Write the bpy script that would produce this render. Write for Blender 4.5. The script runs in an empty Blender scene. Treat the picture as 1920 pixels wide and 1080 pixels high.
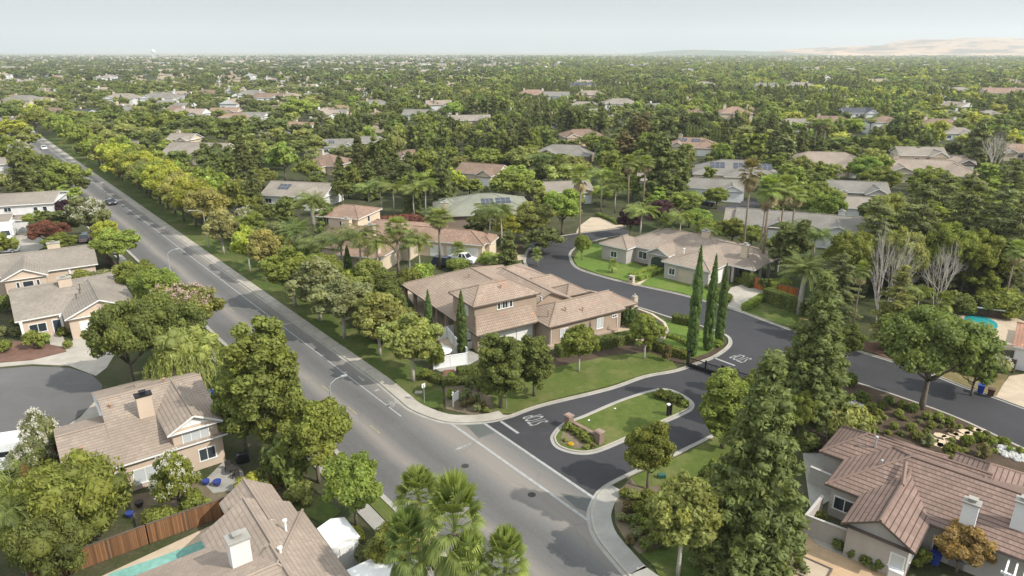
# Suburban neighbourhood seen from a drone: everything is built here in world metres, Z up.
import bpy, math, random
import numpy as np
from math import sin, cos, pi, radians, atan, atan2, hypot, sqrt
from mathutils import Vector, Matrix
from mathutils.geometry import tessellate_polygon

S = bpy.context.scene
COL = S.collection
random.seed(7)

# ---------------------------------------------------------------- survey: camera height, tilt and the photo's pixel rays
CAM_H, FPX, HORIZON = 36.0, 1280.0, 96.0
PITCH = atan((540 - HORIZON) / FPX)
SP, CP = sin(PITCH), cos(PITCH)

def G(x, y, z=0.0):
    """Ground position (at height z) of a survey sight line of the 1920 x 1080 photograph."""
    u = (x - 960) / FPX; v = (540 - y) / FPX
    t = (CAM_H - z) / (SP - v * CP)
    return (u * t, (CP + v * SP) * t)

def proj(X, Y, Z):
    d = Y * CP - (Z - CAM_H) * SP
    return 960 + FPX * X / d, 540 - FPX * (Y * SP + (Z - CAM_H) * CP) / d

def height_at(Y, ytop):
    v = (540 - ytop) / FPX
    return max(0.3, CAM_H - Y * (SP - v * CP) / (CP + v * SP))

# ---------------------------------------------------------------- object helpers
def link(name, data, parent=None, loc=(0, 0, 0), rz=0.0):
    o = bpy.data.objects.new(name, data)
    COL.objects.link(o)
    o.location = loc
    o.rotation_euler = (0, 0, rz)
    if parent is not None:
        o.parent = parent
    return o

def tag(o, label=None, cat=None, group=None, kind=None):
    if label: o['label'] = label
    if cat: o['category'] = cat
    if group: o['group'] = group
    if kind: o['kind'] = kind
    return o

def thing(name, label, cat, loc=(0, 0, 0), rz=0.0, group=None):
    return tag(link(name, None, None, loc, rz), label, cat, group)

def copy_tree(o, parent=None):
    c = o.copy(); COL.objects.link(c)
    if parent is not None:
        c.parent = parent
    for ch in list(o.children):
        copy_tree(ch, c)
    return c

class MB:
    def __init__(s):
        s.v = []; s.f = []; s.uv = []; s.mi = []; s.m = 0
    def face(s, pts, uv=None):
        b = len(s.v)
        s.v.extend([tuple(p) for p in pts])
        s.f.append(list(range(b, b + len(pts))))
        s.uv.extend(uv if uv else [(0, 0)] * len(pts))
        s.mi.append(s.m)
    def slope(s, pts):
        """A roof plane: u runs level along it, v up the slope, both in metres."""
        P = [Vector(p) for p in pts]
        n = Vector((0, 0, 0))
        for i in range(len(P)):
            a, b = P[i], P[(i + 1) % len(P)]
            n += Vector(((a.y - b.y) * (a.z + b.z), (a.z - b.z) * (a.x + b.x), (a.x - b.x) * (a.y + b.y)))
        n.normalize()
        if n.z < 0:
            P.reverse(); n = -n
        h = Vector((-n.y, n.x, 0))
        h = h.normalized() if h.length > 1e-4 else Vector((1, 0, 0))
        w = n.cross(h)
        z0 = min(p.z for p in P)
        o = next(p for p in P if p.z == z0)
        s.face(P, [((p - o).dot(h) + 40, (p - o).dot(w)) for p in P])
    def box(s, x0, y0, z0, x1, y1, z1):
        if x0 > x1: x0, x1 = x1, x0
        if y0 > y1: y0, y1 = y1, y0
        s.prism([(x0, y0), (x1, y0), (x1, y1), (x0, y1)], z0, z1)
    def prism(s, pts, z0, z1, bottom=True):
        a = sum(pts[i][0] * pts[(i + 1) % len(pts)][1] - pts[(i + 1) % len(pts)][0] * pts[i][1] for i in range(len(pts)))
        if a < 0: pts = pts[::-1]
        n = len(pts)
        if n <= 4:
            s.face([(p[0], p[1], z1) for p in pts], [(p[0], p[1]) for p in pts])
            if bottom: s.face([(p[0], p[1], z0) for p in pts[::-1]])
        else:
            s.sheet(pts, z1)
            if bottom: s.sheet(pts, z0, flip=True)
        for i in range(n):
            p, q = pts[i], pts[(i + 1) % n]
            L = hypot(q[0] - p[0], q[1] - p[1])
            s.face([(p[0], p[1], z0), (q[0], q[1], z0), (q[0], q[1], z1), (p[0], p[1], z1)], [(0, z0), (L, z0), (L, z1), (0, z1)])
    def sheet(s, pts, z, flip=False):
        tris = tessellate_polygon([[Vector((p[0], p[1], 0)) for p in pts]])
        for t in tris:
            q = [pts[i] for i in t]
            a = (q[1][0] - q[0][0]) * (q[2][1] - q[0][1]) - (q[2][0] - q[0][0]) * (q[1][1] - q[0][1])
            if (a < 0) != flip: q = q[::-1]
            s.face([(p[0], p[1], z) for p in q], [(p[0], p[1]) for p in q])
    def obox(s, c, ax, ay, az):
        """Box of half axes ax, ay, az about c."""
        c, ax, ay, az = map(Vector, (c, ax, ay, az))
        P = [c + ax * i + ay * j + az * k for k in (-1, 1) for j in (-1, 1) for i in (-1, 1)]
        for f in ((0, 2, 3, 1), (4, 5, 7, 6), (0, 1, 5, 4), (2, 6, 7, 3), (0, 4, 6, 2), (1, 3, 7, 5)):
            s.face([P[i] for i in f])
    def bar(s, a, b, w, h=None):
        a, b = Vector(a), Vector(b)
        d = b - a
        side = d.cross(Vector((0, 0, 1)))
        side = side.normalized() if side.length > 1e-5 else Vector((1, 0, 0))
        up = side.cross(d).normalized()
        s.obox((a + b) / 2, d / 2, side * w / 2, up * (h or w) / 2)
    def tube(s, path, rad, n=6, cap=True):
        rings = []
        P = [Vector(p) for p in path]
        for i, p in enumerate(P):
            d = (P[min(i + 1, len(P) - 1)] - P[max(i - 1, 0)])
            d = d.normalized() if d.length > 1e-6 else Vector((0, 0, 1))
            x = d.cross(Vector((0.13, 0.37, 1)) if abs(d.z) < .95 else Vector((1, 0, 0.1))).normalized()
            y = d.cross(x)
            r = rad[i] if hasattr(rad, '__len__') else rad
            b = len(s.v)
            for k in range(n):
                a = 2 * pi * k / n
                s.v.append(tuple(p + (x * cos(a) + y * sin(a)) * r))
            rings.append(b)
        for i in range(len(rings) - 1):
            for k in range(n):
                k2 = (k + 1) % n
                s.f.append([rings[i] + k, rings[i] + k2, rings[i + 1] + k2, rings[i + 1] + k])
                s.uv.extend([(0, 0)] * 4); s.mi.append(s.m)
        if cap:
            s.f.append([rings[-1] + k for k in range(n)]); s.uv.extend([(0, 0)] * n); s.mi.append(s.m)
            s.f.append([rings[0] + k for k in range(n)][::-1]); s.uv.extend([(0, 0)] * n); s.mi.append(s.m)
    def lathe(s, c, prof, n=12):
        s.tube([(c[0], c[1], c[2] + z) for r, z in prof], [max(r, .001) for r, z in prof], n)
    def mesh(s, name, mats, smooth=False):
        me = bpy.data.meshes.new(name)
        me.from_pydata(s.v, [], s.f)
        uvl = me.uv_layers.new(name='UVMap')
        uvl.data.foreach_set('uv', np.array(s.uv, dtype=np.float32).ravel())
        for m in (mats if isinstance(mats, (list, tuple)) else [mats]):
            me.materials.append(m)
        if max(s.mi or [0]) > 0:
            me.polygons.foreach_set('material_index', s.mi)
        if smooth:
            me.polygons.foreach_set('use_smooth', [True] * len(me.polygons))
        me.update()
        return me
    def build(s, name, mats, parent=None, loc=(0, 0, 0), rz=0.0, smooth=False):
        return link(name, s.mesh(name, mats, smooth), parent, loc, rz)

def struct(name, mb, mat):
    return tag(mb.build(name, mat), kind='structure')

# ---------------------------------------------------------------- materials
class NT:
    """Small wrapper for node trees."""
    def __init__(s, name):
        s.mat = bpy.data.materials.new(name); s.mat.use_nodes = True
        s.t = s.mat.node_tree; s.t.nodes.clear()
        s.out = s.t.nodes.new('ShaderNodeOutputMaterial')
    def n(s, kind, **kw):
        nd = s.t.nodes.new('ShaderNode' + kind)
        for k, v in kw.items(): setattr(nd, k, v)
        return nd
    def put(s, sock, v):
        if isinstance(v, bpy.types.NodeSocket): s.t.links.new(v, sock)
        elif v is not None:
            if isinstance(v, tuple) and len(v) == 3 and len(sock.default_value) == 4: v = (*v, 1)
            sock.default_value = v
    def math(s, op, a, b=0.0, c=None):
        nd = s.n('Math', operation=op)
        s.put(nd.inputs[0], a); s.put(nd.inputs[1], b)
        if c is not None: s.put(nd.inputs[2], c)
        return nd.outputs[0]
    def mix(s, f, a, b, mode='MIX'):
        nd = s.n('Mix', data_type='RGBA', blend_type=mode)
        s.put(nd.inputs[0], f); s.put(nd.inputs[6], a); s.put(nd.inputs[7], b)
        return nd.outputs[2]
    def ramp(s, f, *stops):
        nd = s.n('ValToRGB'); e = nd.color_ramp.elements
        while len(e) < len(stops): e.new(.5)
        for i, (p, c) in enumerate(stops):
            e[i].position = p; e[i].color = (*c, 1) if isinstance(c, tuple) else (c, c, c, 1)
        s.put(nd.inputs[0], f)
        return nd.outputs[0]
    def noise(s, scale, detail=3, rough=.55, vec=None, dist=0.0):
        nd = s.n('TexNoise'); nd.inputs['Scale'].default_value = scale
        nd.inputs['Detail'].default_value = detail; nd.inputs['Roughness'].default_value = rough
        nd.inputs['Distortion'].default_value = dist
        if vec is not None: s.put(nd.inputs['Vector'], vec)
        return nd.outputs[0]
    def coords(s):
        return s.n('NewGeometry').outputs['Position']
    def scale(s, vec, xyz):
        nd = s.n('VectorMath', operation='MULTIPLY'); s.put(nd.inputs[0], vec); nd.inputs[1].default_value = xyz
        return nd.outputs[0]
    def sep(s, vec):
        nd = s.n('SeparateXYZ'); s.put(nd.inputs[0], vec); return nd.outputs
    def bump(s, h, strength=.4, dist=.05):
        nd = s.n('Bump'); nd.inputs['Strength'].default_value = strength; nd.inputs['Distance'].default_value = dist
        s.put(nd.inputs['Height'], h); return nd.outputs[0]
    def pbr(s, color, rough=.8, metal=0.0, normal=None, spec=.3, **kw):
        b = s.n('BsdfPrincipled')
        s.put(b.inputs['Base Color'], color); s.put(b.inputs['Roughness'], rough); s.put(b.inputs['Metallic'], metal)
        b.inputs['Specular IOR Level'].default_value = spec
        for k, v in kw.items(): s.put(b.inputs[k.replace('_', ' ')], v)
        if normal is not None: s.put(b.inputs['Normal'], normal)
        s.t.links.new(b.outputs[0], s.out.inputs[0])
        return s.mat

def mul(c, k): return tuple(x * k for x in c)

_flat = {}
def plain(name, c, rough=.6, metal=0.0, spec=.3, var=.12, sc=1.5):
    key = (name, c)
    if key not in _flat:
        t = NT(name)
        nz = t.noise(sc, 4, .6, t.coords())
        _flat[key] = t.pbr(t.mix(t.ramp(nz, (.3, 0.0), (.75, 1.0)), mul(c, 1 - var), mul(c, 1 + var)), rough, metal, None, spec)
    return _flat[key]

def stucco(name, c):
    t = NT(name); p = t.coords()
    a = t.noise(.35, 4, .6, p); fine = t.noise(9, 3, .7, p)
    # rain streaks run down the plaster
    st = t.noise(1.0, 3, .6, t.scale(p, (2.2, 2.2, .25)))
    col = t.mix(t.ramp(a, (.35, 0.0), (.7, 1.0)), mul(c, .9), mul(c, 1.06))
    col = t.mix(t.ramp(st, (.52, 0.0), (.8, .28)), col, mul(c, .68))
    return t.pbr(col, .9, 0, t.bump(fine, .25, .02), .15)

def roof_tile(name, c, course=.36, wide=.30, barrel=.5, gap=.35, patch=None, vary=.22):
    t = NT(name)
    uv = t.sep(t.n('UVMap').outputs[0]); u, v = uv[0], uv[1]
    cv = t.math('DIVIDE', v, course); row = t.math('FLOOR', cv); fv = t.math('SUBTRACT', cv, row)
    off = t.math('MULTIPLY', t.math('MODULO', row, 2.0), .5 if barrel < .3 else 0.0)
    cu = t.math('ADD', t.math('DIVIDE', u, wide), off); colm = t.math('FLOOR', cu); fu = t.math('SUBTRACT', cu, colm)
    cb = t.n('CombineXYZ'); t.put(cb.inputs[0], row); t.put(cb.inputs[1], colm)
    wn = t.n('TexWhiteNoise', noise_dimensions='2D'); t.put(wn.inputs['Vector'], cb.outputs[0])
    p = t.coords(); big = t.noise(.22, 4, .6, p); mid = t.noise(1.3, 4, .65, p)
    base = t.mix(wn.outputs['Value'], mul(c, 1 - vary), mul(c, 1 + vary))
    base = t.mix(t.ramp(big, (.38, 0.0), (.68, .85)), base, mul(c, .74))
    base = t.mix(t.ramp(mid, (.55, 0.0), (.8, .5)), base, (c[0] * 1.12, c[1] * 1.06, c[2] * .98))
    if patch:
        base = t.mix(t.ramp(t.noise(.5, 3, .6, p), (.66, 0.0), (.72, .65)), base, patch)
    # open joint below each course of tiles, its shadow and dirt painted dark
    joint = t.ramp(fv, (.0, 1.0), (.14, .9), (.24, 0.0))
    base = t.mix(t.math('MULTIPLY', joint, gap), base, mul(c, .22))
    if barrel:
        wave = t.math('SINE', t.math('MULTIPLY', cu, 2 * pi))
        chan = t.ramp(wave, (.0, 1.0), (.35, 0.0))
        base = t.mix(t.math('MULTIPLY', t.math('SUBTRACT', 1.0, t.math('GREATER_THAN', wave, -.55)), .35 * barrel * 2), base, mul(c, .4))
    else:
        wave = t.ramp(fu, (0.0, 0.0), (.06, 1.0), (.94, 1.0), (1.0, 0.0))
    h = t.math('ADD', t.math('MULTIPLY', t.math('SUBTRACT', 1.0, fv), .6), t.math('MULTIPLY', wave, .45 * barrel + .06))
    return t.pbr(base, .85, 0, t.bump(h, .8, .06), .2)

def planks(name, c, w=.15, axis='u', dark=.35):
    t = NT(name); uv = t.sep(t.n('UVMap').outputs[0])
    cu = t.math('DIVIDE', uv[0], w); k = t.math('FLOOR', cu); fu = t.math('SUBTRACT', cu, k)
    wn = t.n('TexWhiteNoise', noise_dimensions='1D'); t.put(wn.inputs['W'], k)
    grain = t.noise(3, 4, .6, t.scale(t.coords(), (4, 4, .5)))
    base = t.mix(wn.outputs['Value'], mul(c, .55), mul(c, 1.35))
    base = t.mix(t.ramp(grain, (.4, 0.0), (.75, .5)), base, mul(c, .6))
    joint = t.ramp(fu, (.0, 1.0), (.1, 0.0), (.92, 0.0), (1.0, 1.0))
    base = t.mix(joint, base, mul(c, dark))
    return t.pbr(base, .85, 0, t.bump(t.math('SUBTRACT', 1.0, joint), .5, .02), .2)

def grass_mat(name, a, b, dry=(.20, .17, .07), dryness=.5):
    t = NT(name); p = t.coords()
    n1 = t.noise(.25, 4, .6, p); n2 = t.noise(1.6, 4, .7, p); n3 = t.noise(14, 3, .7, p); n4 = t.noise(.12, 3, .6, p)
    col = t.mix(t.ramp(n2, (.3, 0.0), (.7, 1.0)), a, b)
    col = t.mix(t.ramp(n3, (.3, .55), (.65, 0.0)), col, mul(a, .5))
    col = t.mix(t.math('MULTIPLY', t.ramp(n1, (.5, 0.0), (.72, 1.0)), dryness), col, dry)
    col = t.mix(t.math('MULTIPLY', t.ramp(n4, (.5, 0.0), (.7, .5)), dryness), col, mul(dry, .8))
    return t.pbr(col, .9, 0, t.bump(n3, .8, .08), .1)

def mulch_mat(name, c):
    t = NT(name); p = t.coords()
    n1 = t.noise(.6, 4, .6, p); n3 = t.noise(11, 4, .75, p)
    col = t.mix(t.ramp(n1, (.3, 0.0), (.7, 1.0)), mul(c, .75), mul(c, 1.2))
    col = t.mix(t.ramp(n3, (.35, .6), (.6, 0.0)), col, mul(c, .35))
    return t.pbr(col, .95, 0, t.bump(n3, .7, .05), .1)

def concrete_mat(name, c, joint=1.5):
    t = NT(name); p = t.coords()
    n1 = t.noise(.5, 5, .65, p); n2 = t.noise(5, 4, .7, p); n3 = t.noise(.9, 3, .5, p, )
    col = t.mix(t.ramp(n1, (.3, 0.0), (.72, 1.0)), mul(c, .78), mul(c, 1.1))
    col = t.mix(t.ramp(n2, (.45, 0.0), (.8, .45)), col, mul(c, .7))
    col = t.mix(t.ramp(n3, (.62, 0.0), (.75, .4)), col, (c[0] * .75, c[1] * .68, c[2] * .58))
    return t.pbr(col, .88, 0, t.bump(n2, .2, .02), .2)

def asphalt_mat(name, c, speck=.5, crack=0.0):
    t = NT(name); p = t.coords()
    n1 = t.noise(.09, 4, .6, p); n2 = t.noise(1.1, 4, .65, p); n3 = t.noise(25, 2, .7, p)
    col = t.mix(t.ramp(n1, (.3, 0.0), (.7, 1.0)), mul(c, .80), mul(c, 1.28))
    n4 = t.noise(.6, 5, .7, t.scale(p, (.5, 1.6, 1)), 1.5)
    col = t.mix(t.ramp(n4, (.56, 0.0), (.66, .35)), col, mul(c, 1.6))
    col = t.mix(t.ramp(n2, (.4, 0.0), (.75, .35)), col, mul(c, 1.35))
    col = t.mix(t.math('MULTIPLY', t.ramp(n3, (.4, 0.0), (.7, 1.0)), speck), col, mul(c, 1.5))
    return t.pbr(col, .9, 0, t.bump(n3, .3, .01), .25)

def glass_mat(name, c=(.03, .04, .05), rough=.05, blind=None):
    t = NT(name)
    col = c
    if blind:
        s_ = t.sep(t.coords())
        w = t.math('FRACT', t.math('MULTIPLY', s_[2], 9.0))
        col = t.mix(t.ramp(w, (.0, .25), (.25, 1.0)), mul(blind, .7), blind)
    return t.pbr(col, rough, 0, None, .6)

def leaf_mat(name, attr=False, trans=.42, tint=None):
    t = NT(name)
    oi = t.n('ObjectInfo')
    if attr:
        at = t.n('Attribute', attribute_name='leafcol'); base = at.outputs['Color']
    else:
        base = oi.outputs['Color']
    ge = t.n('NewGeometry'); rnd = ge.outputs['Random Per Island']
    cl = t.n('Attribute', attribute_name='clump').outputs['Fac']
    k = t.math('MULTIPLY_ADD', rnd, 1.1, 1.72)
    k = t.math('MULTIPLY', k, t.math('MULTIPLY_ADD', cl, .42, .84))
    cmb = t.n('CombineColor'); [t.put(cmb.inputs[i], t.math('MULTIPLY', k, (1.03, 1.0, .95)[i])) for i in range(3)]
    col = t.mix(1.0, base, cmb.outputs[0], 'MULTIPLY')
    warm = t.mix(1.0, col, (1.16, 1.07, .82), 'MULTIPLY')
    col = t.mix(t.ramp(t.math('FRACT', t.math('MULTIPLY', cl, 7.3)), (.4, 0.0), (1.0, .6)), col, warm)
    if not attr:
        hsv = t.n('HueSaturation'); t.put(hsv.inputs['Color'], col)
        t.put(hsv.inputs['Value'], t.math('MULTIPLY_ADD', oi.outputs['Random'], .3, .85))
        t.put(hsv.inputs['Hue'], t.math('MULTIPLY_ADD', oi.outputs['Random'], .024, .488))
        col = hsv.outputs[0]
    b = t.n('BsdfPrincipled'); t.put(b.inputs['Base Color'], col); b.inputs['Roughness'].default_value = .6
    b.inputs['Specular IOR Level'].default_value = .25
    tr = t.n('BsdfTranslucent'); t.put(tr.inputs[0], t.mix(1.0, col, (1.15, 1.2, .6), 'MULTIPLY'))
    mx = t.n('MixShader'); mx.inputs[0].default_value = trans
    t.t.links.new(b.outputs[0], mx.inputs[1]); t.t.links.new(tr.outputs[0], mx.inputs[2])
    t.t.links.new(mx.outputs[0], t.out.inputs[0])
    return t.mat

M = {}
M['leaf'] = leaf_mat('leaf')
M['leaf_far'] = leaf_mat('leaf_far', True)
M['bark'] = plain('bark', (.16, .13, .10), .95, var=.35, sc=5)
M['bark_pale'] = plain('bark_pale', (.42, .38, .32), .9, var=.3, sc=6)
M['bark_white'] = plain('bark_white', (.55, .50, .44), .9, var=.25, sc=6)
M['palm_bark'] = plain('palm_bark', (.24, .19, .14), .95, var=.4, sc=9)
M['dead_frond'] = plain('dead_frond', (.36, .28, .15), .9, var=.35, sc=4)
M['blossom'] = plain('blossom', (.54, .52, .42), .8, var=.15, sc=3)
M['blossom_pink'] = plain('blossom_pink', (.45, .32, .27), .8, var=.2, sc=3)
M['white'] = plain('white_paint', (.78, .77, .74), .5, var=.05)
M['vinyl'] = plain('white_vinyl', (.80, .80, .79), .4, var=.04)
M['trim_brown'] = plain('brown_trim', (.13, .10, .08), .7)
M['black'] = plain('black_iron', (.015, .015, .016), .5)
M['galv'] = plain('galvanised_steel', (.45, .46, .45), .45, .4)
M['solar'] = plain('solar_cell', (.035, .040, .055), .25, spec=.5)
M['skylight'] = plain('skylight', (.45, .46, .45), .2, spec=.6)
M['rubber'] = plain('rubber', (.02, .02, .02), .8)
M['rim'] = plain('rim', (.5, .5, .52), .3, .8)
M['glass'] = glass_mat('window_glass')
M['glass_blind'] = glass_mat('window_blind', blind=(.52, .54, .54), rough=.12)
M['car_glass'] = glass_mat('car_glass', (.02, .025, .03), .04)
M['door_white'] = plain('white_door', (.74, .73, .70), .5, var=.05)
M['door_tan'] = plain('tan_door', (.50, .42, .33), .6, var=.06)
M['door_navy'] = plain('navy_door', (.03, .045, .06), .5)
M['brick'] = plain('brick', (.24, .17, .13), .9, var=.3, sc=7)
M['blue_plastic'] = plain('blue_plastic', (.02, .06, .35), .4)
M['blue_glaze'] = plain('blue_glaze', (.03, .05, .22), .25)
M['brown_plastic'] = plain('brown_plastic', (.10, .05, .03), .5)
M['terracotta'] = plain('terracotta', (.38, .23, .15), .8)
M['canvas'] = plain('canvas', (.74, .72, .68), .8)
M['light_glass'] = plain('headlight', (.7, .7, .68), .15)
M['red_glass'] = plain('taillight', (.35, .02, .02), .2)
M['yellow_sign'] = plain('yellow_sign', (.75, .55, .02), .5)
M['hydrant_yellow'] = plain('hydrant_yellow', (.75, .55, .03), .5)
M['fence'] = planks('redwood_fence', (.215, .108, .052), .14)
M['fence_old'] = planks('weathered_fence', (.20, .145, .10), .14)
M['fence_dark'] = planks('dark_fence', (.09, .06, .045), .14)
M['fence_orange'] = planks('stained_gate', (.42, .15, .04), .14)
M['road_paint'] = plain('road_paint', (.34, .335, .315), .7, var=.22, sc=2.5)
M['road_paint_worn'] = plain('worn_road_paint', (.30, .29, .28), .8, var=.3, sc=3)
M['road_paint_yellow'] = plain('yellow_road_paint', (.32, .27, .14), .8, var=.3, sc=2)
M['asphalt_new'] = asphalt_mat('new_asphalt', (.045, .0435, .0455), .3)
M['asphalt_cul'] = asphalt_mat('cul_asphalt', (.105, .10, .095), .4)
M['patch'] = asphalt_mat('asphalt_patch', (.10, .105, .095), .4)
M['iron'] = plain('cast_iron', (.055, .05, .045), .7, .3)
M['concrete'] = concrete_mat('concrete', (.42, .38, .32))
M['concrete_grey'] = concrete_mat('grey_concrete', (.36, .34, .30))
M['paver_tan'] = concrete_mat('tan_paving', (.50, .40, .29))
M['paver_orange'] = concrete_mat('peach_paving', (.52, .36, .22))
M['paver_red'] = concrete_mat('red_paving', (.22, .09, .06))
M['lawn'] = grass_mat('lawn', (.085, .120, .026), (.135, .170, .038), (.23, .20, .085), .6)
M['lawn_bright'] = grass_mat('bright_lawn', (.10, .165, .03), (.16, .23, .045), (.26, .24, .08), .35)
M['lawn_dark'] = grass_mat('verge_lawn', (.068, .100, .024), (.11, .145, .033), (.22, .19, .085), .7)  # darker, drier grass tone than the other lawns
M['mulch'] = mulch_mat('mulch', (.105, .075, .052))
M['mulch_red'] = mulch_mat('red_mulch', (.20, .115, .085))
M['mulch_dry'] = mulch_mat('dry_mulch', (.20, .16, .105))
M['gravel'] = mulch_mat('pale_gravel', (.48, .45, .40))
M['dry_grass'] = grass_mat('dry_grass', (.17, .14, .06), (.24, .19, .09), (.30, .24, .13), .7)

def ground_mat():
    t = NT('suburb_ground'); p = t.coords()
    n1 = t.noise(.03, 4, .6, p); n2 = t.noise(.35, 4, .65, p); n3 = t.noise(4, 3, .7, p); n0 = t.noise(.0009, 4, .6, p)
    col = t.mix(t.ramp(n2, (.35, 0.0), (.65, 1.0)), (.05, .065, .022), (.115, .10, .06))
    col = t.mix(t.ramp(n1, (.45, 0.0), (.62, .8)), col, (.06, .085, .025))
    col = t.mix(t.ramp(n3, (.4, .5), (.65, 0.0)), col, (.03, .032, .016))
    # open fields of the plain, beyond the housing
    ln = t.n('VectorMath', operation='LENGTH'); t.put(ln.inputs[0], p)
    far = t.ramp(t.math('DIVIDE', ln.outputs['Value'], 8000.0), (.28, 0.0), (.5, 1.0))
    field = t.mix(t.ramp(n0, (.42, 0.0), (.6, 1.0)), (.10, .12, .05), (.34, .28, .17))
    return t.pbr(t.mix(far, col, field), .95, 0, None, .1)
M['ground'] = ground_mat()

def main_road_mat():
    t = NT('aged_asphalt'); p = t.coords()
    uv = t.n('UVMap').outputs[0]; s_ = t.sep(uv)                   # x across the road (m), y along it (m)
    wob = t.noise(.05, 3, .6, p)
    n = t.math('ADD', s_[0], t.math('MULTIPLY_ADD', wob, 2.0, -1.0))
    f = t.math('DIVIDE', t.math('ADD', n, 12.0), 20.0)
    dark, mid, tan, grey = (.082, .079, .075), (.109, .104, .097), (.235, .205, .172), (.130, .125, .117)
    def at(x): return (x + 12) / 20
    base = t.ramp(f, (at(-10.5), mid), (at(-8.4), dark), (at(-7.0), mid), (at(-5.9), tan), (at(-4.6), mid), (at(-3.2), dark), (at(-1.9), grey), (at(-.4), tan), (at(1.2), tan), (at(3.5), grey))
    st = t.noise(1.0, 5, .65, t.scale(uv, (1.1, .035, 1)))
    base = t.mix(t.ramp(st, (.35, 0.0), (.7, .35)), base, (.15, .143, .135))
    blot = t.noise(.16, 4, .65, p)
    base = t.mix(t.ramp(blot, (.52, 0.0), (.75, .3)), base, (.165, .153, .14))
    oil = t.noise(.5, 4, .7, t.scale(uv, (1, .25, 1)))
    base = t.mix(t.ramp(oil, (.58, 0.0), (.9, .35)), base, (.085, .083, .08))
    sp = t.noise(22, 2, .7, p)
    base = t.mix(t.ramp(sp, (.4, 0.0), (.75, .4)), base, (.26, .25, .235))
    # sealed cracks wander along the lanes
    vo = t.n('TexVoronoi', feature='DISTANCE_TO_EDGE'); vo.inputs['Scale'].default_value = .16
    t.put(vo.inputs['Vector'], t.n('VectorMath', operation='ADD').outputs[0])
    ad = vo.inputs['Vector'].links[0].from_node
    t.put(ad.inputs[0], t.scale(uv, (1.6, .5, 1)))
    nz = t.n('TexNoise'); nz.inputs['Scale'].default_value = .7; t.put(nz.inputs['Vector'], p); t.put(ad.inputs[1], nz.outputs['Color'])
    cr = t.ramp(vo.outputs['Distance'], (.0, 1.0), (.008, .55), (.016, 0.0))
    base = t.mix(t.math('MULTIPLY', cr, .16), base, (.08, .08, .08))
    return t.pbr(base, .9, 0, t.bump(sp, .25, .01), .2)
M['road'] = main_road_mat()

def water_mat(name, c):
    t = NT(name); p = t.coords()
    w = t.noise(3, 3, .6, p)
    return t.pbr(t.mix(t.ramp(w, (.35, 0.0), (.7, 1.0)), mul(c, .85), mul(c, 1.12)), .06, 0, t.bump(w, .15, .05), .5)
M['pool'] = water_mat('pool_water', (.20, .40, .34))
M['pool_blue'] = water_mat('lagoon_water', (.03, .30, .30))
# ---------------------------------------------------------------- the road's own frame: s along it (away), n to its right
RO = Vector(G(712, 720)); RD = Vector((-0.63345, 0.77378)); RN = Vector((0.77378, 0.63345))
ROAD_A = atan2(RD.y, RD.x)
def R(s, n):
    p = RO + RD * s + RN * n
    return (p.x, p.y)

def px(*pts):
    return [G(*p) for p in pts]

def smooth(pts, k=5, closed=False):
    """Catmull-Rom through the surveyed points."""
    P = [Vector(p[:2]) for p in pts]; n = len(P); out = []
    for i in range(n if closed else n - 1):
        if closed: a, b, c, d = P[i - 1], P[i], P[(i + 1) % n], P[(i + 2) % n]
        else: a, b, c, d = P[max(i - 1, 0)], P[i], P[i + 1], P[min(i + 2, n - 1)]
        for j in range(k):
            t = j / k
            q = .5 * ((2 * b) + (c - a) * t + (2 * a - 5 * b + 4 * c - d) * t * t + (3 * b - a - 3 * c + d) * t ** 3)
            out.append((q.x, q.y))
    if not closed: out.append((P[-1].x, P[-1].y))
    return out

def offset(pts, d, closed=False):
    """Polyline moved d metres to its left."""
    P = [Vector(p) for p in pts]; n = len(P); out = []
    for i in range(n):
        a = P[i - 1] if (i or closed) else P[i]
        b = P[(i + 1) % n] if (i < n - 1 or closed) else P[i]
        t = (b - a)
        t = t.normalized() if t.length > 1e-6 else Vector((1, 0))
        out.append((P[i].x - t.y * d, P[i].y + t.x * d))
    return out

def ribbon(mb, pts, d0, d1, z0, z1, closed=False, cuts=None):
    """A strip beside a polyline, as a solid of height z0..z1 (or a sheet when z0 is None)."""
    A, B = offset(pts, d0, closed), offset(pts, d1, closed)
    n = len(pts)
    for i in range(n if closed else n - 1):
        j = (i + 1) % n
        a, b, c, d = A[i], A[j], B[j], B[i]
        mb.face([(*d, z1), (*c, z1), (*b, z1), (*a, z1)] if d1 > d0 else [(*a, z1), (*b, z1), (*c, z1), (*d, z1)])
        if z0 is not None:
            for p, q in ((a, b), (c, d)):
                mb.face([(*p, z0), (*q, z0), (*q, z1), (*p, z1)])
    if z0 is not None and not closed:
        for i in (0, n - 1):
            mb.face([(*A[i], z0), (*B[i], z0), (*B[i], z1), (*A[i], z1)])

# ground: one sheet out to the horizon
mb = MB(); mb.face([(-16000, -400, 0), (16000, -400, 0), (16000, 26000, 0), (-16000, 26000, 0)])
struct('ground', mb, M['ground'])

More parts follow.
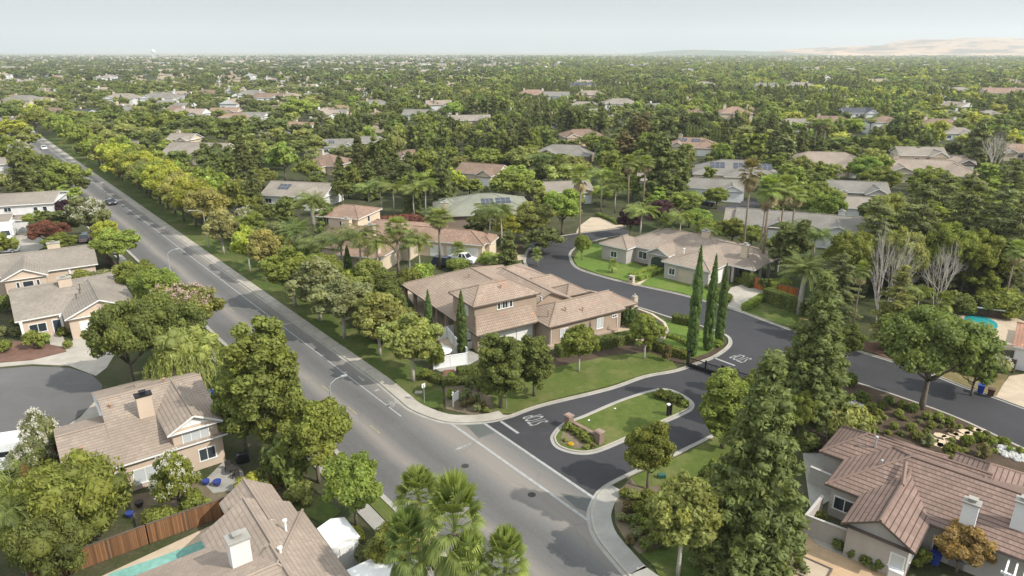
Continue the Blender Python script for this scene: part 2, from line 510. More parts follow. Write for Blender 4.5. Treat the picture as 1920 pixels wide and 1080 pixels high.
# ---- main road (x of its UV map is the distance across, y the distance along)
RET_L = smooth(px((712, 720), (745, 748), (773, 770), (827, 790), (873, 793.5), (920, 790), (960, 780)))
RET_R = smooth(px((1278, 848), (1177, 893), (1130, 920), (1112, 948), (1108, 973), (1120, 1010), (1160, 1060), (1180, 1083)))
def road_sheet(name, pts, z, mat):
    m = MB(); m.sheet(pts, z)
    m.uv = [((x - RO.x) * RN.x + (y - RO.y) * RN.y, (x - RO.x) * RD.x + (y - RO.y) * RD.y) for x, y, _ in m.v]
    return struct(name, m, mat)
WL = -10.2
m = MB()
seg = [-70, -50, -38.5] + list(range(0, 200, 40)) + [240, 300, 400, 520, 700, 900]
for a, b in zip(seg[:-1], seg[1:]):
    q = [R(a, WL), R(a, -.8 if a < -1 else 0), R(b, -.8 if b < -1 else 0), R(b, WL)]
    m.face([(*p, .02) for p in q], [((p[0] - RO.x) * RN.x + (p[1] - RO.y) * RN.y, (p[0] - RO.x) * RD.x + (p[1] - RO.y) * RD.y) for p in q])
struct('main_road', m, M['road'])
road_sheet('road_mouth', [R(-38.4, -.85), R(-38.4, -3)] + [R(-1, -3), R(0, 0)] + RET_L[1:21] + px((905, 794), (1115, 935)) + [p for p in RET_R if (p[1] < G(0, 935)[1])], .024, M['road'])

# ---- private road: one dark sheet from the crosswalk through the gate and along the curving street
NEAR = smooth(px((1172, 427), (1150, 430), (1100, 436), (1053, 443), (1017, 454), (995, 464), (985, 478), (984, 495), (1000, 512), (1040, 532), (1090, 548), (1190, 575), (1262, 598), (1320, 614), (1358, 628), (1368, 640), (1362, 653), (1337, 670), (1308, 681), (1287, 689), (1260, 697), (1207, 707), (1140, 730), (1017, 760), (960, 780)))
FAR = smooth(px((1178, 440), (1160, 442), (1130, 448), (1095, 458), (1073, 470), (1070, 485), (1083, 503), (1123, 517), (1173, 530), (1278, 553), (1350, 573), (1390, 585), (1480, 618), (1590, 653), (1663, 675), (1740, 700), (1810, 727), (1863, 745), (1920, 766), (2100, 833)))
NEAR2 = smooth(px((2060, 905), (1913, 840), (1813, 793), (1737, 763), (1610, 720), (1530, 700), (1460, 702), (1415, 728), (1385, 770), (1360, 805), (1278, 848)))
road_sheet('private_road', NEAR[::-1][0:1] + NEAR[::-1][1:] + FAR + NEAR2 + RET_R[1:18] + px((1115, 935), (905, 794), (925, 789)), .028, M['asphalt_new'])
m = MB(); m.sheet(px((873, 797), (905, 796), (930, 811), (898, 822)), .032); struct('road_patch', m, M['patch'])
m = MB(); m.sheet(px((1050, 925), (1108, 935), (1112, 965), (1080, 952)), .0315); struct('road_patch', m, M['patch'])

# street further back, right of the long tan house, and the cul-de-sac on the left
m = MB(); m.sheet(px((1340, 392), (1378, 398), (1440, 383), (1420, 372), (1385, 377)), .02); struct('back_street', m, M['asphalt_new'])
m = MB(); m.sheet(px((-260, 735), (-60, 700), (0, 692), (60, 687), (130, 690), (172, 703), (192, 722), (190, 742), (172, 762), (140, 788), (110, 806), (70, 830), (0, 850), (-260, 930)), .03)
struct('cul_de_sac', m, M['asphalt_cul'])

# ---- kerbs and gutters
def kerb(pts, side=1, gutter=.35, h=.14, closed=False, w=.16):
    k = MB(); ribbon(k, pts, 0, side * w, -.1, h, closed); struct('kerb', k, M['concrete'])
    if gutter:
        g = MB(); ribbon(g, pts, -side * gutter, 0, None, .036, closed); struct('gutter', g, M['concrete_grey'])
kerb([R(900, 0), R(600, 0), R(300, 0), R(150, 0), R(60, 0), R(10, 0)] + RET_L + NEAR[::-1][1:95], 1)
kerb(NEAR[:26], 1)
kerb(FAR, 1, .3)
kerb(NEAR2[:-1] + RET_R + [R(-45, -.95), R(-70, -.95)], 1)
kerb([R(-70, WL), R(0, WL), R(100, WL), R(300, WL), R(900, WL)], 1)
ISL = smooth(px((1042, 815), (1040, 826), (1050, 839), (1080, 848), (1115, 846), (1170, 824), (1233, 795), (1280, 774), (1294, 764), (1291, 752), (1262, 735), (1230, 733), (1165, 753), (1100, 781), (1060, 797)), 5, True)
kerb(ISL, 1, .4, closed=True)

# ---- sidewalks
sw = MB()
ribbon(sw, [R(900, .16), R(300, .16), R(60, .16), R(12, .16)], 0, 1.25, -.1, .13)
ribbon(sw, [R(12, .16)] + offset(RET_L, .16)[:-2], 0, 1.3, -.1, .13)
struct('sidewalk', sw, M['concrete'])
sw = MB(); ribbon(sw, offset(RET_R[8:] + [R(-45, -.95), R(-70, -.95)], .16), 0, 1.5, -.1, .13); struct('sidewalk', sw, M['concrete_grey'])
sw = MB(); ribbon(sw, [R(-70, -11.7), R(-20, -11.6), R(100, -11.6), R(300, -11.6)], 0, 1.2, -.1, .12); struct('sidewalk', sw, M['concrete_grey'])
m = MB(); m.sheet([Vector(p) for p in px((883, 781), (918, 777), (958, 781), (935, 788), (905, 793))], .134); struct('kerb_ramp', m, M['concrete'])
# score lines across the walks are real joints: thin dark strips of filler
m = MB()
for s in range(-8, 120, 3):
    a, b = R(s, .18), R(s, 1.38)
    if s >= 2: m.bar((*a, .131), (*b, .131), .05, .008)
struct('sidewalk_joint', m, M['iron'])

# ---- lawns, beds and paving
def bed(name, pts, mat, h=.1, z0=-.2):
    m = MB(); m.prism(pts, z0, h, bottom=False); return struct(name, m, M[mat])
bed('verge_lawn', [R(13, 1.45), R(60, 1.45), R(300, 1.45), R(300, 7.5), R(60, 7.0), R(20, 5.6), R(13, 5.0)], 'lawn_dark', .1)
bed('verge_lawn', [R(13, 1.45), R(13, 5.0)] + px((815, 700), (828, 725), (833, 750), (828, 768)) + offset(RET_L, 1.47)[1:12][::-1], 'lawn_dark', .1)
bed('corner_bed', px((833, 700), (905, 690), (920, 735), (925, 776), (880, 778), (836, 768), (834, 745)), 'mulch_dry', .09)
bed('corner_lawn', px((920, 735), (955, 720), (1040, 690), (1145, 668), (1218, 662), (1262, 680), (1270, 692), (1207, 703), (1140, 725), (1017, 755), (960, 776), (925, 776)), 'lawn', .11)
bed('hedge_bed', px((905, 690), (1000, 668), (1180, 640), (1240, 650), (1285, 683), (1262, 680), (1218, 662), (1145, 668), (1040, 690), (955, 720), (920, 735)), 'mulch', .07)
bed('gate_lawn', px((1200, 615), (1230, 596), (1290, 612), (1345, 630), (1355, 645), (1330, 662), (1292, 676), (1250, 655)), 'lawn_bright', .1)
bed('patio', px((1150, 625), (1192, 590), (1222, 600), (1245, 622), (1232, 640), (1195, 640)), 'paver_tan', .09)
bed('cypress_bed', px((1290, 676), (1330, 662), (1354, 643), (1362, 646), (1335, 667), (1293, 682)), 'mulch', .12)
bed('pool_terrace', px((758, 545), (792, 540), (852, 600), (868, 650), (838, 660), (800, 610)), 'paver_tan', .05)
bed('side_path', px((838, 660), (868, 650), (905, 670), (860, 695), (825, 697), (812, 690)), 'concrete_grey', .05)
bed('brick_path', px((832, 695), (852, 693), (850, 716), (826, 714)), 'paver_red', .06)
bed('island_lawn', offset(ISL, .17, True), 'lawn', .12)
bed('island_bed', px((1054, 815), (1050, 832), (1080, 843), (1112, 841), (1128, 832), (1116, 815), (1075, 797), (1062, 802)), 'mulch_dry', .135)
bed('island_bed', px((1229, 738), (1255, 752), (1278, 757), (1289, 757), (1287, 751), (1261, 738)), 'mulch_dry', .135)
bed('entry_lawn', px((1183, 897), (1280, 853), (1362, 809), (1420, 800), (1420, 880), (1300, 905), (1200, 915)), 'lawn', .1)
bed('corner_bed', px((1183, 897), (1200, 915), (1300, 905), (1420, 880), (1430, 1000), (1300, 1010), (1200, 1040), (1170, 1010), (1154, 983), (1152, 950), (1160, 920)), 'mulch_dry', .08)
bed('entry_lawn', px((1200, 1040), (1300, 1010), (1430, 1000), (1430, 1110), (1250, 1110), (1225, 1062)), 'lawn_dark', .1)
bed('garden_bed', [G(1602, 721)] + [p for p in offset(NEAR2, .17) if G(1602, 721)[0] < p[0]][::-1] + px((2060, 920), (2060, 1000), (1900, 960), (1720, 905), (1590, 850), (1500, 800), (1560, 730)), 'mulch', .1)
bed('front_lawn', px((1083, 500), (1075, 486), (1090, 462), (1118, 457), (1145, 470), (1190, 492), (1215, 506), (1232, 500), (1240, 505), (1195, 530), (1172, 527), (1123, 514)), 'lawn_bright', .1)
bed('front_lawn', px((1200, 534), (1232, 512), (1262, 512), (1300, 530), (1345, 548), (1360, 560), (1345, 569), (1278, 550)), 'lawn_bright', .1)
bed('walkway', px((1172, 529), (1195, 531), (1240, 506), (1245, 512), (1202, 535), (1190, 536)), 'paver_tan', .08)
bed('driveway', px((1352, 570), (1370, 540), (1405, 530), (1450, 545), (1430, 560), (1388, 583)), 'concrete', .05)
bed('side_lawn', px((1392, 584), (1425, 565), (1490, 590), (1560, 600), (1640, 640), (1660, 670), (1590, 650), (1480, 615)), 'lawn_dark', .09)
bed('side_bed', px((1585, 645), (1680, 640), (1720, 680), (1700, 685), (1663, 672)), 'mulch_red', .1)
bed('dry_lawn', px((1740, 698), (1840, 690), (1890, 705), (1868, 744), (1810, 724)), 'dry_grass', .09)
bed('driveway', px((1865, 744), (1892, 706), (2000, 690), (2080, 820), (1920, 765)), 'paver_tan', .07)
bed('pool_terrace', px((1780, 588), (1850, 575), (1925, 605), (1925, 660), (1870, 655), (1820, 640)), 'paver_tan', .06)
m = MB(); m.sheet(smooth(px((1808, 602), (1815, 592), (1845, 595), (1868, 606), (1868, 618), (1850, 627), (1825, 620)), 4, True), .075); struct('lagoon_water', m, M['pool_blue'])
bed('driveway', px((1080, 437), (1150, 428), (1175, 424), (1130, 408), (1108, 408), (1085, 425)), 'paver_tan', .05)
bed('driveway', px((1008, 452), (1042, 441), (1025, 434), (1000, 436)), 'paver_tan', .05)
bed('driveway', px((828, 490), (900, 500), (930, 497), (984, 486), (984, 478), (945, 478), (925, 490), (890, 488), (850, 480)), 'paver_tan', .05)
bed('planting_bed', px((900, 470), (980, 458), (983, 476), (945, 476), (925, 488), (895, 485)), 'mulch', .06)
bed('patio', px((1500, 1000), (1560, 985), (1680, 1060), (1720, 1120), (1440, 1120)), 'paver_orange', .03)
bed('garden_path', px((1505, 975), (1545, 1010), (1700, 1075), (1680, 1085), (1535, 1024), (1500, 990)), 'concrete', .06)
bed('side_yard', px((1505, 850), (1545, 850), (1570, 930), (1520, 960)), 'concrete_grey', .04)
bed('driveway', px((120, 660), (140, 634), (205, 606), (230, 640), (200, 690), (180, 705), (130, 686), (60, 683), (0, 688), (-120, 700), (-120, 690), (0, 680), (60, 676)), 'concrete', .04)
bed('front_bed', px((-80, 655), (0, 640), (60, 640), (120, 652), (125, 660), (60, 676), (0, 681), (-80, 690)), 'mulch_red', .08)
bed('walkway', px((78, 618), (110, 612), (120, 636), (128, 656), (95, 650), (92, 632)), 'concrete', .07)
bed('driveway', px((112, 806), (150, 783), (185, 745), (210, 730), (215, 760), (190, 790), (150, 800)), 'concrete', .035)
bed('back_patio', px((380, 905), (420, 865), (455, 880), (460, 905), (440, 920), (400, 925)), 'concrete_grey', .04)
bed('back_yard', px((240, 930), (380, 905), (400, 925), (500, 900), (530, 915), (420, 950), (260, 1000)), 'mulch_dry', .03)
bed('pool_deck', px((150, 1100), (420, 975), (470, 960), (480, 1000), (330, 1110)), 'paver_tan', .05)
m = MB(); m.sheet(px((212, 1074), (300, 1045), (383, 1013), (392, 1020), (390, 1030), (310, 1070), (240, 1100), (160, 1105)), .06); struct('pool_water', m, M['pool'])
bed('back_lawn', px((533, 935), (560, 915), (600, 930), (640, 960), (610, 985), (570, 965)), 'lawn_dark', .06)
bed('verge_lawn', [R(-18, -11.5), R(-18, -10.4), R(-60, -10.4), R(-60, -11.6)], 'lawn', .1)
bed('side_yard', px((-20, 400), (60, 395), (105, 420), (110, 450), (60, 475), (-20, 490)), 'concrete', .03)
bed('far_lawn', px((1330, 377), (1350, 366), (1395, 366), (1380, 380)), 'lawn_bright', .04)

# ---- painted markings (each sheet lies 4 mm over the asphalt it is painted on)
def paint(name, quads, mat='road_paint', z=.034):
    m = MB()
    for q in quads: m.face([(*p, z) for p in q])
    return struct(name, m, M[mat])
def stripe(a, b, w=.12):
    a, b = Vector(a), Vector(b); d = (b - a).normalized(); n = Vector((-d.y, d.x)) * w / 2
    return [tuple(a - n), tuple(b - n), tuple(b + n), tuple(a + n)]
paint('edge_line', [stripe(R(a, -1.9), R(a + 29.9, -1.9), .14) for a in range(-8, 380, 30)])
paint('crosswalk_line', [stripe(R(-12.3, 1.3), R(-32.3, 1.25), .28), stripe(R(-14.5, 3.95), R(-30.6, 3.72), .28)], z=.038)
paint('stop_line', [stripe(G(939, 790.5), G(972, 813), .3), stripe(G(1338, 671), G(1378, 686), .3)], z=.036)
paint('centre_dash', [stripe(R(s, -5.25), R(s + 2.0, -5.25), .11) for s in (-9.5, -4.6, 2.0, 12, 22, 34, 46)], 'road_paint_yellow')
paint('lane_line', [stripe(R(190, -1.9), R(235, -1.9), .16), stripe(R(165, -1.6), R(168, -7.0), .4)], z=.036)

def letters(txt, c, up, w, h, z=.036):
    """Pavement lettering cut from the plain built-in letters."""
    cu = bpy.data.curves.new('lettering', 'FONT'); cu.body = txt; cu.align_x = 'CENTER'; cu.align_y = 'CENTER'
    o = bpy.data.objects.new('lettering', cu); COL.objects.link(o)
    bpy.context.view_layer.update()
    dg = bpy.context.evaluated_depsgraph_get()
    me = bpy.data.meshes.new_from_object(o.evaluated_get(dg))
    bpy.data.objects.remove(o)
    xs = [v.co.x for v in me.vertices]; ys = [v.co.y for v in me.vertices]
    kx = w / (max(xs) - min(xs)); ky = h / (max(ys) - min(ys))
    cx, cy = (max(xs) + min(xs)) / 2, (max(ys) + min(ys)) / 2
    u = Vector(up).normalized(); r = Vector((u.y, -u.x))
    for v in me.vertices:
        q = Vector(c) + r * (v.co.x - cx) * kx + u * (v.co.y - cy) * ky
        v.co = (q.x, q.y, z)
    return me
ex = Vector(G(1017, 760)) - Vector(G(1140, 730))
for c, up in ((G(1003.5, 787), ex), (G(1388, 672), Vector(G(1290, 688)) - Vector(G(1345, 668)))):
    me = letters('STOP', c, up, 1.95, 2.15); me.materials.append(M['road_paint'])
    tag(link('road_lettering', me), kind='structure')
# bicycle-lane symbol and arrow, worn turn arrow
def arrow(m, c, d, L, w, z):
    c, d = Vector(c), Vector(d).normalized(); n = Vector((-d.y, d.x))
    a, b = c - d * L / 2, c + d * L * .15
    m.face([(*(a - n * w), z), (*(b - n * w), z), (*(b + n * w), z), (*(a + n * w), z)])
    m.face([(*(b - n * w * 3.2), z), (*(c + d * L / 2), z), (*(b + n * w * 3.2), z)])
m = MB(); z = .034
c = Vector(R(-5.2, -1.0)); d = -RD
for k in (-.55, .55):
    q = c + RN * k
    P = [(q.x + .38 * cos(a), q.y + .38 * sin(a)) for a in np.linspace(0, 2 * pi, 15)]
    for a, b in zip(P[:-1], P[1:]): m.face([(*p, z) for p in stripe(a, b, .10)])
fr = lambda x, y: tuple(c + RN * x + RD * y)
for a, b in (((-.55, 0), (-.25, .62)), ((-.25, .62), (.42, .60)), ((-.25, .62), (.02, .05)), ((.02, .05), (.42, .60)), ((.55, 0), (.36, .85)), ((.36, .85), (.60, .9)), ((-.55, 0), (.02, .05)), ((-.35, .85), (-.1, .85))):
    m.face([(*p, z) for p in stripe(fr(*a), fr(*b), .09)])
arrow(m, R(2.5, -1.0), -RD, 1.6, .07, z)
m.face([(*p, z) for p in stripe(R(-1.2, -1.3), R(-1.2, -.75), .3)])
tag(m.build('bicycle_symbol', M['road_paint']), kind='structure')
m = MB(); arrow(m, G(868, 838), -RN, 1.9, .08, .034); struct('turn_arrow', m, M['road_paint_worn'])
for i, q in enumerate(((872, 874), (997, 928))):
    m = MB(); m.lathe((*G(*q), .012), [(.36, 0), (.36, .016), (.30, .018), (.05, .018)], 16)
    tag(m.build('manhole_cover', M['iron']), ('round iron manhole cover in the middle of the main road', 'round iron manhole cover beside the crosswalk line')[i], 'manhole cover')

# flagstones and river stones in the garden on the right
m = MB()
rs = random.Random(4)
for q in ((1750, 826), (1762, 818), (1775, 822), (1786, 815), (1797, 817), (1808, 811), (1818, 815), (1829, 807), (1840, 809), (1757, 835), (1768, 838), (1780, 828), (1802, 824), (1762, 830)):
    x, y = G(*q); a0 = rs.random() * 6
    P = [(x + (.46 + .18 * rs.random()) * cos(a0 + k), y + (.40 + .15 * rs.random()) * sin(a0 + k)) for k in np.linspace(0, 2 * pi, 8)[:-1]]
    m = MB(); m.prism(P, .05, .135); tag(m.build('flagstone', plain('flagstone', (.58, .46, .31), .85, var=.15)), 'irregular tan flagstone in the curving garden path', 'flagstone', 'flagstones of the garden path')
def stone_bed(pts, n, sz, mat, name, label):
    m = MB(); P = px(*pts); xs = [p[0] for p in P]; ys = [p[1] for p in P]
    for _ in range(n):
        a = rs.random() * 2 * pi; r = sqrt(rs.random())
        cx, cy = sum(xs) / len(xs), sum(ys) / len(ys)
        x = cx + r * cos(a) * (max(xs) - min(xs)) / 2; y = cy + r * sin(a) * (max(ys) - min(ys)) / 2
        s = sz * (.6 + .8 * rs.random())
        m.tube([(x, y, .05), (x, y, .1 + s * .25), (x, y, .1 + s * .5)], [s * .45, s * .5, s * .2], 6)
    return tag(m.build(name, mat), label, 'stones', kind='stuff')
stone_bed(((1878, 838), (1868, 848), (1890, 858), (1915, 868), (1922, 858), (1895, 842)), 170, .32, plain('river_stone', (.45, .44, .41), .8, var=.3, sc=5), 'river_stones', 'pale river stones poured in a dry creek beside the garden bed')
stone_bed(((1598, 757), (1612, 753), (1625, 760), (1610, 770), (1600, 768)), 80, .32, plain('white_stone', (.62, .60, .57), .8, var=.2, sc=5), 'white_stones', 'heap of white stones at the foot of the brown conifer')

# ---- hills on the horizon at the right
def hills(name, x0, x1, y, htop, mat, seed, ramp):
    r = random.Random(seed); m = MB(); nx, ny = 110, 14
    ph = [(r.random() * 6, 1 / (120 + 700 * r.random() * (.4 + .6 * k / 8)), (.5 + k) ** -.8) for k in range(9)]
    P = []
    for j in range(ny + 1):
        row = []
        for i in range(nx + 1):
            x = x0 + (x1 - x0) * i / nx; yy = y + 1800 * j / ny
            prof = ramp((x - x0) / (x1 - x0))
            w = sum(a * sin(x * f + p + yy * f * .7) for p, f, a in ph) / 2.2
            rid = abs(sin(x * .0042 + yy * .0021 + 2 * sin(x * .0011)))
            e = sin(pi * min(1, j / ny * 1.0) * .5) ** .8
            row.append((x, yy, -2 + max(0, htop * prof * e * (.62 + .2 * w + .38 * rid))))
        P.append(row)
    for j in range(ny):
        for i in range(nx):
            m.face([P[j][i], P[j][i + 1], P[j + 1][i + 1], P[j + 1][i]])
    return tag(m.build(name, mat, smooth=True), kind='structure')
t = NT('dry_hill'); p = t.coords()
n1 = t.noise(.0035, 5, .6, p); n2 = t.noise(.0012, 3, .6, p)
M['hill'] = t.pbr(t.mix(t.ramp(n1, (.47, 0.0), (.56, .85)), t.mix(t.ramp(n2, (.4, 0.0), (.6, 1.0)), (.46, .29, .165), (.56, .38, .22)), (.12, .10, .07)), .95, 0, None, .1)
def sst(a, b, x):
    x = min(1, max(0, (x - a) / (b - a))); return x * x * (3 - 2 * x)
hills('hills', 1750, 6500, 6200, 150, M['hill'], 3, lambda f: .30 * sst(0, .25, f) + .70 * sst(.2, .62, f))
hills('hills', 1050, 3000, 5700, 52, plain('green_hill', (.14, .15, .08), .95, sc=.004, var=.3), 9, lambda f: sst(0, .4, f) * (1 - sst(.65, 1, f)))
# ---------------------------------------------------------------- houses
PITCHK = .36
class House:
    """One house in its own frame; eave rectangles in metres, walls drawn back under the eaves."""
    def __init__(s, name, label, loc, yaw, roof, wall, trim='white', cat='house', group=None):
        s.root = thing(name, label, cat, (loc[0], loc[1], 0), radians(yaw), group)
        s.roof_m, s.wall_m, s.trim_m = roof, wall, M.get(trim, trim)
        s.W, s.Rf, s.T = MB(), MB(), MB()
        s.pend = []
        s.loc, s.yaw = loc, yaw
    def cap(s, a, b, r=.11):
        k = len(s.Rf.uv); s.Rf.tube([a, b], r, 5)
        for i in range(k, len(s.Rf.uv)): s.Rf.uv[i] = (40.12, .25)
    def block(s, x0, y0, x1, y1, ze, rise, axis='x', ends='hh', inset=None, ov=.5, wall=True, z0=0.0, caps=True):
        if axis == 'y':
            tr = lambda x, y, z: (y, x, z)
            a0, a1, b0, b1 = y0, y1, x0, x1
        else:
            tr = lambda x, y, z: (x, y, z)
            a0, a1, b0, b1 = x0, x1, y0, y1
        hw = (b1 - b0) / 2; bm = (b0 + b1) / 2
        i0 = i1 = hw if inset is None else inset
        if ends[0] != 'h': i0 = 0
        if ends[1] != 'h': i1 = 0
        if i0 + i1 > a1 - a0 - .2:
            k = (a1 - a0 - .2) / (i0 + i1); i0 *= k; i1 *= k
        zr = ze + rise
        A, B, C_, D = (a0, b0, ze), (a1, b0, ze), (a1, b1, ze), (a0, b1, ze)
        P, Q = (a0 + i0, bm, zr), (a1 - i1, bm, zr)
        T = lambda *ps: [tr(*p) for p in ps]
        s.Rf.slope(T(A, B, Q, P)); s.Rf.slope(T(D, C_, Q, P))
        if i0: s.Rf.slope(T(A, D, P))
        if i1: s.Rf.slope(T(B, C_, Q))
        zb = ze - .17
        lo = lambda p: (p[0], p[1], zb)
        for p, q in ((A, B), (B, C_), (C_, D), (D, A)):
            if (p, q) == (D, A) and not i0: continue
            if (p, q) == (B, C_) and not i1: continue
            s.T.face(T(lo(p), lo(q), q, p))
        s.T.face(T(lo(A), lo(B), lo(C_), lo(D)))
        for e, i, p0, p1, pk in ((0, i0, A, D, P), (1, i1, B, C_, Q)):
            if not i:      # barge boards and gable wall
                for c in (p0, p1):
                    s.T.face(T((c[0], c[1], c[2] - .2), (pk[0], pk[1], pk[2] - .2), pk, c))
                if wall:
                    x = p0[0] + (ov * .9 if e == 0 else -ov * .9)
                    k = ov / hw * rise
                    s.W.face(T((x, b0 + ov, ze - .05), (x, b1 - ov, ze - .05), (x, bm, zr - k - .02)))
        if caps:
            if hypot(P[0] - Q[0], P[1] - Q[1]) > .3: s.cap(*T(P, Q))
            if i0: s.cap(*T(A, P)); s.cap(*T(D, P))
            if i1: s.cap(*T(B, Q)); s.cap(*T(C_, Q))
        if wall:
            s.W.box(x0 + ov, y0 + ov, z0, x1 - ov, y1 - ov, ze - .03)
        return s
    def chimney(s, x, y, z, w=1.0, d=.8, m=None, z0=2.5, capm='concrete_grey'):
        s.pend.append(('chimney', x, y, z, w, d, m or s.wall_m, z0, capm)); return s
    def _chim(s, x, y, z, w, d, m, z0, capm, roof):
        c = MB(); c.box(x - w / 2, y - d / 2, z0, x + w / 2, y + d / 2, z - .12)
        c.m = 1; c.box(x - w / 2 - .09, y - d / 2 - .09, z - .12, x + w / 2 + .09, y + d / 2 + .09, z)
        c.box(x - .22, y - .18, z, x + .22, y + .18, z + .22); c.box(x - .3, y - .26, z + .22, x + .3, y + .26, z + .28)
        c.build('chimney', [m, M[capm]], roof)
    FR = {'S': ((1, 0), (0, -1)), 'N': ((-1, 0), (0, 1)), 'E': ((0, 1), (1, 0)), 'W': ((0, -1), (-1, 0))}
    def _frame(s, x, y, face):
        u, n = s.FR[face]; return Vector((x, y, 0)), Vector((*u, 0)), Vector((*n, 0))
    def window(s, x, y, zb, w, h, face='S', glass='glass', mull=1, frame='white', arch=False, label=None):
        c, u, n = s._frame(x, y, face); z = Vector((0, 0, 1))
        f = MB(); t = .09
        def rect(cx, cz, ww, hh, d0, d1):
            f.obox(c + u * cx + z * cz + n * (d0 + d1) / 2, u * ww / 2, z * hh / 2, n * (d1 - d0) / 2)
        rect(0, zb + h - t / 2, w, t, -.03, .05); rect(0, zb + t / 2, w + .1, t, -.03, .08)
        for k in (-1, 1): rect(k * (w / 2 - t / 2), zb + h / 2, t, h - 2 * t, -.03, .05)
        for k in range(1, mull + 1): rect(-w / 2 + w * k / (mull + 1), zb + h / 2, .06, h - 2 * t, -.03, .03)
        fo = f.build('window', M[frame], s.root)
        g = MB()
        g.face([tuple(c + u * a + z * b + n * .012) for a, b in ((-w / 2 + t, zb + t), (w / 2 - t, zb + t), (w / 2 - t, zb + h - t), (-w / 2 + t, zb + h - t))])
        g.build('pane', M[glass], fo)
        return fo
    def garage(s, x, y, w, h=2.2, face='S', mat='door_white', label=None):
        c, u, n = s._frame(x, y, face); z = Vector((0, 0, 1))
        f = MB()
        for k in range(4):
            for j in range(max(2, int(w / 1.2))):
                J = max(2, int(w / 1.2)); ww = w / J
                f.obox(c + u * (-w / 2 + ww * (j + .5)) + z * (.02 + h / 4 * (k + .5)) + n * .03, u * (ww / 2 - .04), z * (h / 8 - .03), n * .015)
        f.obox(c + z * h / 2 + n * .01, u * w / 2, z * h / 2, n * .02)
        o = f.build('garage_door', M[mat], s.root)
        return o
    def door(s, x, y, w=1.0, h=2.1, face='S', mat='door_navy'):
        c, u, n = s._frame(x, y, face); z = Vector((0, 0, 1)); f = MB()
        f.obox(c + z * h / 2 + n * .02, u * w / 2, z * h / 2, n * .02)
        f.m = 1
        for k in (-1, 1): f.obox(c + u * k * (w / 2 + .06) + z * h / 2 + n * .03, u * .06, z * h / 2, n * .03)
        f.obox(c + z * (h + .06) + n * .03, u * (w / 2 + .12), z * .06, n * .03)
        d = f.build('front_door', [M[mat], M['white']], s.root)
        k = MB(); k.lathe((*(c + u * (w / 2 - .12) + n * .05).xy, 1.0), [(.001, 0), (.04, .02), (.04, .06), (.001, .08)], 8); k.build('handle', M['rim'], d)
    def panel(s, pts, name='solar_panel', mat='solar', nx=4, ny=2):
        """A panel lying on a roof: its four corners in the house frame."""
        a, b, c, d = map(Vector, pts); n = (b - a).cross(d - a).normalized()
        if n.z < 0: n = -n
        m = MB()
        m.obox((a + c) / 2 + n * .05, (b - a) / 2, (d - a) / 2, n * .03)
        m.m = 1
        for i in range(1, nx):
            p, q = a.lerp(b, i / nx), d.lerp(c, i / nx); m.obox((p + q) / 2 + n * .085, (q - p) / 2, (b - a).normalized() * .02, n * .006)
        for i in range(1, ny):
            p, q = a.lerp(d, i / ny), b.lerp(c, i / ny); m.obox((p + q) / 2 + n * .086, (q - p) / 2, (d - a).normalized() * .02, n * .006)
        m.build(name, [M[mat], M['galv']], s.root)
    def vent(s, x, y, z, mat='terracotta', r=.09, h=.5):
        m = MB(); m.lathe((x, y, z - .5), [(r, 0), (r, .5 + h), (r * 1.9, .52 + h), (r * 1.9, .62 + h), (r * .5, .68 + h)], 8)
        m.build('vent_pipe', M[mat], s.root)
    def posts(s, pts, h, w=.3, mat=None):
        for x, y in pts:
            m = MB(); m.box(x - w / 2, y - w / 2, 0, x + w / 2, y + w / 2, h); m.box(x - w / 2 - .05, y - w / 2 - .05, h - .25, x + w / 2 + .05, y + w / 2 + .05, h - .1)
            m.build('post', mat or s.wall_m, s.root)
    def done(s):
        if s.W.f: s.W.build('wall', s.wall_m, s.root)
        r = s.Rf.build('roof', s.roof_m, s.root)
        if s.T.f: s.T.build('eaves', s.trim_m, s.root)
        for p in s.pend: s._chim(*p[1:], r)
        return s

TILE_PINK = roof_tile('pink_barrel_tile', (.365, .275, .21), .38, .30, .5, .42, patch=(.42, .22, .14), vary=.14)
TILE_TAN = roof_tile('tan_flat_tile', (.325, .26, .205), .36, .30, .12, .42, vary=.12)
TILE_TAN2 = roof_tile('dusty_flat_tile', (.34, .27, .215), .36, .30, .10, .30, vary=.10)
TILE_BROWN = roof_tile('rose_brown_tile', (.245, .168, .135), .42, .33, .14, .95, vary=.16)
TILE_WARM = roof_tile('warm_barrel_tile', (.33, .22, .16), .38, .30, .5, .45, vary=.25)
TILE_GREY = roof_tile('grey_slate_tile', (.235, .215, .185), .36, .30, .10, .3, vary=.12)
TILE_SAGE = roof_tile('sage_grey_tile', (.26, .26, .20), .36, .30, .12, .35, vary=.12)
TILE_STONE = roof_tile('pale_stone_tile', (.29, .25, .205), .36, .30, .12, .3, vary=.12)
TILE_DARK = roof_tile('charcoal_tile', (.085, .09, .10), .36, .30, .1, .3, vary=.15)
TILE_UMBER = roof_tile('umber_tile', (.24, .165, .12), .38, .32, .14, .4, vary=.2)
W_TAUPE = stucco('taupe_stucco', (.37, .285, .215))
W_PEACH = stucco('peach_stucco', (.57, .455, .355))
W_CREAM = stucco('cream_stucco', (.60, .50, .37))
W_GREY = stucco('grey_stucco', (.44, .40, .36))
W_WHITE = stucco('white_stucco', (.70, .69, .67))
W_SAND = stucco('sand_stucco', (.50, .42, .32))
W_BROWN = stucco('brown_stucco', (.24, .19, .15))

LAND = []          # (x, y, phrase) landmarks used when a tree is described
def landmark(h, phrase, dx=0, dy=0):
    a = radians(h.yaw); LAND.append((h.loc[0] + dx * cos(a) - dy * sin(a), h.loc[1] + dx * sin(a) + dy * cos(a), phrase))

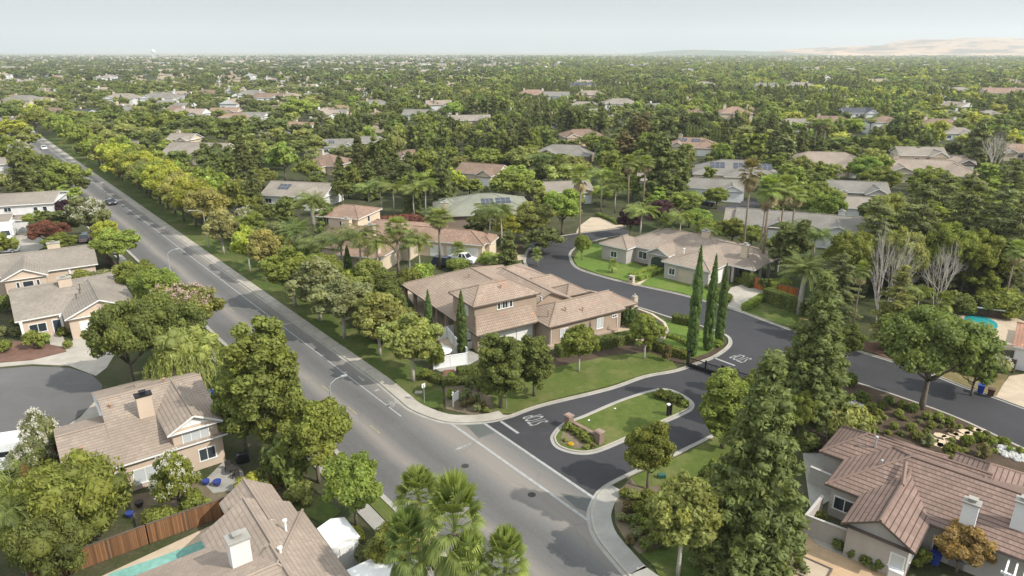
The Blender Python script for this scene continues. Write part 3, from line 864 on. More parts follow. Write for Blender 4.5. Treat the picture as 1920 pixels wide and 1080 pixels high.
# --- the corner villa
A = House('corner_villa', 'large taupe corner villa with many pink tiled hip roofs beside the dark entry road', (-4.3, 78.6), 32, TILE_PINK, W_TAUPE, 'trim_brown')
A.block(-.8, 4.5, 17.2, 22.2, 3, 2.5, 'y', 'hh', 5.6, wall=False)
A.W.box(3.2, 5, 0, 16.7, 21.7, 2.97)
A.block(-.3, .5, 9.9, 7.2, 6.1, 1.45, 'x', 'hh', 2.9, .45)
A.block(8.3, -3.7, 21.0, 3.7, 3, 1.55, 'x', 'hg', 3.7, .45)
A.block(16, -2.9, 23.9, 2.7, 2.94, 1.35, 'x', 'gh', 2.9, .5, wall=False)
A.W.box(16.5, -2.0, 0, 20.8, 2.2, 2.9)
A.block(8.2, 2.2, 17.4, 15, 3.02, 2.15, 'y', 'gg', None, .45)
A.block(13.5, 9.0, 21.0, 13.2, 2.98, 1.2, 'x', 'hh', 2.1, .45)
A.block(11.5, 13.4, 20.2, 21.4, 3.05, 1.3, 'x', 'hh', 3.6, .45)
A.block(17.2, 4.6, 21.2, 8.8, 2.9, 1.0, 'x', 'hh', 2.0, .45)
# lean-to roof over the garage doors
f0, f1, t0, t1 = (-.75, -1.15, 2.95), (8.5, -1.15, 2.95), (.35, 1.0, 4.75), (8.5, 1.0, 4.75)
A.Rf.slope([f0, f1, t1, t0]); A.Rf.slope([f0, (-.75, 1.0, 2.95), t0]); A.cap(f0, t0)
A.T.face([(-.75, -1.15, 2.78), (8.5, -1.15, 2.78), f1, f0]); A.T.face([(-.75, 1.0, 2.78), (-.75, -1.15, 2.78), f0, (-.75, 1.0, 2.95)])
A.T.face([(-.75, -1.15, 2.78), (8.5, -1.15, 2.78), (8.5, 1, 2.78), (-.75, 1, 2.78)])
A.W.box(0, 0, 0, 8.7, 1.0, 2.77)
A.garage(1.7, 0, 2.5, 2.2); A.garage(4.4, 0, 2.5, 2.2); A.garage(7.0, 0, 2.5, 2.2)
A.window(4.6, .95, 4.86, .95, 1.25, 'S', 'glass', 1); A.window(3.7, .95, 4.86, .55, .95, 'S', 'glass', 0); A.window(5.5, .95, 4.86, .55, .95, 'S', 'glass', 0)
A.window(.15, 3.0, 4.2, .8, 1.3, 'W', 'glass_blind'); A.window(.15, 2.6, .9, .8, 1.4, 'W', 'glass_blind')
A.window(11.0, -3.25, .7, 1.3, 1.5, 'S', 'glass_blind'); A.window(16.9, -3.25, .8, 1.1, 1.6, 'S', 'glass_blind'); A.window(19.4, -3.25, 1.9, .9, .45, 'S', 'glass')
A.window(10.2, 1.0, 4.9, .4, .5, 'E', 'glass', 0)
A.posts([(-.35, 21.4), (-.35, 18.0), (-.35, 14.4), (-.35, 10.6), (-.35, 7.8)], 2.85, .45)
A.window(3.18, 18, .2, 2.6, 2.2, 'W', 'glass', 2); A.window(3.18, 13, .2, 2.6, 2.2, 'W', 'glass', 2); A.window(3.18, 9, .4, 2.0, 1.9, 'W', 'glass', 1)
A.posts([(23.3, -2.3), (23.3, 1.9)], 2.8, .4)
for v in ((6.5, 14, 5.0), (5.0, 2.6, 6.9), (12.2, -1.8, 3.8), (14.6, -2.4, 3.5), (9.6, -1.6, 3.9)): A.vent(*v)
for x in (8.9, 19.9):
    m = MB(); m.tube([(x, -3.3, .1), (x, -3.3, 2.5), (x, -3.6, 2.8)], .045, 6); m.build('downpipe', M['white'], A.root)
m = MB(); m.prism([(8.4, -3.9), (19.6, -3.9), (19.6, -3.0), (8.4, -3.0)], 0, .35); m.build('plinth', W_TAUPE, A.root)
A.done(); landmark(A, 'the corner villa', 9, 8)

# --- left: the peach house with the chimney
C = House('gabled_house', 'two storey peach house with tan tile roof, front gable and tall chimney by the cul-de-sac', (-26.7, 54.6), 37, TILE_TAN, W_PEACH)
C.block(-4.3, -.45, .35, 8.2, 4.5, 1.25, 'y', 'gg', None, .45)
C.block(-8.3, -.35, .6, 16.2, 3, 2.65, 'x', 'gg', None, .45)
C.block(-12.1, -.35, -7.9, 10.2, 3.0, 1.62, 'x', 'gg', None, .45)
C.block(-8.1, 7.2, -1.5, 14.6, 3.05, 1.7, 'y', 'gh', None, .45)
C.chimney(-5.0, 4.6, 6.7, 1.25, .8, W_PEACH, 3, 'black')
C.window(-2.0, .0, 3.0, 2.3, 1.25, 'S', 'glass_blind', 2); C.window(-1.3, .0, .75, 1.5, 1.3, 'S', 'glass', 1)
C.window(-6.4, .1, .45, 2.0, 1.5, 'S', 'glass_blind', 1); C.window(-4.4, .1, .6, 1.0, 1.3, 'S', 'glass_blind', 0); C.window(-10.2, .1, .6, 1.6, 1.2, 'S', 'glass', 1)
C.door(-8.5, .1, .9, 2.1, 'S', 'door_tan')
m = MB(); m.face([(-3.3, -.055, 4.62), (-.8, -.055, 4.62), (-2.05, -.055, 5.25)]); m.obox((-2.05, -.08, 4.85), (.2, 0, 0), (0, .02, 0), (0, 0, .2)); m.build('gable_trim', M['white'], C.root)
for v in ((-10.5, 2.2, 3.8), (-7.5, 6.6, 5.0), (-2.5, 9.3, 5.0), (-.6, 7.0, 4.6)): C.vent(*v)
C.done(); landmark(C, 'the peach gabled house', -5, 5)

# --- bottom left: roof beside the lap pool
D = House('pool_house', 'tan tiled house with chimney beside the narrow turquoise pool and wooden fence', (-22.5, 44.3), 37, TILE_TAN2, W_CREAM)
D.block(-.05, -6, 4.0, .15, 3, 1.4, 'y', 'gg', None, .4)
D.block(-2.2, -10, 4.4, -2.95, 3.02, 1.8, 'y', 'gg', None, .4)
D.block(-15, -19, 4.8, -4.5, 3, 2.2, 'x', 'gh', 4.2, .4)
D.block(-1.6, -18.6, 3.4, -9.6, 3.5, 1.65, 'y', 'gg', None, .4, wall=False)
D.chimney(-1.0, -9.3, 6.5, 1.25, 1.0, W_WHITE, 3, 'concrete_grey')
D.vent(2.6, -7.4, 4.3, 'white'); D.vent(1.2, -10.6, 4.8, 'white')
D.window(-4.0, -4.95, .5, 2.0, 1.4, 'N', 'glass', 1)
D.done(); landmark(D, 'the pool house roof', -2, -8)
sh = House('patio_shed', 'small white gabled shed against the tan tiled pool house', (-22.5, 44.3), 37, M['white'], M['vinyl'])
sh.block(5.1, -9.2, 7.3, -6.4, 2.35, .35, 'y', 'gg', None, .1, caps=False); sh.door(6.2, -9.1, .8, 1.9, 'S', 'door_white'); sh.root['category'] = 'shed'; sh.done()

# --- bottom right: rose-brown house
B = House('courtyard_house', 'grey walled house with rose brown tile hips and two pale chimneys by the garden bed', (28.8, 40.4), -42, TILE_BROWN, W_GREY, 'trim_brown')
B.block(-7.0, 2.5, 16, 13.0, 3, 2.05, 'x', 'hh', 4.7, .45)
B.block(-4.45, -1.75, .55, 7.5, 3.03, 1.45, 'y', 'gg', None, .45)
B.block(-9.0, 7.1, 3, 12.9, 2.97, 1.65, 'x', 'hg', 2.9, .45)
B.block(-5.6, 9.5, -.4, 14.2, 2.75, 1.0, 'y', 'gh', None, .45)
B.block(-.1, 9, 5.4, 14.8, 3.05, 1.35, 'y', 'gh', None, .45)
B.cap((-2.4, 6.6, 5.04), (-1.9, 3.9, 4.5), .16)
B.chimney(2.6, 3.3, 5.6, .95, .7, W_WHITE, 0); B.chimney(5.4, 5.0, 6.1, .95, .75, W_WHITE, 2)
B.window(-5.4, 2.93, .8, 1.7, 1.25, 'S', 'glass', 1); B.window(-6.55, 4.0, .8, 1.2, 1.25, 'W', 'glass', 1); B.window(-4.0, .6, .8, .8, 1.3, 'W', 'glass_blind', 0)
B.window(-.5, -1.3, .9, 1.0, 1.2, 'S', 'glass_blind', 0); B.window(.1, .6, .9, 1.5, 1.3, 'E', 'glass_blind', 1); B.window(1.5, 2.93, .7, 1.2, 1.3, 'S', 'glass', 0); B.window(8.5, 2.93, .7, 1.8, 1.3, 'S', 'glass', 1)
m = MB(); m.prism([(-1.0, -1.32), (.08, -1.32), (.08, -1.75), (-.8, -1.75)], 0, .9); m.build('bay_window', W_WHITE, B.root)
B.vent(-5.2, 9.0, 4.3, 'galv', .08, .7); B.vent(-4.0, 6.2, 4.4, 'galv', .06, .2)
B.done(); landmark(B, 'the rose-brown courtyard house', 0, 6)

# --- left middle: two tan houses
E_ = House('garage_house', 'single storey tan roofed house with white garage door and navy front door', (-58.08, 83.47), 37, TILE_STONE, W_PEACH)
E_.block(-5.9, 2.3, 8.1, 18.4, 3, 1.95, 'x', 'gh', None, .45)
E_.block(-.7, -.9, 7.8, 9.8, 3.03, 1.9, 'y', 'gg', None, .5)
E_.garage(3.3, -.4, 4.9, 2.25); E_.window(3.6, -.4, 3.25, .8, .7, 'S', 'glass', 0)
E_.window(-3.6, 2.75, .8, 2.0, 1.3, 'S', 'glass', 1); E_.door(-1.4, 2.75, 1.0, 2.1, 'S', 'door_navy')
E_.posts([(-.9, 2.5), (-5.3, 2.5)], 2.8, .3, M['white'])
E_.chimney(.7, 9.4, 5.9, 1.6, 1.0, W_PEACH, 3)
for v in ((2.0, 5.6, 4.6), (1.4, 4.4, 4.3), (2.2, 7.2, 4.8)): E_.vent(*v, 'trim_brown', .06, .25)
E_.done(); landmark(E_, 'the white-garage house', 1, 8)
E2 = House('gable_window_house', 'tan roofed house with a peach front gable and one wide dark window', (-75.08, 105.1), 33, TILE_STONE, W_PEACH)
E2.block(-14, -2.0, 7.1, 12, 3, 1.7, 'x', 'gg', None, .45)
E2.block(-5.9, -4.4, .2, 6, 3.03, 1.45, 'y', 'gg', None, .4)
E2.window(-2.6, -4.0, 1.1, 1.5, 1.3, 'S', 'glass', 0); E2.window(-3.9, -4.0, 1.1, .5, 1.3, 'S', 'glass', 0); E2.window(-1.3, -4.0, 1.1, .5, 1.3, 'S', 'glass', 0)
E2.posts([(3.0, -1.6)], 2.8, .25, M['white']); E2.chimney(1.4, 6.2, 5.6, 1.8, 1.0, W_CREAM, 3); E2.done(); landmark(E2, 'the peach gable house')
Fh = House('white_house', 'large white two storey house with dark solar panels on a flat pitched grey roof', (-100.4, 142.1), 20, TILE_STONE, W_WHITE)
Fh.block(-18, -.2, 3.1, 13.5, 5.6, 1.3, 'x', 'gg', None, .5)
Fh.block(-20, -5.2, -4.2, 2, 3.0, 1.0, 'x', 'gg', None, .4)
Fh.block(-4.6, -1.8, 3.6, 1.2, 2.7, .7, 'x', 'gg', None, .35)
Fh.panel([(-12, 1.2, 5.75), (-.5, 1.2, 5.75), (-.5, 4.6, 6.4), (-12, 4.6, 6.4)], nx=8)
for x in (-15, -9, -5.5): Fh.window(x, .25, 4.1, 1.4, 1.0, 'S', 'glass', 1)
for x in (-.5, 1.2): Fh.window(x, .25, 3.9, .9, 1.0, 'S', 'glass', 0)
Fh.window(2.65, 6, 3.6, 1.2, 1.2, 'E', 'glass', 1); Fh.door(-1.2, -1.45, 1.2, 2.1, 'S', 'door_navy'); Fh.garage(-12, -4.8, 4.8, 2.2); Fh.done(); landmark(Fh, 'the big white house', -6, 6)
F2 = House('white_house', 'white two storey house beyond the trees with one square solar panel on its low roof', G(10, 345), 20, TILE_STONE, W_WHITE)
F2.block(-14, 0, 3.2, 11, 5.6, 1.2, 'x', 'gg', None, .45); F2.block(-10, -2.4, 3.6, 1, 2.9, .8, 'x', 'gg', None, .4)
F2.panel([(-9, .8, 5.75), (-3.5, .8, 5.75), (-3.5, 4.0, 6.4), (-9, 4.0, 6.4)], nx=4)
for x in (-6, -1.5): F2.window(x, .45, 4.0, 1.6, 1.1, 'S', 'glass', 2)
F2.window(0, -2.0, .8, 1.8, 1.3, 'S', 'glass', 1); F2.done(); landmark(F2, 'the smaller white house')

# --- behind the villa
Gh = House('tuscan_house', 'long warm tiled house with three garage doors and a raised upper block behind the villa', (-5.49, 122.65), -17, TILE_WARM, W_CREAM)
Gh.block(-14, -3.9, 1.6, 3.9, 3, 1.6, 'x', 'gh', None, .45)
Gh.block(-.6, -2.2, 2.4, 2.6, 3.02, .9, 'y', 'hh', None, .45)
Gh.block(-27, -8, -11, 9, 3.05, 2.1, 'x', 'hh', 6.0, .45)
Gh.block(-33.4, -2.7, -24, 7.2, 5.8, 1.45, 'x', 'hh', 3.5, .45)
Gh.block(-31, -13, -18, 1, 2.97, 1.9, 'y', 'hh', 5, .45)
Gh.block(-21, -16.5, -12.5, -4, 2.94, 1.5, 'y', 'hh', 4, .45)
for x in (-7.8, -4.4, -1.0): Gh.garage(x, -3.45, 2.7, 2.2)
Gh.chimney(-25.8, -4.0, 6.1, 1.6, 1.1, W_CREAM, 3); Gh.chimney(-19.6, -6.2, 5.9, 1.5, 1.1, W_CREAM, 3); Gh.chimney(-14.2, -15, 5.3, 1.6, 1.2, W_CREAM, 0)
Gh.window(-31.3, -2.25, 4.1, 1.2, 1.3, 'S', 'glass', 1); Gh.window(-28, -2.25, 4.1, 1.0, 1.0, 'S', 'glass', 1); Gh.window(-24.45, 2, 4.2, 1.0, 1.2, 'E', 'glass', 0); Gh.window(1.1, 0, 1.0, 1.0, 1.2, 'E', 'glass', 0)
Gh.done(); landmark(Gh, 'the warm tiled garage house', -14, 0)
J = House('sage_roof_house', 'house with sage grey hip roof, two solar panels and a stout stone chimney', (-6.8, 141.2), 8, TILE_SAGE, W_BROWN, 'trim_brown')
J.block(-8, .8, 12.5, 19, 3, 2.9, 'x', 'hh', 8.6, .5)
J.block(-9.5, 6, -3, 16, 2.96, 1.8, 'x', 'hh', None, .45)
J.chimney(-7.2, 3.4, 5.6, 1.5, 1.3, W_SAND, 0)
J.panel([(1.0, 5.2, 4.42), (3.6, 5.2, 4.42), (3.6, 7.6, 5.2), (1.0, 7.6, 5.2)], nx=3); J.panel([(4.2, 5.6, 4.55), (7.4, 5.6, 4.55), (7.4, 7.8, 5.25), (4.2, 7.8, 5.25)], nx=3)
J.window(2, 1.3, .9, 2.0, 1.3, 'S', 'glass', 1); J.window(8, 1.3, .9, 1.6, 1.3, 'S', 'glass', 1); J.done(); landmark(J, 'the sage-roofed house', 2, 9)
I = House('ranch_house', 'long grey tan ranch house with arched entry and covered patio across the curving street', (32.0, 101.7), -43, TILE_TAN, W_GREY)
I.block(-22, 5.2, -1.5, 18.8, 3, 2.4, 'x', 'hh', 6.0, .45)
I.block(-10.1, .3, -1.2, 12, 3.03, 1.7, 'y', 'hg', 4.2, .45)
I.block(-24.4, 2.4, -18.2, 9.5, 2.97, 1.3, 'y', 'hh', None, .45)
I.block(-15, 3.2, -10.4, 9, 3.05, 1.2, 'y', 'gg', None, .45)
I.block(-8, 6.2, 3.4, 17.6, 2.95, 2.0, 'x', 'gh', 4.5, .45, wall=False)
I.posts([(2.8, 6.8), (2.8, 10), (2.8, 13.4), (2.8, 17), (-.4, 6.8)], 2.8, .4)
I.W.box(-7.5, 7, 0, -1, 17, 2.9)
I.garage(-5.6, .72, 2.6, 2.2, 'S', 'door_tan'); I.garage(-1.66, 3.4, 4.4, 2.2, 'E', 'door_white')
I.window(-8.2, .75, .9, 1.2, 1.2, 'S', 'glass', 1); I.window(-17.0, 5.65, .8, 1.8, 1.4, 'S', 'glass', 1); I.window(-21.3, 2.85, .8, 1.4, 1.2, 'S', 'glass', 1); I.window(-1.0, 11.5, .3, 2.2, 2.1, 'E', 'glass', 1)
m = MB(); n = 10
P = [(-14.0, .05)] + [(-12.7 - 1.3 * cos(pi * k / n), 1.7 + .75 * sin(pi * k / n)) for k in range(n + 1)] + [(-11.4, .05)]
m.face([(x, 3.62, z) for x, z in P]); m.build('entry_arch', M['glass'], I.root)
I.chimney(-8.3, 11.8, 6.4, 1.3, .9, W_CREAM, 4); I.chimney(.2, 9.2, 6.0, 1.1, .9, W_CREAM, 3); I.vent(-8.6, 5.0, 4.0, 'white', .1, .4)
I.done(); landmark(I, 'the long ranch house', -8, 10)

# --- pieces of houses at the right edge
Kr = House('terracotta_house', 'house at the frame edge with terracotta tile roofs, white garage and pool behind', G(1935, 700), -38, roof_tile('terracotta_tile', (.46, .25, .17), .38, .3, .5, .35), W_WHITE)
Kr.block(-2.5, -.3, 9, 9, 3, 1.5, 'x', 'hh', None, .45); Kr.block(0, 9.5, 10, 15, 3.0, 1.2, 'x', 'hh', None, .45, wall=False); Kr.posts([(.4, 9.9), (.4, 14.5)], 2.9, .5)
Kr.garage(2.2, .15, 4.6, 2.2); Kr.done(); landmark(Kr, 'the terracotta-roofed house')
K2 = House('hedged_house', 'pale pink roofed house half hidden behind palms and hedge at the frame edge', G(1925, 545), -30, TILE_WARM, W_WHITE)
K2.block(-4, 0, 10, 9, 3, 1.7, 'x', 'hh', None, .45); K2.window(-1, .45, .8, 1.6, 1.2, 'S', 'glass', 1); K2.done(); landmark(K2, 'the half-hidden pink house')
Bb = House('roof_corner', 'corner of a pale flat patio roof under the fan palms at the bottom edge', G(715, 1150), 37, M['canvas'], W_WHITE)
Bb.block(-2.3, -1.2, 2.2, 2.4, 2.6, .45, 'x', 'hh', None, .3, caps=False); Bb.root['category'] = 'patio roof'; Bb.done()
# ---------------------------------------------------------------- houses in the middle distance: x, y = the middle of the roof in the survey photo
def mid_house(x, y, w, d, yaw, roof, wall, label, st=1, kind='L', chim=1, solar=0, phrase=None, detail=True):
    zc = 3.6 * st
    X, Y = G(x, y, zc)
    h = House('suburban_house', label, (X, Y), yaw, roof, wall, group='houses among the trees')
    ze = 2.9 * st
    rise = min(d, w) * .5 * .40
    if kind == 'hip':
        h.block(-w / 2, -d / 2, w / 2, d / 2, ze, rise, 'x', 'hh', None, .45)
        h.block(-w * .15, -d / 2 - 2.5, w * .25, 0, ze - .04, rise * .6, 'y', 'hg', None, .45)
    elif kind == 'gable':
        h.block(-w / 2, -d / 2, w / 2, d / 2, ze, rise, 'x', 'gg', None, .45)
        h.block(w * .08, -d / 2 - 2.2, w * .46, 0, ze + .03, rise * .75, 'y', 'gg', None, .45)
    elif kind == 'L':
        h.block(-w / 2, -d / 2 + 1, w / 2, d / 2, ze, rise, 'x', 'hh', None, .45)
        h.block(w * .05, -d * .85, w * .48, d * .1, ze + .03, rise * .8, 'y', 'hg', None, .45)
        h.block(-w * .45, -d * .62, -w * .12, d * .1, ze - .05, rise * .65, 'y', 'gg', None, .45)
    else:       # raised middle block
        h.block(-w / 2, -d / 2, w / 2, d / 2, 2.9, rise * .8, 'x', 'hh', None, .45)
        h.block(-w * .22, -d * .3, w * .2, d * .4, 5.7, min(w * .42, d * .7) * .2, 'x', 'hh', None, .45)
    if chim:
        h.chimney(-w * .28, d * .12, ze + rise + 1.0, 1.3, 1.0, W_CREAM, ze - .5)
        if chim > 1: h.chimney(w * .3, d * .1, ze + rise + .8, 1.2, .9, W_WHITE, ze - .5)
    if detail:
        yf = -d / 2 + {'L': 1.45, 'hip': .45, 'gable': .45}.get(kind, .45)
        h.window(-w * .38 if kind != 'L' else 0, yf, .8, 1.8, 1.3, 'S', 'glass', 1)
        if st > 1 or kind == 'raised':
            for k in (-.12, .1): h.window(w * k, (-d * .3 + .45) if kind == 'raised' else yf, ze - 1.9 if kind != 'raised' else 4.0, 1.4, 1.2, 'S', 'glass', 1)
        gx, gy = {'L': (w * .265, -d * .85 + .45), 'gable': (w * .27, -d / 2 - 1.75), 'hip': (w * .05, -d / 2 - 2.05)}.get(kind, (w * .3, -d / 2 + .45))
        h.garage(gx, gy, min(4.6, w * .28), 2.15)
    if solar:
        k = rise / (d / 2) if kind != 'L' else rise / (d / 2 - .5)
        y0 = (-d / 2 + (1 if kind == 'L' else 0))
        for i in range(solar):
            xa = -w * .30 + i * w * .27
            q = lambda xx, yy: (xx, yy, ze + (yy - y0) * k)
            ya, yb = y0 + d * .22, y0 + d * .40
            h.panel([q(xa, ya), q(xa + w * .17, ya), q(xa + w * .17, yb), q(xa, yb)], nx=3)
    h.done()
    landmark(h, phrase or 'a house')
    return h
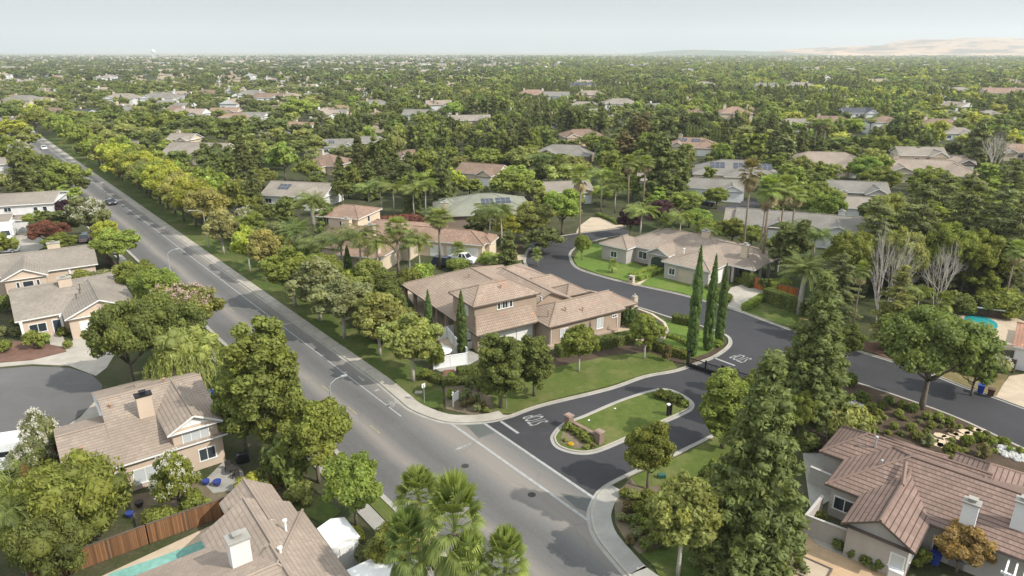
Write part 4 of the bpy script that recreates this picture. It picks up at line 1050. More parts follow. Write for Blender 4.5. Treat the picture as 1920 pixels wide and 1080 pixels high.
MH = [
 # x, y, w, d, yaw, roof, wall, st, kind, chim, solar, label, phrase
 (378, 281, 22, 16, -8, TILE_STONE, W_CREAM, 1, 'gable', 0, 0, 'broad stone tiled gabled house behind the yellow street trees', 'the stone-roofed house'),
 (617, 300, 13, 13, -20, TILE_UMBER, W_SAND, 1, 'hip', 1, 0, 'umber hip roofed house standing alone left of the tall dark conifers', 'the umber hip-roofed house'),
 (636, 268, 12, 11, 10, TILE_GREY, W_WHITE, 1, 'gable', 0, 1, 'grey gabled house with solar panels just beyond the umber hip roof', 'the grey solar gable'),
 (568, 354, 17, 12, -12, TILE_STONE, W_WHITE, 1, 'gable', 0, 1, 'white gabled house with dark solar panel behind the date palms', 'the white gabled house'),
 (906, 316, 14, 11, -25, TILE_UMBER, W_CREAM, 1, 'gable', 0, 0, 'brown gabled roof peeping out between round green trees', 'the brown gabled roof'),
 (775, 288, 13, 10, 15, TILE_UMBER, W_SAND, 1, 'L', 0, 0, 'brown house hidden behind the pair of dark conifers', 'the conifer-shaded house'),
 (1052, 348, 15, 9, 12, TILE_STONE, W_SAND, 1, 'gable', 0, 0, 'long stone roofed house behind the tall fan palm', 'the palm-fronted long house'),
 (1062, 280, 20, 11, -15, TILE_GREY, W_BROWN, 1, 'L', 0, 0, 'low slate grey house beside the peach paved yard', 'the low slate house'),
 (1090, 250, 18, 12, 10, TILE_UMBER, W_SAND, 1, 'L', 0, 0, 'brown house with a bright orange patio wall among tall pines', 'the orange-patio house'),
 (1300, 267, 18, 12, -20, TILE_WARM, W_CREAM, 1, 'L', 1, 2, 'pinkish roofed house with small skylights beside the row of slim hedge trees', 'the pink skylight house'),
 (1378, 316, 24, 16, -14, TILE_GREY, W_CREAM, 1, 'hip', 0, 3, 'wide grey hip roof carrying three sets of solar panels', 'the wide solar hip roof'),
 (1342, 343, 15, 9, -16, TILE_GREY, W_WHITE, 1, 'gable', 0, 0, 'small white gabled house in front of the wide solar hip roof', 'the small white gable'),
 (1549, 299, 25, 15, -12, TILE_TAN, W_SAND, 1, 'L', 0, 0, 'beige tiled house with garage facing its shaded lawn', 'the beige tiled house'),
 (1733, 313, 27, 14, -14, TILE_TAN, W_SAND, 1, 'L', 1, 0, 'sprawling tan roofed house with arched porch above the dark cedars', 'the sprawling tan house'),
 (1500, 412, 25, 11, -22, TILE_GREY, W_WHITE, 1, 'gable', 2, 0, 'long grey roofed house with white gable end behind the queen palms', 'the long grey roof'),
 (1425, 404, 14, 9, -20, TILE_STONE, W_SAND, 1, 'gable', 0, 0, 'low tan roof just left of the tall palm trunks', 'the low tan roof'),
 (1602, 349, 15, 10, -14, TILE_GREY, W_GREY, 1, 'gable', 0, 0, 'plain grey roof wedged between bright green trees and cedars', 'the wedged grey roof'),
 (1612, 378, 12, 9, -16, TILE_STONE, W_WHITE, 1, 'gable', 1, 0, 'pale broken roofline almost buried in the dark cedars', 'the buried pale roof'),
 (1723, 279, 14, 10, -10, TILE_STONE, W_CREAM, 2, 'gable', 0, 0, 'cream two storey house behind a big dark tree', 'the cream two-storey house'),
 (1785, 297, 12, 9, -20, TILE_TAN, W_BROWN, 1, 'gable', 0, 0, 'small brown gable right of the sprawling tan house', 'the small brown gable'),
 (1905, 278, 16, 11, -10, TILE_WARM, W_CREAM, 1, 'L', 0, 0, 'grey pink roof cut by the frame beyond the bare trees', 'the frame-edge pink roof'),
 (1493, 229, 20, 12, -10, TILE_STONE, W_CREAM, 1, 'hip', 0, 0, 'flat looking pale roof left of three thin palms', 'the pale roof by the thin palms'),
 (1558, 224, 20, 12, -12, TILE_UMBER, W_CREAM, 1, 'L', 1, 0, 'brown roofed house behind the three thin palms', 'the brown roof by the thin palms'),
 (1658, 221, 14, 11, 0, TILE_UMBER, W_WHITE, 2, 'hip', 0, 0, 'narrow brown roofed two storey house with white lower wing', 'the narrow two-storey house'),
 (1763, 231, 22, 14, -8, TILE_UMBER, W_CREAM, 1, 'hip', 2, 0, 'broad umber hip roof with two chimneys over dark trees', 'the broad umber roof'),
 (1797, 245, 14, 10, -8, TILE_STONE, W_WHITE, 1, 'hip', 0, 0, 'pale little hip roof in front of the broad umber roof', 'the pale little hip roof'),
 (1853, 211, 13, 10, 0, TILE_STONE, W_WHITE, 1, 'hip', 0, 0, 'pale pyramid roof alone among olive trees', 'the pale pyramid roof'),
 (1377, 205, 17, 14, -5, TILE_WARM, W_CREAM, 2, 'hip', 1, 0, 'tall peach two storey house with warm hip roof', 'the tall peach house'),
 (1305, 205, 8, 8, 5, TILE_UMBER, W_WHITE, 2, 'hip', 0, 0, 'slim white tower like house with dark roof', 'the slim white house'),
 (1607, 205, 17, 11, 0, TILE_DARK, W_WHITE, 2, 'gable', 1, 0, 'charcoal roofed white house with a tall chimney', 'the charcoal-roofed house'),
 (1570, 166, 20, 14, 0, TILE_UMBER, W_CREAM, 1, 'hip', 0, 0, 'brown hip roof in the yellow green treetops', 'the brown treetop roof'),
 (1643, 151, 24, 16, 8, TILE_TAN, W_CREAM, 2, 'gable', 0, 0, 'large tan gabled house far back right of centre', 'the large tan gable'),
 (1797, 170, 26, 18, 0, TILE_STONE, W_WHITE, 1, 'hip', 0, 0, 'broad pale roof among dark rounded trees', 'the broad pale roof'),
 (1880, 170, 30, 18, -12, TILE_WARM, W_CREAM, 2, 'gable', 2, 0, 'big twin gabled pinkish house near the frame edge', 'the twin-gabled house'),
 (1320, 157, 22, 15, 5, TILE_STONE, W_WHITE, 1, 'L', 0, 0, 'pale L shaped roof in the lime green belt', 'the pale L roof'),
 (1437, 159, 20, 15, -5, TILE_GREY, W_WHITE, 2, 'gable', 1, 0, 'white walled grey roofed house in the lime green belt', 'the white house in the lime trees'),
 (1500, 157, 24, 14, 0, TILE_STONE, W_GREY, 2, 'L', 2, 0, 'grey house with two chimneys in the lime green belt', 'the two-chimney grey house'),
 (703, 192, 18, 12, 10, TILE_GREY, W_WHITE, 1, 'L', 1, 0, 'grey roofed house with white chimney left of the bright willow', 'the grey house by the willow'),
 (787, 211, 18, 12, -10, TILE_GREY, W_WHITE, 1, 'gable', 0, 0, 'pale grey gable behind thin palms in mid distance', 'the pale grey gable'),
 (880, 221, 22, 11, 12, TILE_STONE, W_SAND, 1, 'gable', 1, 0, 'long sand coloured roof behind round green trees', 'the long sand roof'),
 (1000, 172, 24, 15, 5, TILE_WARM, W_CREAM, 2, 'hip', 2, 0, 'cream house with pink hips and two chimneys in the trees', 'the cream pink-hipped house'),
 (1042, 175, 20, 13, -8, TILE_GREY, W_WHITE, 2, 'gable', 0, 0, 'white gabled house beside the cream pink hipped one', 'the white gable in the trees'),
 (1092, 158, 24, 14, 0, TILE_DARK, W_CREAM, 2, 'gable', 1, 0, 'dark roofed cream house before the lime green belt', 'the dark-roofed cream house'),
 (1107, 173, 22, 13, 5, TILE_TAN, W_CREAM, 2, 'L', 1, 0, 'tan roofed house just below the dark roofed cream one', 'the tan house in the trees'),
 (1097, 195, 20, 11, -5, TILE_STONE, W_CREAM, 1, 'L', 0, 0, 'low stone roof behind three pines', 'the low stone roof'),
 (1163, 188, 22, 13, 0, TILE_STONE, W_WHITE, 2, 'hip', 0, 0, 'white two storey house with pale hip roof beside a dark hedge', 'the white hip-roofed house'),
 (627, 210, 16, 11, 0, TILE_GREY, W_CREAM, 1, 'gable', 1, 0, 'grey roof right of the big yellow green tree', 'the grey roof by the yellow tree'),
 (567, 234, 14, 10, -15, TILE_WARM, W_WHITE, 1, 'gable', 1, 0, 'white gabled house peeking between dark oaks', 'the white gable between oaks'),
 (505, 178, 20, 13, 10, TILE_UMBER, W_WHITE, 2, 'gable', 2, 0, 'tall white and brown house on a street of chimneys', 'the tall white-brown house'),
 (472, 172, 20, 13, 6, TILE_GREY, W_WHITE, 2, 'L', 2, 0, 'grey and white house with two chimneys up the left streets', 'the grey-white chimney house'),
 (390, 172, 20, 12, -6, TILE_UMBER, W_CREAM, 1, 'L', 1, 0, 'brown roof at the end of a hazy street of roofs', 'the brown street-end roof'),
 (423, 206, 17, 10, 0, TILE_WARM, W_CREAM, 1, 'gable', 0, 0, 'pink gable low between dark tree crowns', 'the low pink gable'),
 (440, 216, 15, 9, 4, TILE_WARM, W_CREAM, 1, 'hip', 0, 0, 'small pink hip in front of the low pink gable', 'the small pink hip'),
 (473, 214, 17, 9, -4, TILE_GREY, W_WHITE, 1, 'gable', 0, 0, 'low grey roof beside the small pink hip', 'the low grey roof'),
 (333, 203, 15, 10, 0, TILE_UMBER, W_CREAM, 1, 'hip', 0, 0, 'small brown hip roof sunk among bushy trees', 'the sunk brown hip'),
 (303, 178, 26, 16, 4, TILE_GREY, W_WHITE, 2, 'L', 2, 0, 'wide blue grey roofed house with two white chimneys', 'the blue-grey roofed house'),
 (330, 188, 20, 12, -5, TILE_GREY, W_CREAM, 1, 'hip', 0, 2, 'grey hip with solar beside the blue grey roofs', 'the grey hip with solar'),
 (267, 187, 18, 12, 10, TILE_WARM, W_CREAM, 1, 'gable', 1, 0, 'rosy gabled house left of the blue grey roofs', 'the rosy gable'),
 (230, 179, 22, 14, 8, TILE_STONE, W_WHITE, 2, 'L', 1, 0, 'white walled stone roofed house on the curve of a street', 'the white curve house'),
 (157, 210, 16, 11, -25, TILE_DARK, W_WHITE, 1, 'gable', 1, 0, 'blue black gabled house with white end wall near the road', 'the blue-black gable'),
 (95, 207, 18, 11, 5, TILE_UMBER, W_CREAM, 1, 'L', 0, 0, 'brown roof behind the road end trees', 'the road-end brown roof'),
 (73, 187, 22, 13, 10, TILE_WARM, W_CREAM, 1, 'L', 1, 0, 'pinkish house close to the far bend of the road', 'the far-bend pink house'),
 (45, 182, 22, 13, 0, TILE_GREY, W_CREAM, 2, 'L', 1, 0, 'grey roofed house at the hazy left edge', 'the left-edge grey house'),
 (345, 252, 10, 9, -8, TILE_STONE, W_CREAM, 2, 'gable', 1, 0, 'tall narrow gable with chimney above the stone tiled house', 'the tall narrow gable'),
 (240, 268, 12, 8, -20, TILE_GREY, W_SAND, 1, 'gable', 0, 0, 'scrap of grey roof behind the row of yellow street trees', 'the scrap of grey roof'),
 (700, 262, 12, 10, 0, TILE_GREY, W_CREAM, 1, 'gable', 0, 0, 'little grey gable left of the tall pine pair', 'the little grey gable'),
 (1225, 330, 9, 7, -10, TILE_STONE, W_CREAM, 1, 'gable', 0, 0, 'small stone roof hidden behind the palm grove', 'the hidden stone roof'),
 (395, 335, 10, 8, -20, TILE_STONE, W_CREAM, 1, 'gable', 0, 0, 'flat stone coloured roof edge under a dark conifer', 'the roof under the conifer'),
]
for (x, y, w, d, yaw, roof, wall, st, kind, chim, solar, label, phrase) in MH:
    mid_house(x, y, w, d, yaw, roof, wall, label, st, kind, chim, solar, phrase, detail=y > 165)
# ---------------------------------------------------------------- foliage meshes (leaf-sized faces, shared between copies)
def np_mesh(name, V, F, mats, mi=None, clump=None, leafcol=None):
    me = bpy.data.meshes.new(name)
    n, k = len(V), F.shape[1]
    me.vertices.add(n); me.vertices.foreach_set('co', V.astype(np.float32).ravel())
    me.loops.add(F.size); me.loops.foreach_set('vertex_index', F.astype(np.int32).ravel())
    me.polygons.add(len(F)); me.polygons.foreach_set('loop_start', np.arange(0, F.size, k, dtype=np.int32))
    for m in mats: me.materials.append(m)
    if mi is not None: me.polygons.foreach_set('material_index', mi.astype(np.int32))
    if clump is not None:
        a = me.attributes.new('clump', 'FLOAT', 'FACE'); a.data.foreach_set('value', clump.astype(np.float32))
    if leafcol is not None:
        a = me.attributes.new('leafcol', 'FLOAT_COLOR', 'FACE'); a.data.foreach_set('color', leafcol.astype(np.float32).ravel())
    me.polygons.foreach_set('use_smooth', [True] * len(F))
    me.update(calc_edges=True)
    return me

def unit(a): return a / np.maximum(np.linalg.norm(a, axis=1, keepdims=True), 1e-6)

def leaf_quads(rng, P, nr, L, W, tang=None):
    N = len(P); nr = unit(nr)
    t = unit(np.cross(nr, rng.normal(size=(N, 3)))) if tang is None else unit(tang - nr * np.sum(tang * nr, 1, keepdims=True))
    b = np.cross(nr, t); s = (.65 + .7 * rng.random((N, 1)))
    V = np.stack([P - t * L * s, P + b * W * s, P + t * L * s, P - b * W * s], 1).reshape(-1, 3)
    return V, np.arange(4 * N).reshape(N, 4)

def clumps(rng, C, Rr, n, L, W, up=.35, rnd=.6, shell=.28, core=.64):
    C = np.asarray(C, float); Rr = np.asarray(Rr, float)
    if Rr.ndim == 1: Rr = np.repeat(Rr[:, None], 3, 1)
    k = len(C); idx = np.repeat(np.arange(k), n)
    d = unit(rng.normal(size=(k * n, 3)))
    P = C[idx] + d * Rr[idx] * (rng.random((k * n, 1)) ** shell)
    nr = d * .8 + rng.normal(size=d.shape) * rnd; nr[:, 2] += up
    V, F = leaf_quads(rng, P, nr, L, W)
    cl = rng.random(k)
    V2, F2 = cores(rng, C, Rr, core)
    return np.concatenate([V, V2]), np.concatenate([F, F2 + len(V)]), np.concatenate([cl[idx], np.repeat(cl, len(CSF))])

def cube_sphere():
    g = (-1., 0., 1.); V, F = [], []
    for ax in range(3):
        for sg in (-1, 1):
            b = len(V)
            for i in g:
                for j in g:
                    p = [0, 0, 0]; p[ax] = sg; p[(ax + 1) % 3] = i; p[(ax + 2) % 3] = j * sg
                    V.append(p)
            for i in (0, 1):
                for j in (0, 1): F.append((b + i * 3 + j, b + i * 3 + 3 + j, b + i * 3 + 4 + j, b + i * 3 + 1 + j))
    V = unit(np.array(V, float)); key = {}; idx = []; U = []
    for v in V:
        k = tuple(np.round(v, 4))
        if k not in key: key[k] = len(U); U.append(v)
        idx.append(key[k])
    return np.array(U), np.array(idx)[np.array(F)]
CSV, CSF = cube_sphere()

def cores(rng, C, Rr, k):
    """The dense leafy inside of each clump."""
    n = len(C); jit = 1 + .22 * rng.normal(size=(n, len(CSV), 1))
    V = (C[:, None, :] + CSV[None] * Rr[:, None, :] * k * np.clip(jit, .6, 1.4)).reshape(-1, 3)
    F = (CSF[None] + (np.arange(n) * len(CSV))[:, None, None]).reshape(-1, 4)
    return V, F

def round_centres(rng, n, R, H, z0, low=-.55, jag=.22, power=.5, top=1.0):
    """Clump centres through an uneven ellipsoid of radius R between z0 and H."""
    out = []
    ph = rng.random(6) * 6.28
    zc, hz = (z0 + H) / 2, (H - z0) / 2
    while len(out) < n:
        d = rng.normal(size=3); d /= np.linalg.norm(d)
        if d[2] < low: continue
        a = atan2(d[1], d[0])
        lump = 1 + jag * (sin(3 * a + ph[0]) * .5 + sin(5 * a + 3 * d[2] + ph[1]) * .4 + sin(4 * d[2] + 2 * a + ph[2]) * .5)
        r = (rng.random() ** power) * .82 * lump
        z = d[2] * r
        out.append((d[0] * r * R, d[1] * r * R, zc + z * hz * (top if z > 0 else 1)))
    return np.array(out)

def trunk_mesh(name, rng, H, r, limbs, mat, lean=0.0, split=.3, n=6):
    m = MB(); h0 = H * split
    m.tube([(0, 0, -.15), (lean * .2, 0, h0 * .4), (lean * .6, 0, h0), (lean, .05, H * .62)], [r * 1.25, r, r * .85, r * .35], n)
    for a, el, L in limbs:
        b = (lean * .6, 0, h0 * (.75 + .5 * rng.random()))
        e = (b[0] + cos(a) * L * cos(el), b[1] + sin(a) * L * cos(el), b[2] + L * sin(el))
        q = ((b[0] + e[0]) / 2 + .1 * L * cos(a), (b[1] + e[1]) / 2 + .1 * L * sin(a), (b[2] + e[2]) / 2 - .05 * L)
        m.tube([b, q, e], [r * .55, r * .4, r * .14], 5)
        f = (e[0] + cos(a + .8) * L * .3, e[1] + sin(a + .8) * L * .3, e[2] + L * .3)
        m.tube([q, f], [r * .28, r * .08], 4)
    return m.mesh(name, mat, smooth=True)

PROTO = {}         # kind -> list of (nominal height, nominal crown diameter, [(part name, mesh)])
def fan_limbs(rng, n, R, el=(.5, 1.0)):
    return [(rng.random() * .8 + 6.28 * k / n, el[0] + (el[1] - el[0]) * rng.random(), R * (.7 + .3 * rng.random())) for k in range(n)]

def broad(kind, seed, H, R, z0, n, nl, L, W, mat='bark', low=-.55, jag=.22, clr=.19, split=.3, tr=.17, power=.5, extra=None, top=1.0, up=.35):
    rng = np.random.default_rng(seed)
    C = round_centres(rng, n, R * .86, H - .2, z0, low, jag, power, top)
    rr = R * clr * (.7 + .6 * rng.random(n))
    Rr = np.stack([rr, rr, rr * .8], 1)
    V, F, c = clumps(rng, C, Rr, nl, L, W, up)
    parts = [('trunk', trunk_mesh('trunk', rng, H, tr, fan_limbs(rng, 6, R * .75), M[mat], 0, split)), ('crown', np_mesh('crown', V, F, [M['leaf']], None, c))]
    if extra:   # flower heads on the outside of the crown
        mname, ne, sz, zmin = extra
        d = unit(rng.normal(size=(ne * 14, 3))); Q = []
        far = C[(np.linalg.norm((C - [0, 0, (z0 + H) / 2]) / [R, R, (H - z0) / 2], axis=1) > .45) & (C[:, 2] > z0 + (H - z0) * zmin)]
        k = rng.integers(0, len(far), ne)
        dd = unit(far[k] - [0, 0, (z0 + H) / 2 - .3 * (H - z0)] + rng.normal(size=(ne, 3)) * R * .25)
        ctr = far[k] + dd * R * clr * .95
        P = np.repeat(ctr, 10, 0) + rng.normal(size=(ne * 10, 3)) * sz
        V, F = leaf_quads(rng, P, rng.normal(size=P.shape) + [0, 0, .6], sz * .75, sz * .55)
        parts.append(('blossom', np_mesh('blossom', V, F, [M[mname]])))
    PROTO.setdefault(kind, []).append((H, 2 * R, parts))

# near broadleaf trees
broad('round', 1, 8, 3.6, 2.0, 152, 170, .145, .105)
broad('round', 2, 8, 3.6, 2.0, 142, 170, .145, .105, jag=.3)
broad('street', 3, 6.5, 2.6, 1.9, 123, 170, .145, .105, 'bark_pale', low=-.75, split=.33, tr=.13, jag=.2)
broad('street', 4, 6.5, 2.6, 1.9, 113, 170, .145, .105, 'bark_pale', low=-.7, split=.33, tr=.13, jag=.28, top=1.1)
broad('wide', 5, 9, 5.2, 2.6, 205, 170, .145, .105, low=-.35, jag=.3, clr=.15, tr=.24)
broad('wide', 6, 9, 5.2, 2.6, 197, 170, .145, .105, low=-.4, jag=.25, clr=.155, tr=.24)
broad('tall', 7, 12, 3.3, 1.2, 197, 170, .145, .105, low=-.9, jag=.16, clr=.185, tr=.2, power=.42)
broad('tall', 8, 12, 3.3, 1.4, 187, 170, .145, .105, low=-.9, jag=.22, clr=.185, tr=.2, power=.42)
broad('flower', 9, 6, 2.8, 1.2, 117, 170, .145, .105, low=-.6, extra=('blossom', 190, .09, .45))
broad('flower', 10, 6, 2.8, 1.2, 117, 170, .145, .105, low=-.6, extra=('blossom', 220, .09, .3))
broad('pinkflower', 11, 7, 4.0, 1.6, 147, 170, .145, .105, low=-.45, extra=('blossom_pink', 170, .10, .6))
broad('fine', 12, 5, 3.6, .3, 90, 300, .13, .05, low=-.7, jag=.2, clr=.25, up=.1)
broad('shrub', 13, 1.5, .9, .0, 26, 70, .12, .07, low=-.6, split=.15, tr=.05, clr=.33, jag=.12)
broad('shrub', 14, 1.5, .9, .0, 26, 70, .12, .07, low=-.6, split=.15, tr=.05, clr=.33, jag=.2)
broad('clipped', 15, 1.1, .85, .0, 60, 60, .075, .05, low=-.8, split=.15, tr=.05, clr=.16, jag=.05, power=.2)
broad('bigshrub', 16, 3.2, 2.2, .1, 46, 110, .20, .11, low=-.6, split=.15, tr=.09, clr=.3)
broad('flowershrub', 17, 3.2, 2.2, .1, 44, 110, .20, .10, low=-.6, split=.15, tr=.09, clr=.3, extra=('blossom', 230, .085, .1))
# middle distance versions of the same trees
broad('m_round', 21, 8.5, 4.0, 1.6, 44, 60, .34, .26, low=-.6, jag=.28)
broad('m_round', 22, 8.5, 4.0, 1.6, 46, 60, .34, .26, low=-.6, jag=.2)
broad('m_round', 23, 8.5, 4.0, 1.2, 40, 60, .34, .26, low=-.7, jag=.36)
broad('m_wide', 24, 9, 5.4, 2.2, 52, 60, .34, .26, low=-.45, jag=.3, clr=.23)
broad('m_wide', 25, 9, 5.4, 2.2, 56, 60, .34, .26, low=-.45, jag=.24, clr=.22)
broad('m_tall', 26, 12, 3.2, 1.0, 50, 60, .34, .26, low=-.9, power=.42)
broad('m_tall', 27, 12, 3.2, 1.0, 46, 60, .34, .26, low=-.9, power=.42, jag=.3)

def conifer(kind, seed, H, R, z0, levels, per, nl, L, W, droop=.22, tier=1.0, flat=.42, bare=0.0, shape=.85, tr=.22, layered=False):
    """Redwoods, pines and cedars: whorls of boughs carrying needle sprays."""
    rng = np.random.default_rng(seed); C = []; Rr = []; m = MB()
    m.tube([(0, 0, -.2), (0, 0, H * .5), (0, 0, H * .97)], [tr * 1.2, tr * .7, .03], 6)
    for i in range(levels):
        f = (i + .3 * rng.random()) / levels
        z = z0 + (H - z0) * f
        r = R * ((1 - f) ** shape) * (.82 + .36 * rng.random()) + .12
        for j in range(max(3, int(per * (1 - .55 * f)))):
            if rng.random() < bare: continue
            a = rng.random() * 6.28; l = r * (.72 + .4 * rng.random())
            k = max(1, int(round(l / (.62 if layered else .8))))
            zz = z + rng.normal() * .25
            for q in range(k):
                t = (q + .6) / k
                if layered and t < .25 and l > 1.5: continue
                C.append((cos(a) * l * t, sin(a) * l * t, zz + l * (.12 * t - droop * t * t)))
                w = (.30 + .22 * rng.random()) * (1.15 - .5 * t) * tier
                Rr.append((w * 1.25, w * 1.25, w * flat))
            if i % 3 == 0: m.tube([(0, 0, zz), (cos(a) * l * .8, sin(a) * l * .8, zz + l * (.1 - droop * .64))], [tr * .25, .02], 4, False)
    C.append((0, 0, H - .25)); Rr.append((.2, .2, .5))
    V, F, c = clumps(rng, np.array(C), np.array(Rr), nl, L, W, up=.5, rnd=.55)
    PROTO.setdefault(kind, []).append((H, 2 * R, [('trunk', m.mesh('trunk', M['bark'], True)), ('crown', np_mesh('crown', V, F, [M['leaf']], None, c))]))
conifer('redwood', 31, 14, 3.4, .3, 30, 17, 46, .17, .07, .28, 1.2, .95, shape=.72)
conifer('redwood', 32, 14, 3.4, .3, 30, 17, 46, .17, .07, .30, 1.2, .95, shape=.78)
conifer('cedar', 33, 14, 5.0, 1.0, 17, 10, 30, .24, .10, .16, 1.5, .36, shape=.5, layered=True)
conifer('cedar', 34, 14, 5.0, 1.0, 16, 10, 30, .24, .10, .20, 1.5, .36, shape=.48, layered=True)
conifer('thinpine', 35, 12, 2.3, 1.5, 20, 8, 26, .22, .09, .2, 1.25, .5, bare=.1, shape=.7)
conifer('m_conifer', 36, 15, 3.6, .8, 17, 9, 14, .46, .24, .25, 1.9, .7, shape=.5)
conifer('m_conifer', 37, 15, 3.3, .8, 16, 9, 14, .46, .24, .28, 1.9, .7, shape=.55)
conifer('m_cedar', 38, 15, 4.6, 1.2, 13, 8, 16, .5, .26, .16, 1.8, .45, shape=.5, layered=True)

def cypress(kind, seed, H, R, n, nl, L, W):
    rng = np.random.default_rng(seed); C = []; Rr = []
    for i in range(n):
        f = (i + rng.random()) / n; z = .15 + (H - .3) * f
        r = R * min(1, (f * 14 + .35)) * (1 - max(0, f - .62) / .38) ** .75
        a = rng.random() * 6.28; q = r * .62
        C.append((cos(a) * q, sin(a) * q, z)); Rr.append((r * .42 + .05, r * .42 + .05, R * .75))
    V, F, c = clumps(rng, np.array(C), np.array(Rr), nl, L, W, up=.1, rnd=.5, shell=.3, core=.8)
    m = MB(); m.tube([(0, 0, -.1), (0, 0, H * .9)], [.14, .03], 6)
    PROTO.setdefault(kind, []).append((H, 2 * R, [('trunk', m.mesh('trunk', M['bark'])), ('crown', np_mesh('crown', V, F, [M['leaf']], None, c))]))
cypress('cypress', 41, 9, .72, 190, 46, .12, .06)
cypress('cypress', 42, 9, .72, 190, 46, .12, .06)

def willow(kind, seed, H, R):
    rng = np.random.default_rng(seed)
    C = round_centres(rng, 34, R * .8, H, H * .35, -.2, .2)
    V, F, c = clumps(rng, C, np.full(len(C), R * .25), 70, .22, .07, .2)
    vs, fs, cs = [V], [F], [c]; off = len(V)
    for i in range(320):
        a = rng.random() * 6.28; r = R * (.45 + .6 * rng.random() ** .6); x, y = cos(a) * r, sin(a) * r
        zt = H * (.9 - .4 * (r / R) ** 2); L = zt * (.35 + .5 * rng.random()); k = int(L / .12)
        z = zt - np.arange(k) * .12
        P = np.stack([x + rng.normal(size=k) * .06 + np.linspace(0, .25, k) * cos(a), y + rng.normal(size=k) * .06 + np.linspace(0, .25, k) * sin(a), z], 1)
        V, F = leaf_quads(rng, P, np.tile([cos(a), sin(a), .25], (k, 1)) + rng.normal(size=(k, 3)) * .5, .16, .05, np.tile([cos(a) * .15, sin(a) * .15, -1.0], (k, 1)))
        vs.append(V); fs.append(F + off); cs.append(np.full(k, rng.random())); off += len(V)
    PROTO.setdefault(kind, []).append((H, 2 * R, [('trunk', trunk_mesh('trunk', rng, H, .25, fan_limbs(rng, 6, R * .7), M['bark'])), ('crown', np_mesh('crown', np.concatenate(vs), np.concatenate(fs), [M['leaf']], None, np.concatenate(cs)))]))
willow('willow', 45, 8, 3.8)

def frond_strip(pts, wid, V, F, side=(0, 0, 1)):
    b = len(V)
    for p, w, s in zip(pts, wid, side):
        V.append(p - s * w); V.append(p + s * w)
    for i in range(len(pts) - 1):
        F.append((b + 2 * i, b + 2 * i + 1, b + 2 * i + 3, b + 2 * i + 2))

def fan_frond(rng, V, F, base, az, el, stem, R, droop, nseg=18, spread=2.7):
    """A fan palm leaf: a stalk ending in a pleated half disc of narrow blades with hanging tips."""
    az0, e = az, el
    d = np.array([cos(az) * cos(el), sin(az) * cos(el), sin(el)])
    s = np.array([-sin(az), cos(az), 0]); u = np.cross(d, s) * -1
    tip = base + d * stem + np.array([0, 0, -droop * .12 * stem])
    frond_strip([base, tip], [.035, .025], V, F, [s, s])
    for k in range(nseg):
        t = (k / (nseg - 1) - .5) * spread
        dir_ = d * cos(t) + s * sin(t) + u * .12 * cos(2 * t)
        dir_ /= np.linalg.norm(dir_)
        wv = -d * sin(t) + s * cos(t)
        r = R * (.8 + .2 * cos(t)) * (.9 + .2 * rng.random())
        q1 = tip + dir_ * r * .6 + np.array([0, 0, -.03 * r]); q2 = tip + dir_ * r + np.array([0, 0, -(.16 + .3 * droop) * r])
        w = r * spread / nseg * .42
        frond_strip([tip, q1, q2], [.012, w, .008], V, F, [wv, wv, wv])

def fan_palm(kind, seed, H, R, nf, skirt=16, tr=.17, rt=.62):
    rng = np.random.default_rng(seed)
    m = MB(); bend = rng.normal() * .25
    m.tube([(0, 0, -.1), (bend * .3, 0, H * .4), (bend, 0, H - R * .55)], [tr * 1.5, tr * 1.05, tr], 8)
    top = np.array([bend, 0, H - R * .6])
    V, F, D, DF = [], [], [], []
    for i in range(nf):
        f = i / nf; el = 1.45 - 2.0 * f; az = i * 2.4 + rng.random() * .4
        fan_frond(rng, V, F, top + np.array([0, 0, .1]), az, el, R * .52, R * rt, max(0, .9 - el) * .5)
    for i in range(skirt):
        el = -.45 - .95 * rng.random(); az = i * 2.4 + rng.random()
        fan_frond(rng, D, DF, top - np.array([0, 0, .15 + .35 * rng.random()]), az, el, R * .38, R * .5, .4, 9, 1.6)
    parts = [('trunk', m.mesh('trunk', M['palm_bark'], True)), ('crown', np_mesh('crown', np.array(V), np.array(F), [M['leaf']], None, np.repeat(rng.random(nf), len(F) // nf)))]
    if skirt: parts.append(('dead_fronds', np_mesh('dead_fronds', np.array(D), np.array(DF), [M['dead_frond']])))
    PROTO.setdefault(kind, []).append((H, 2 * R, parts))
fan_palm('fanpalm', 51, 10, 1.5, 26, 26, .115, .60)
fan_palm('fanpalm', 52, 10, 1.5, 24, 30, .115, .62)
fan_palm('bigfan', 53, 5.5, 2.3, 46, 34, .22, .50)
fan_palm('bigfan', 54, 5.5, 2.3, 42, 30, .22, .50)
fan_palm('lowfan', 55, 2.4, 1.3, 22, 0, .12)

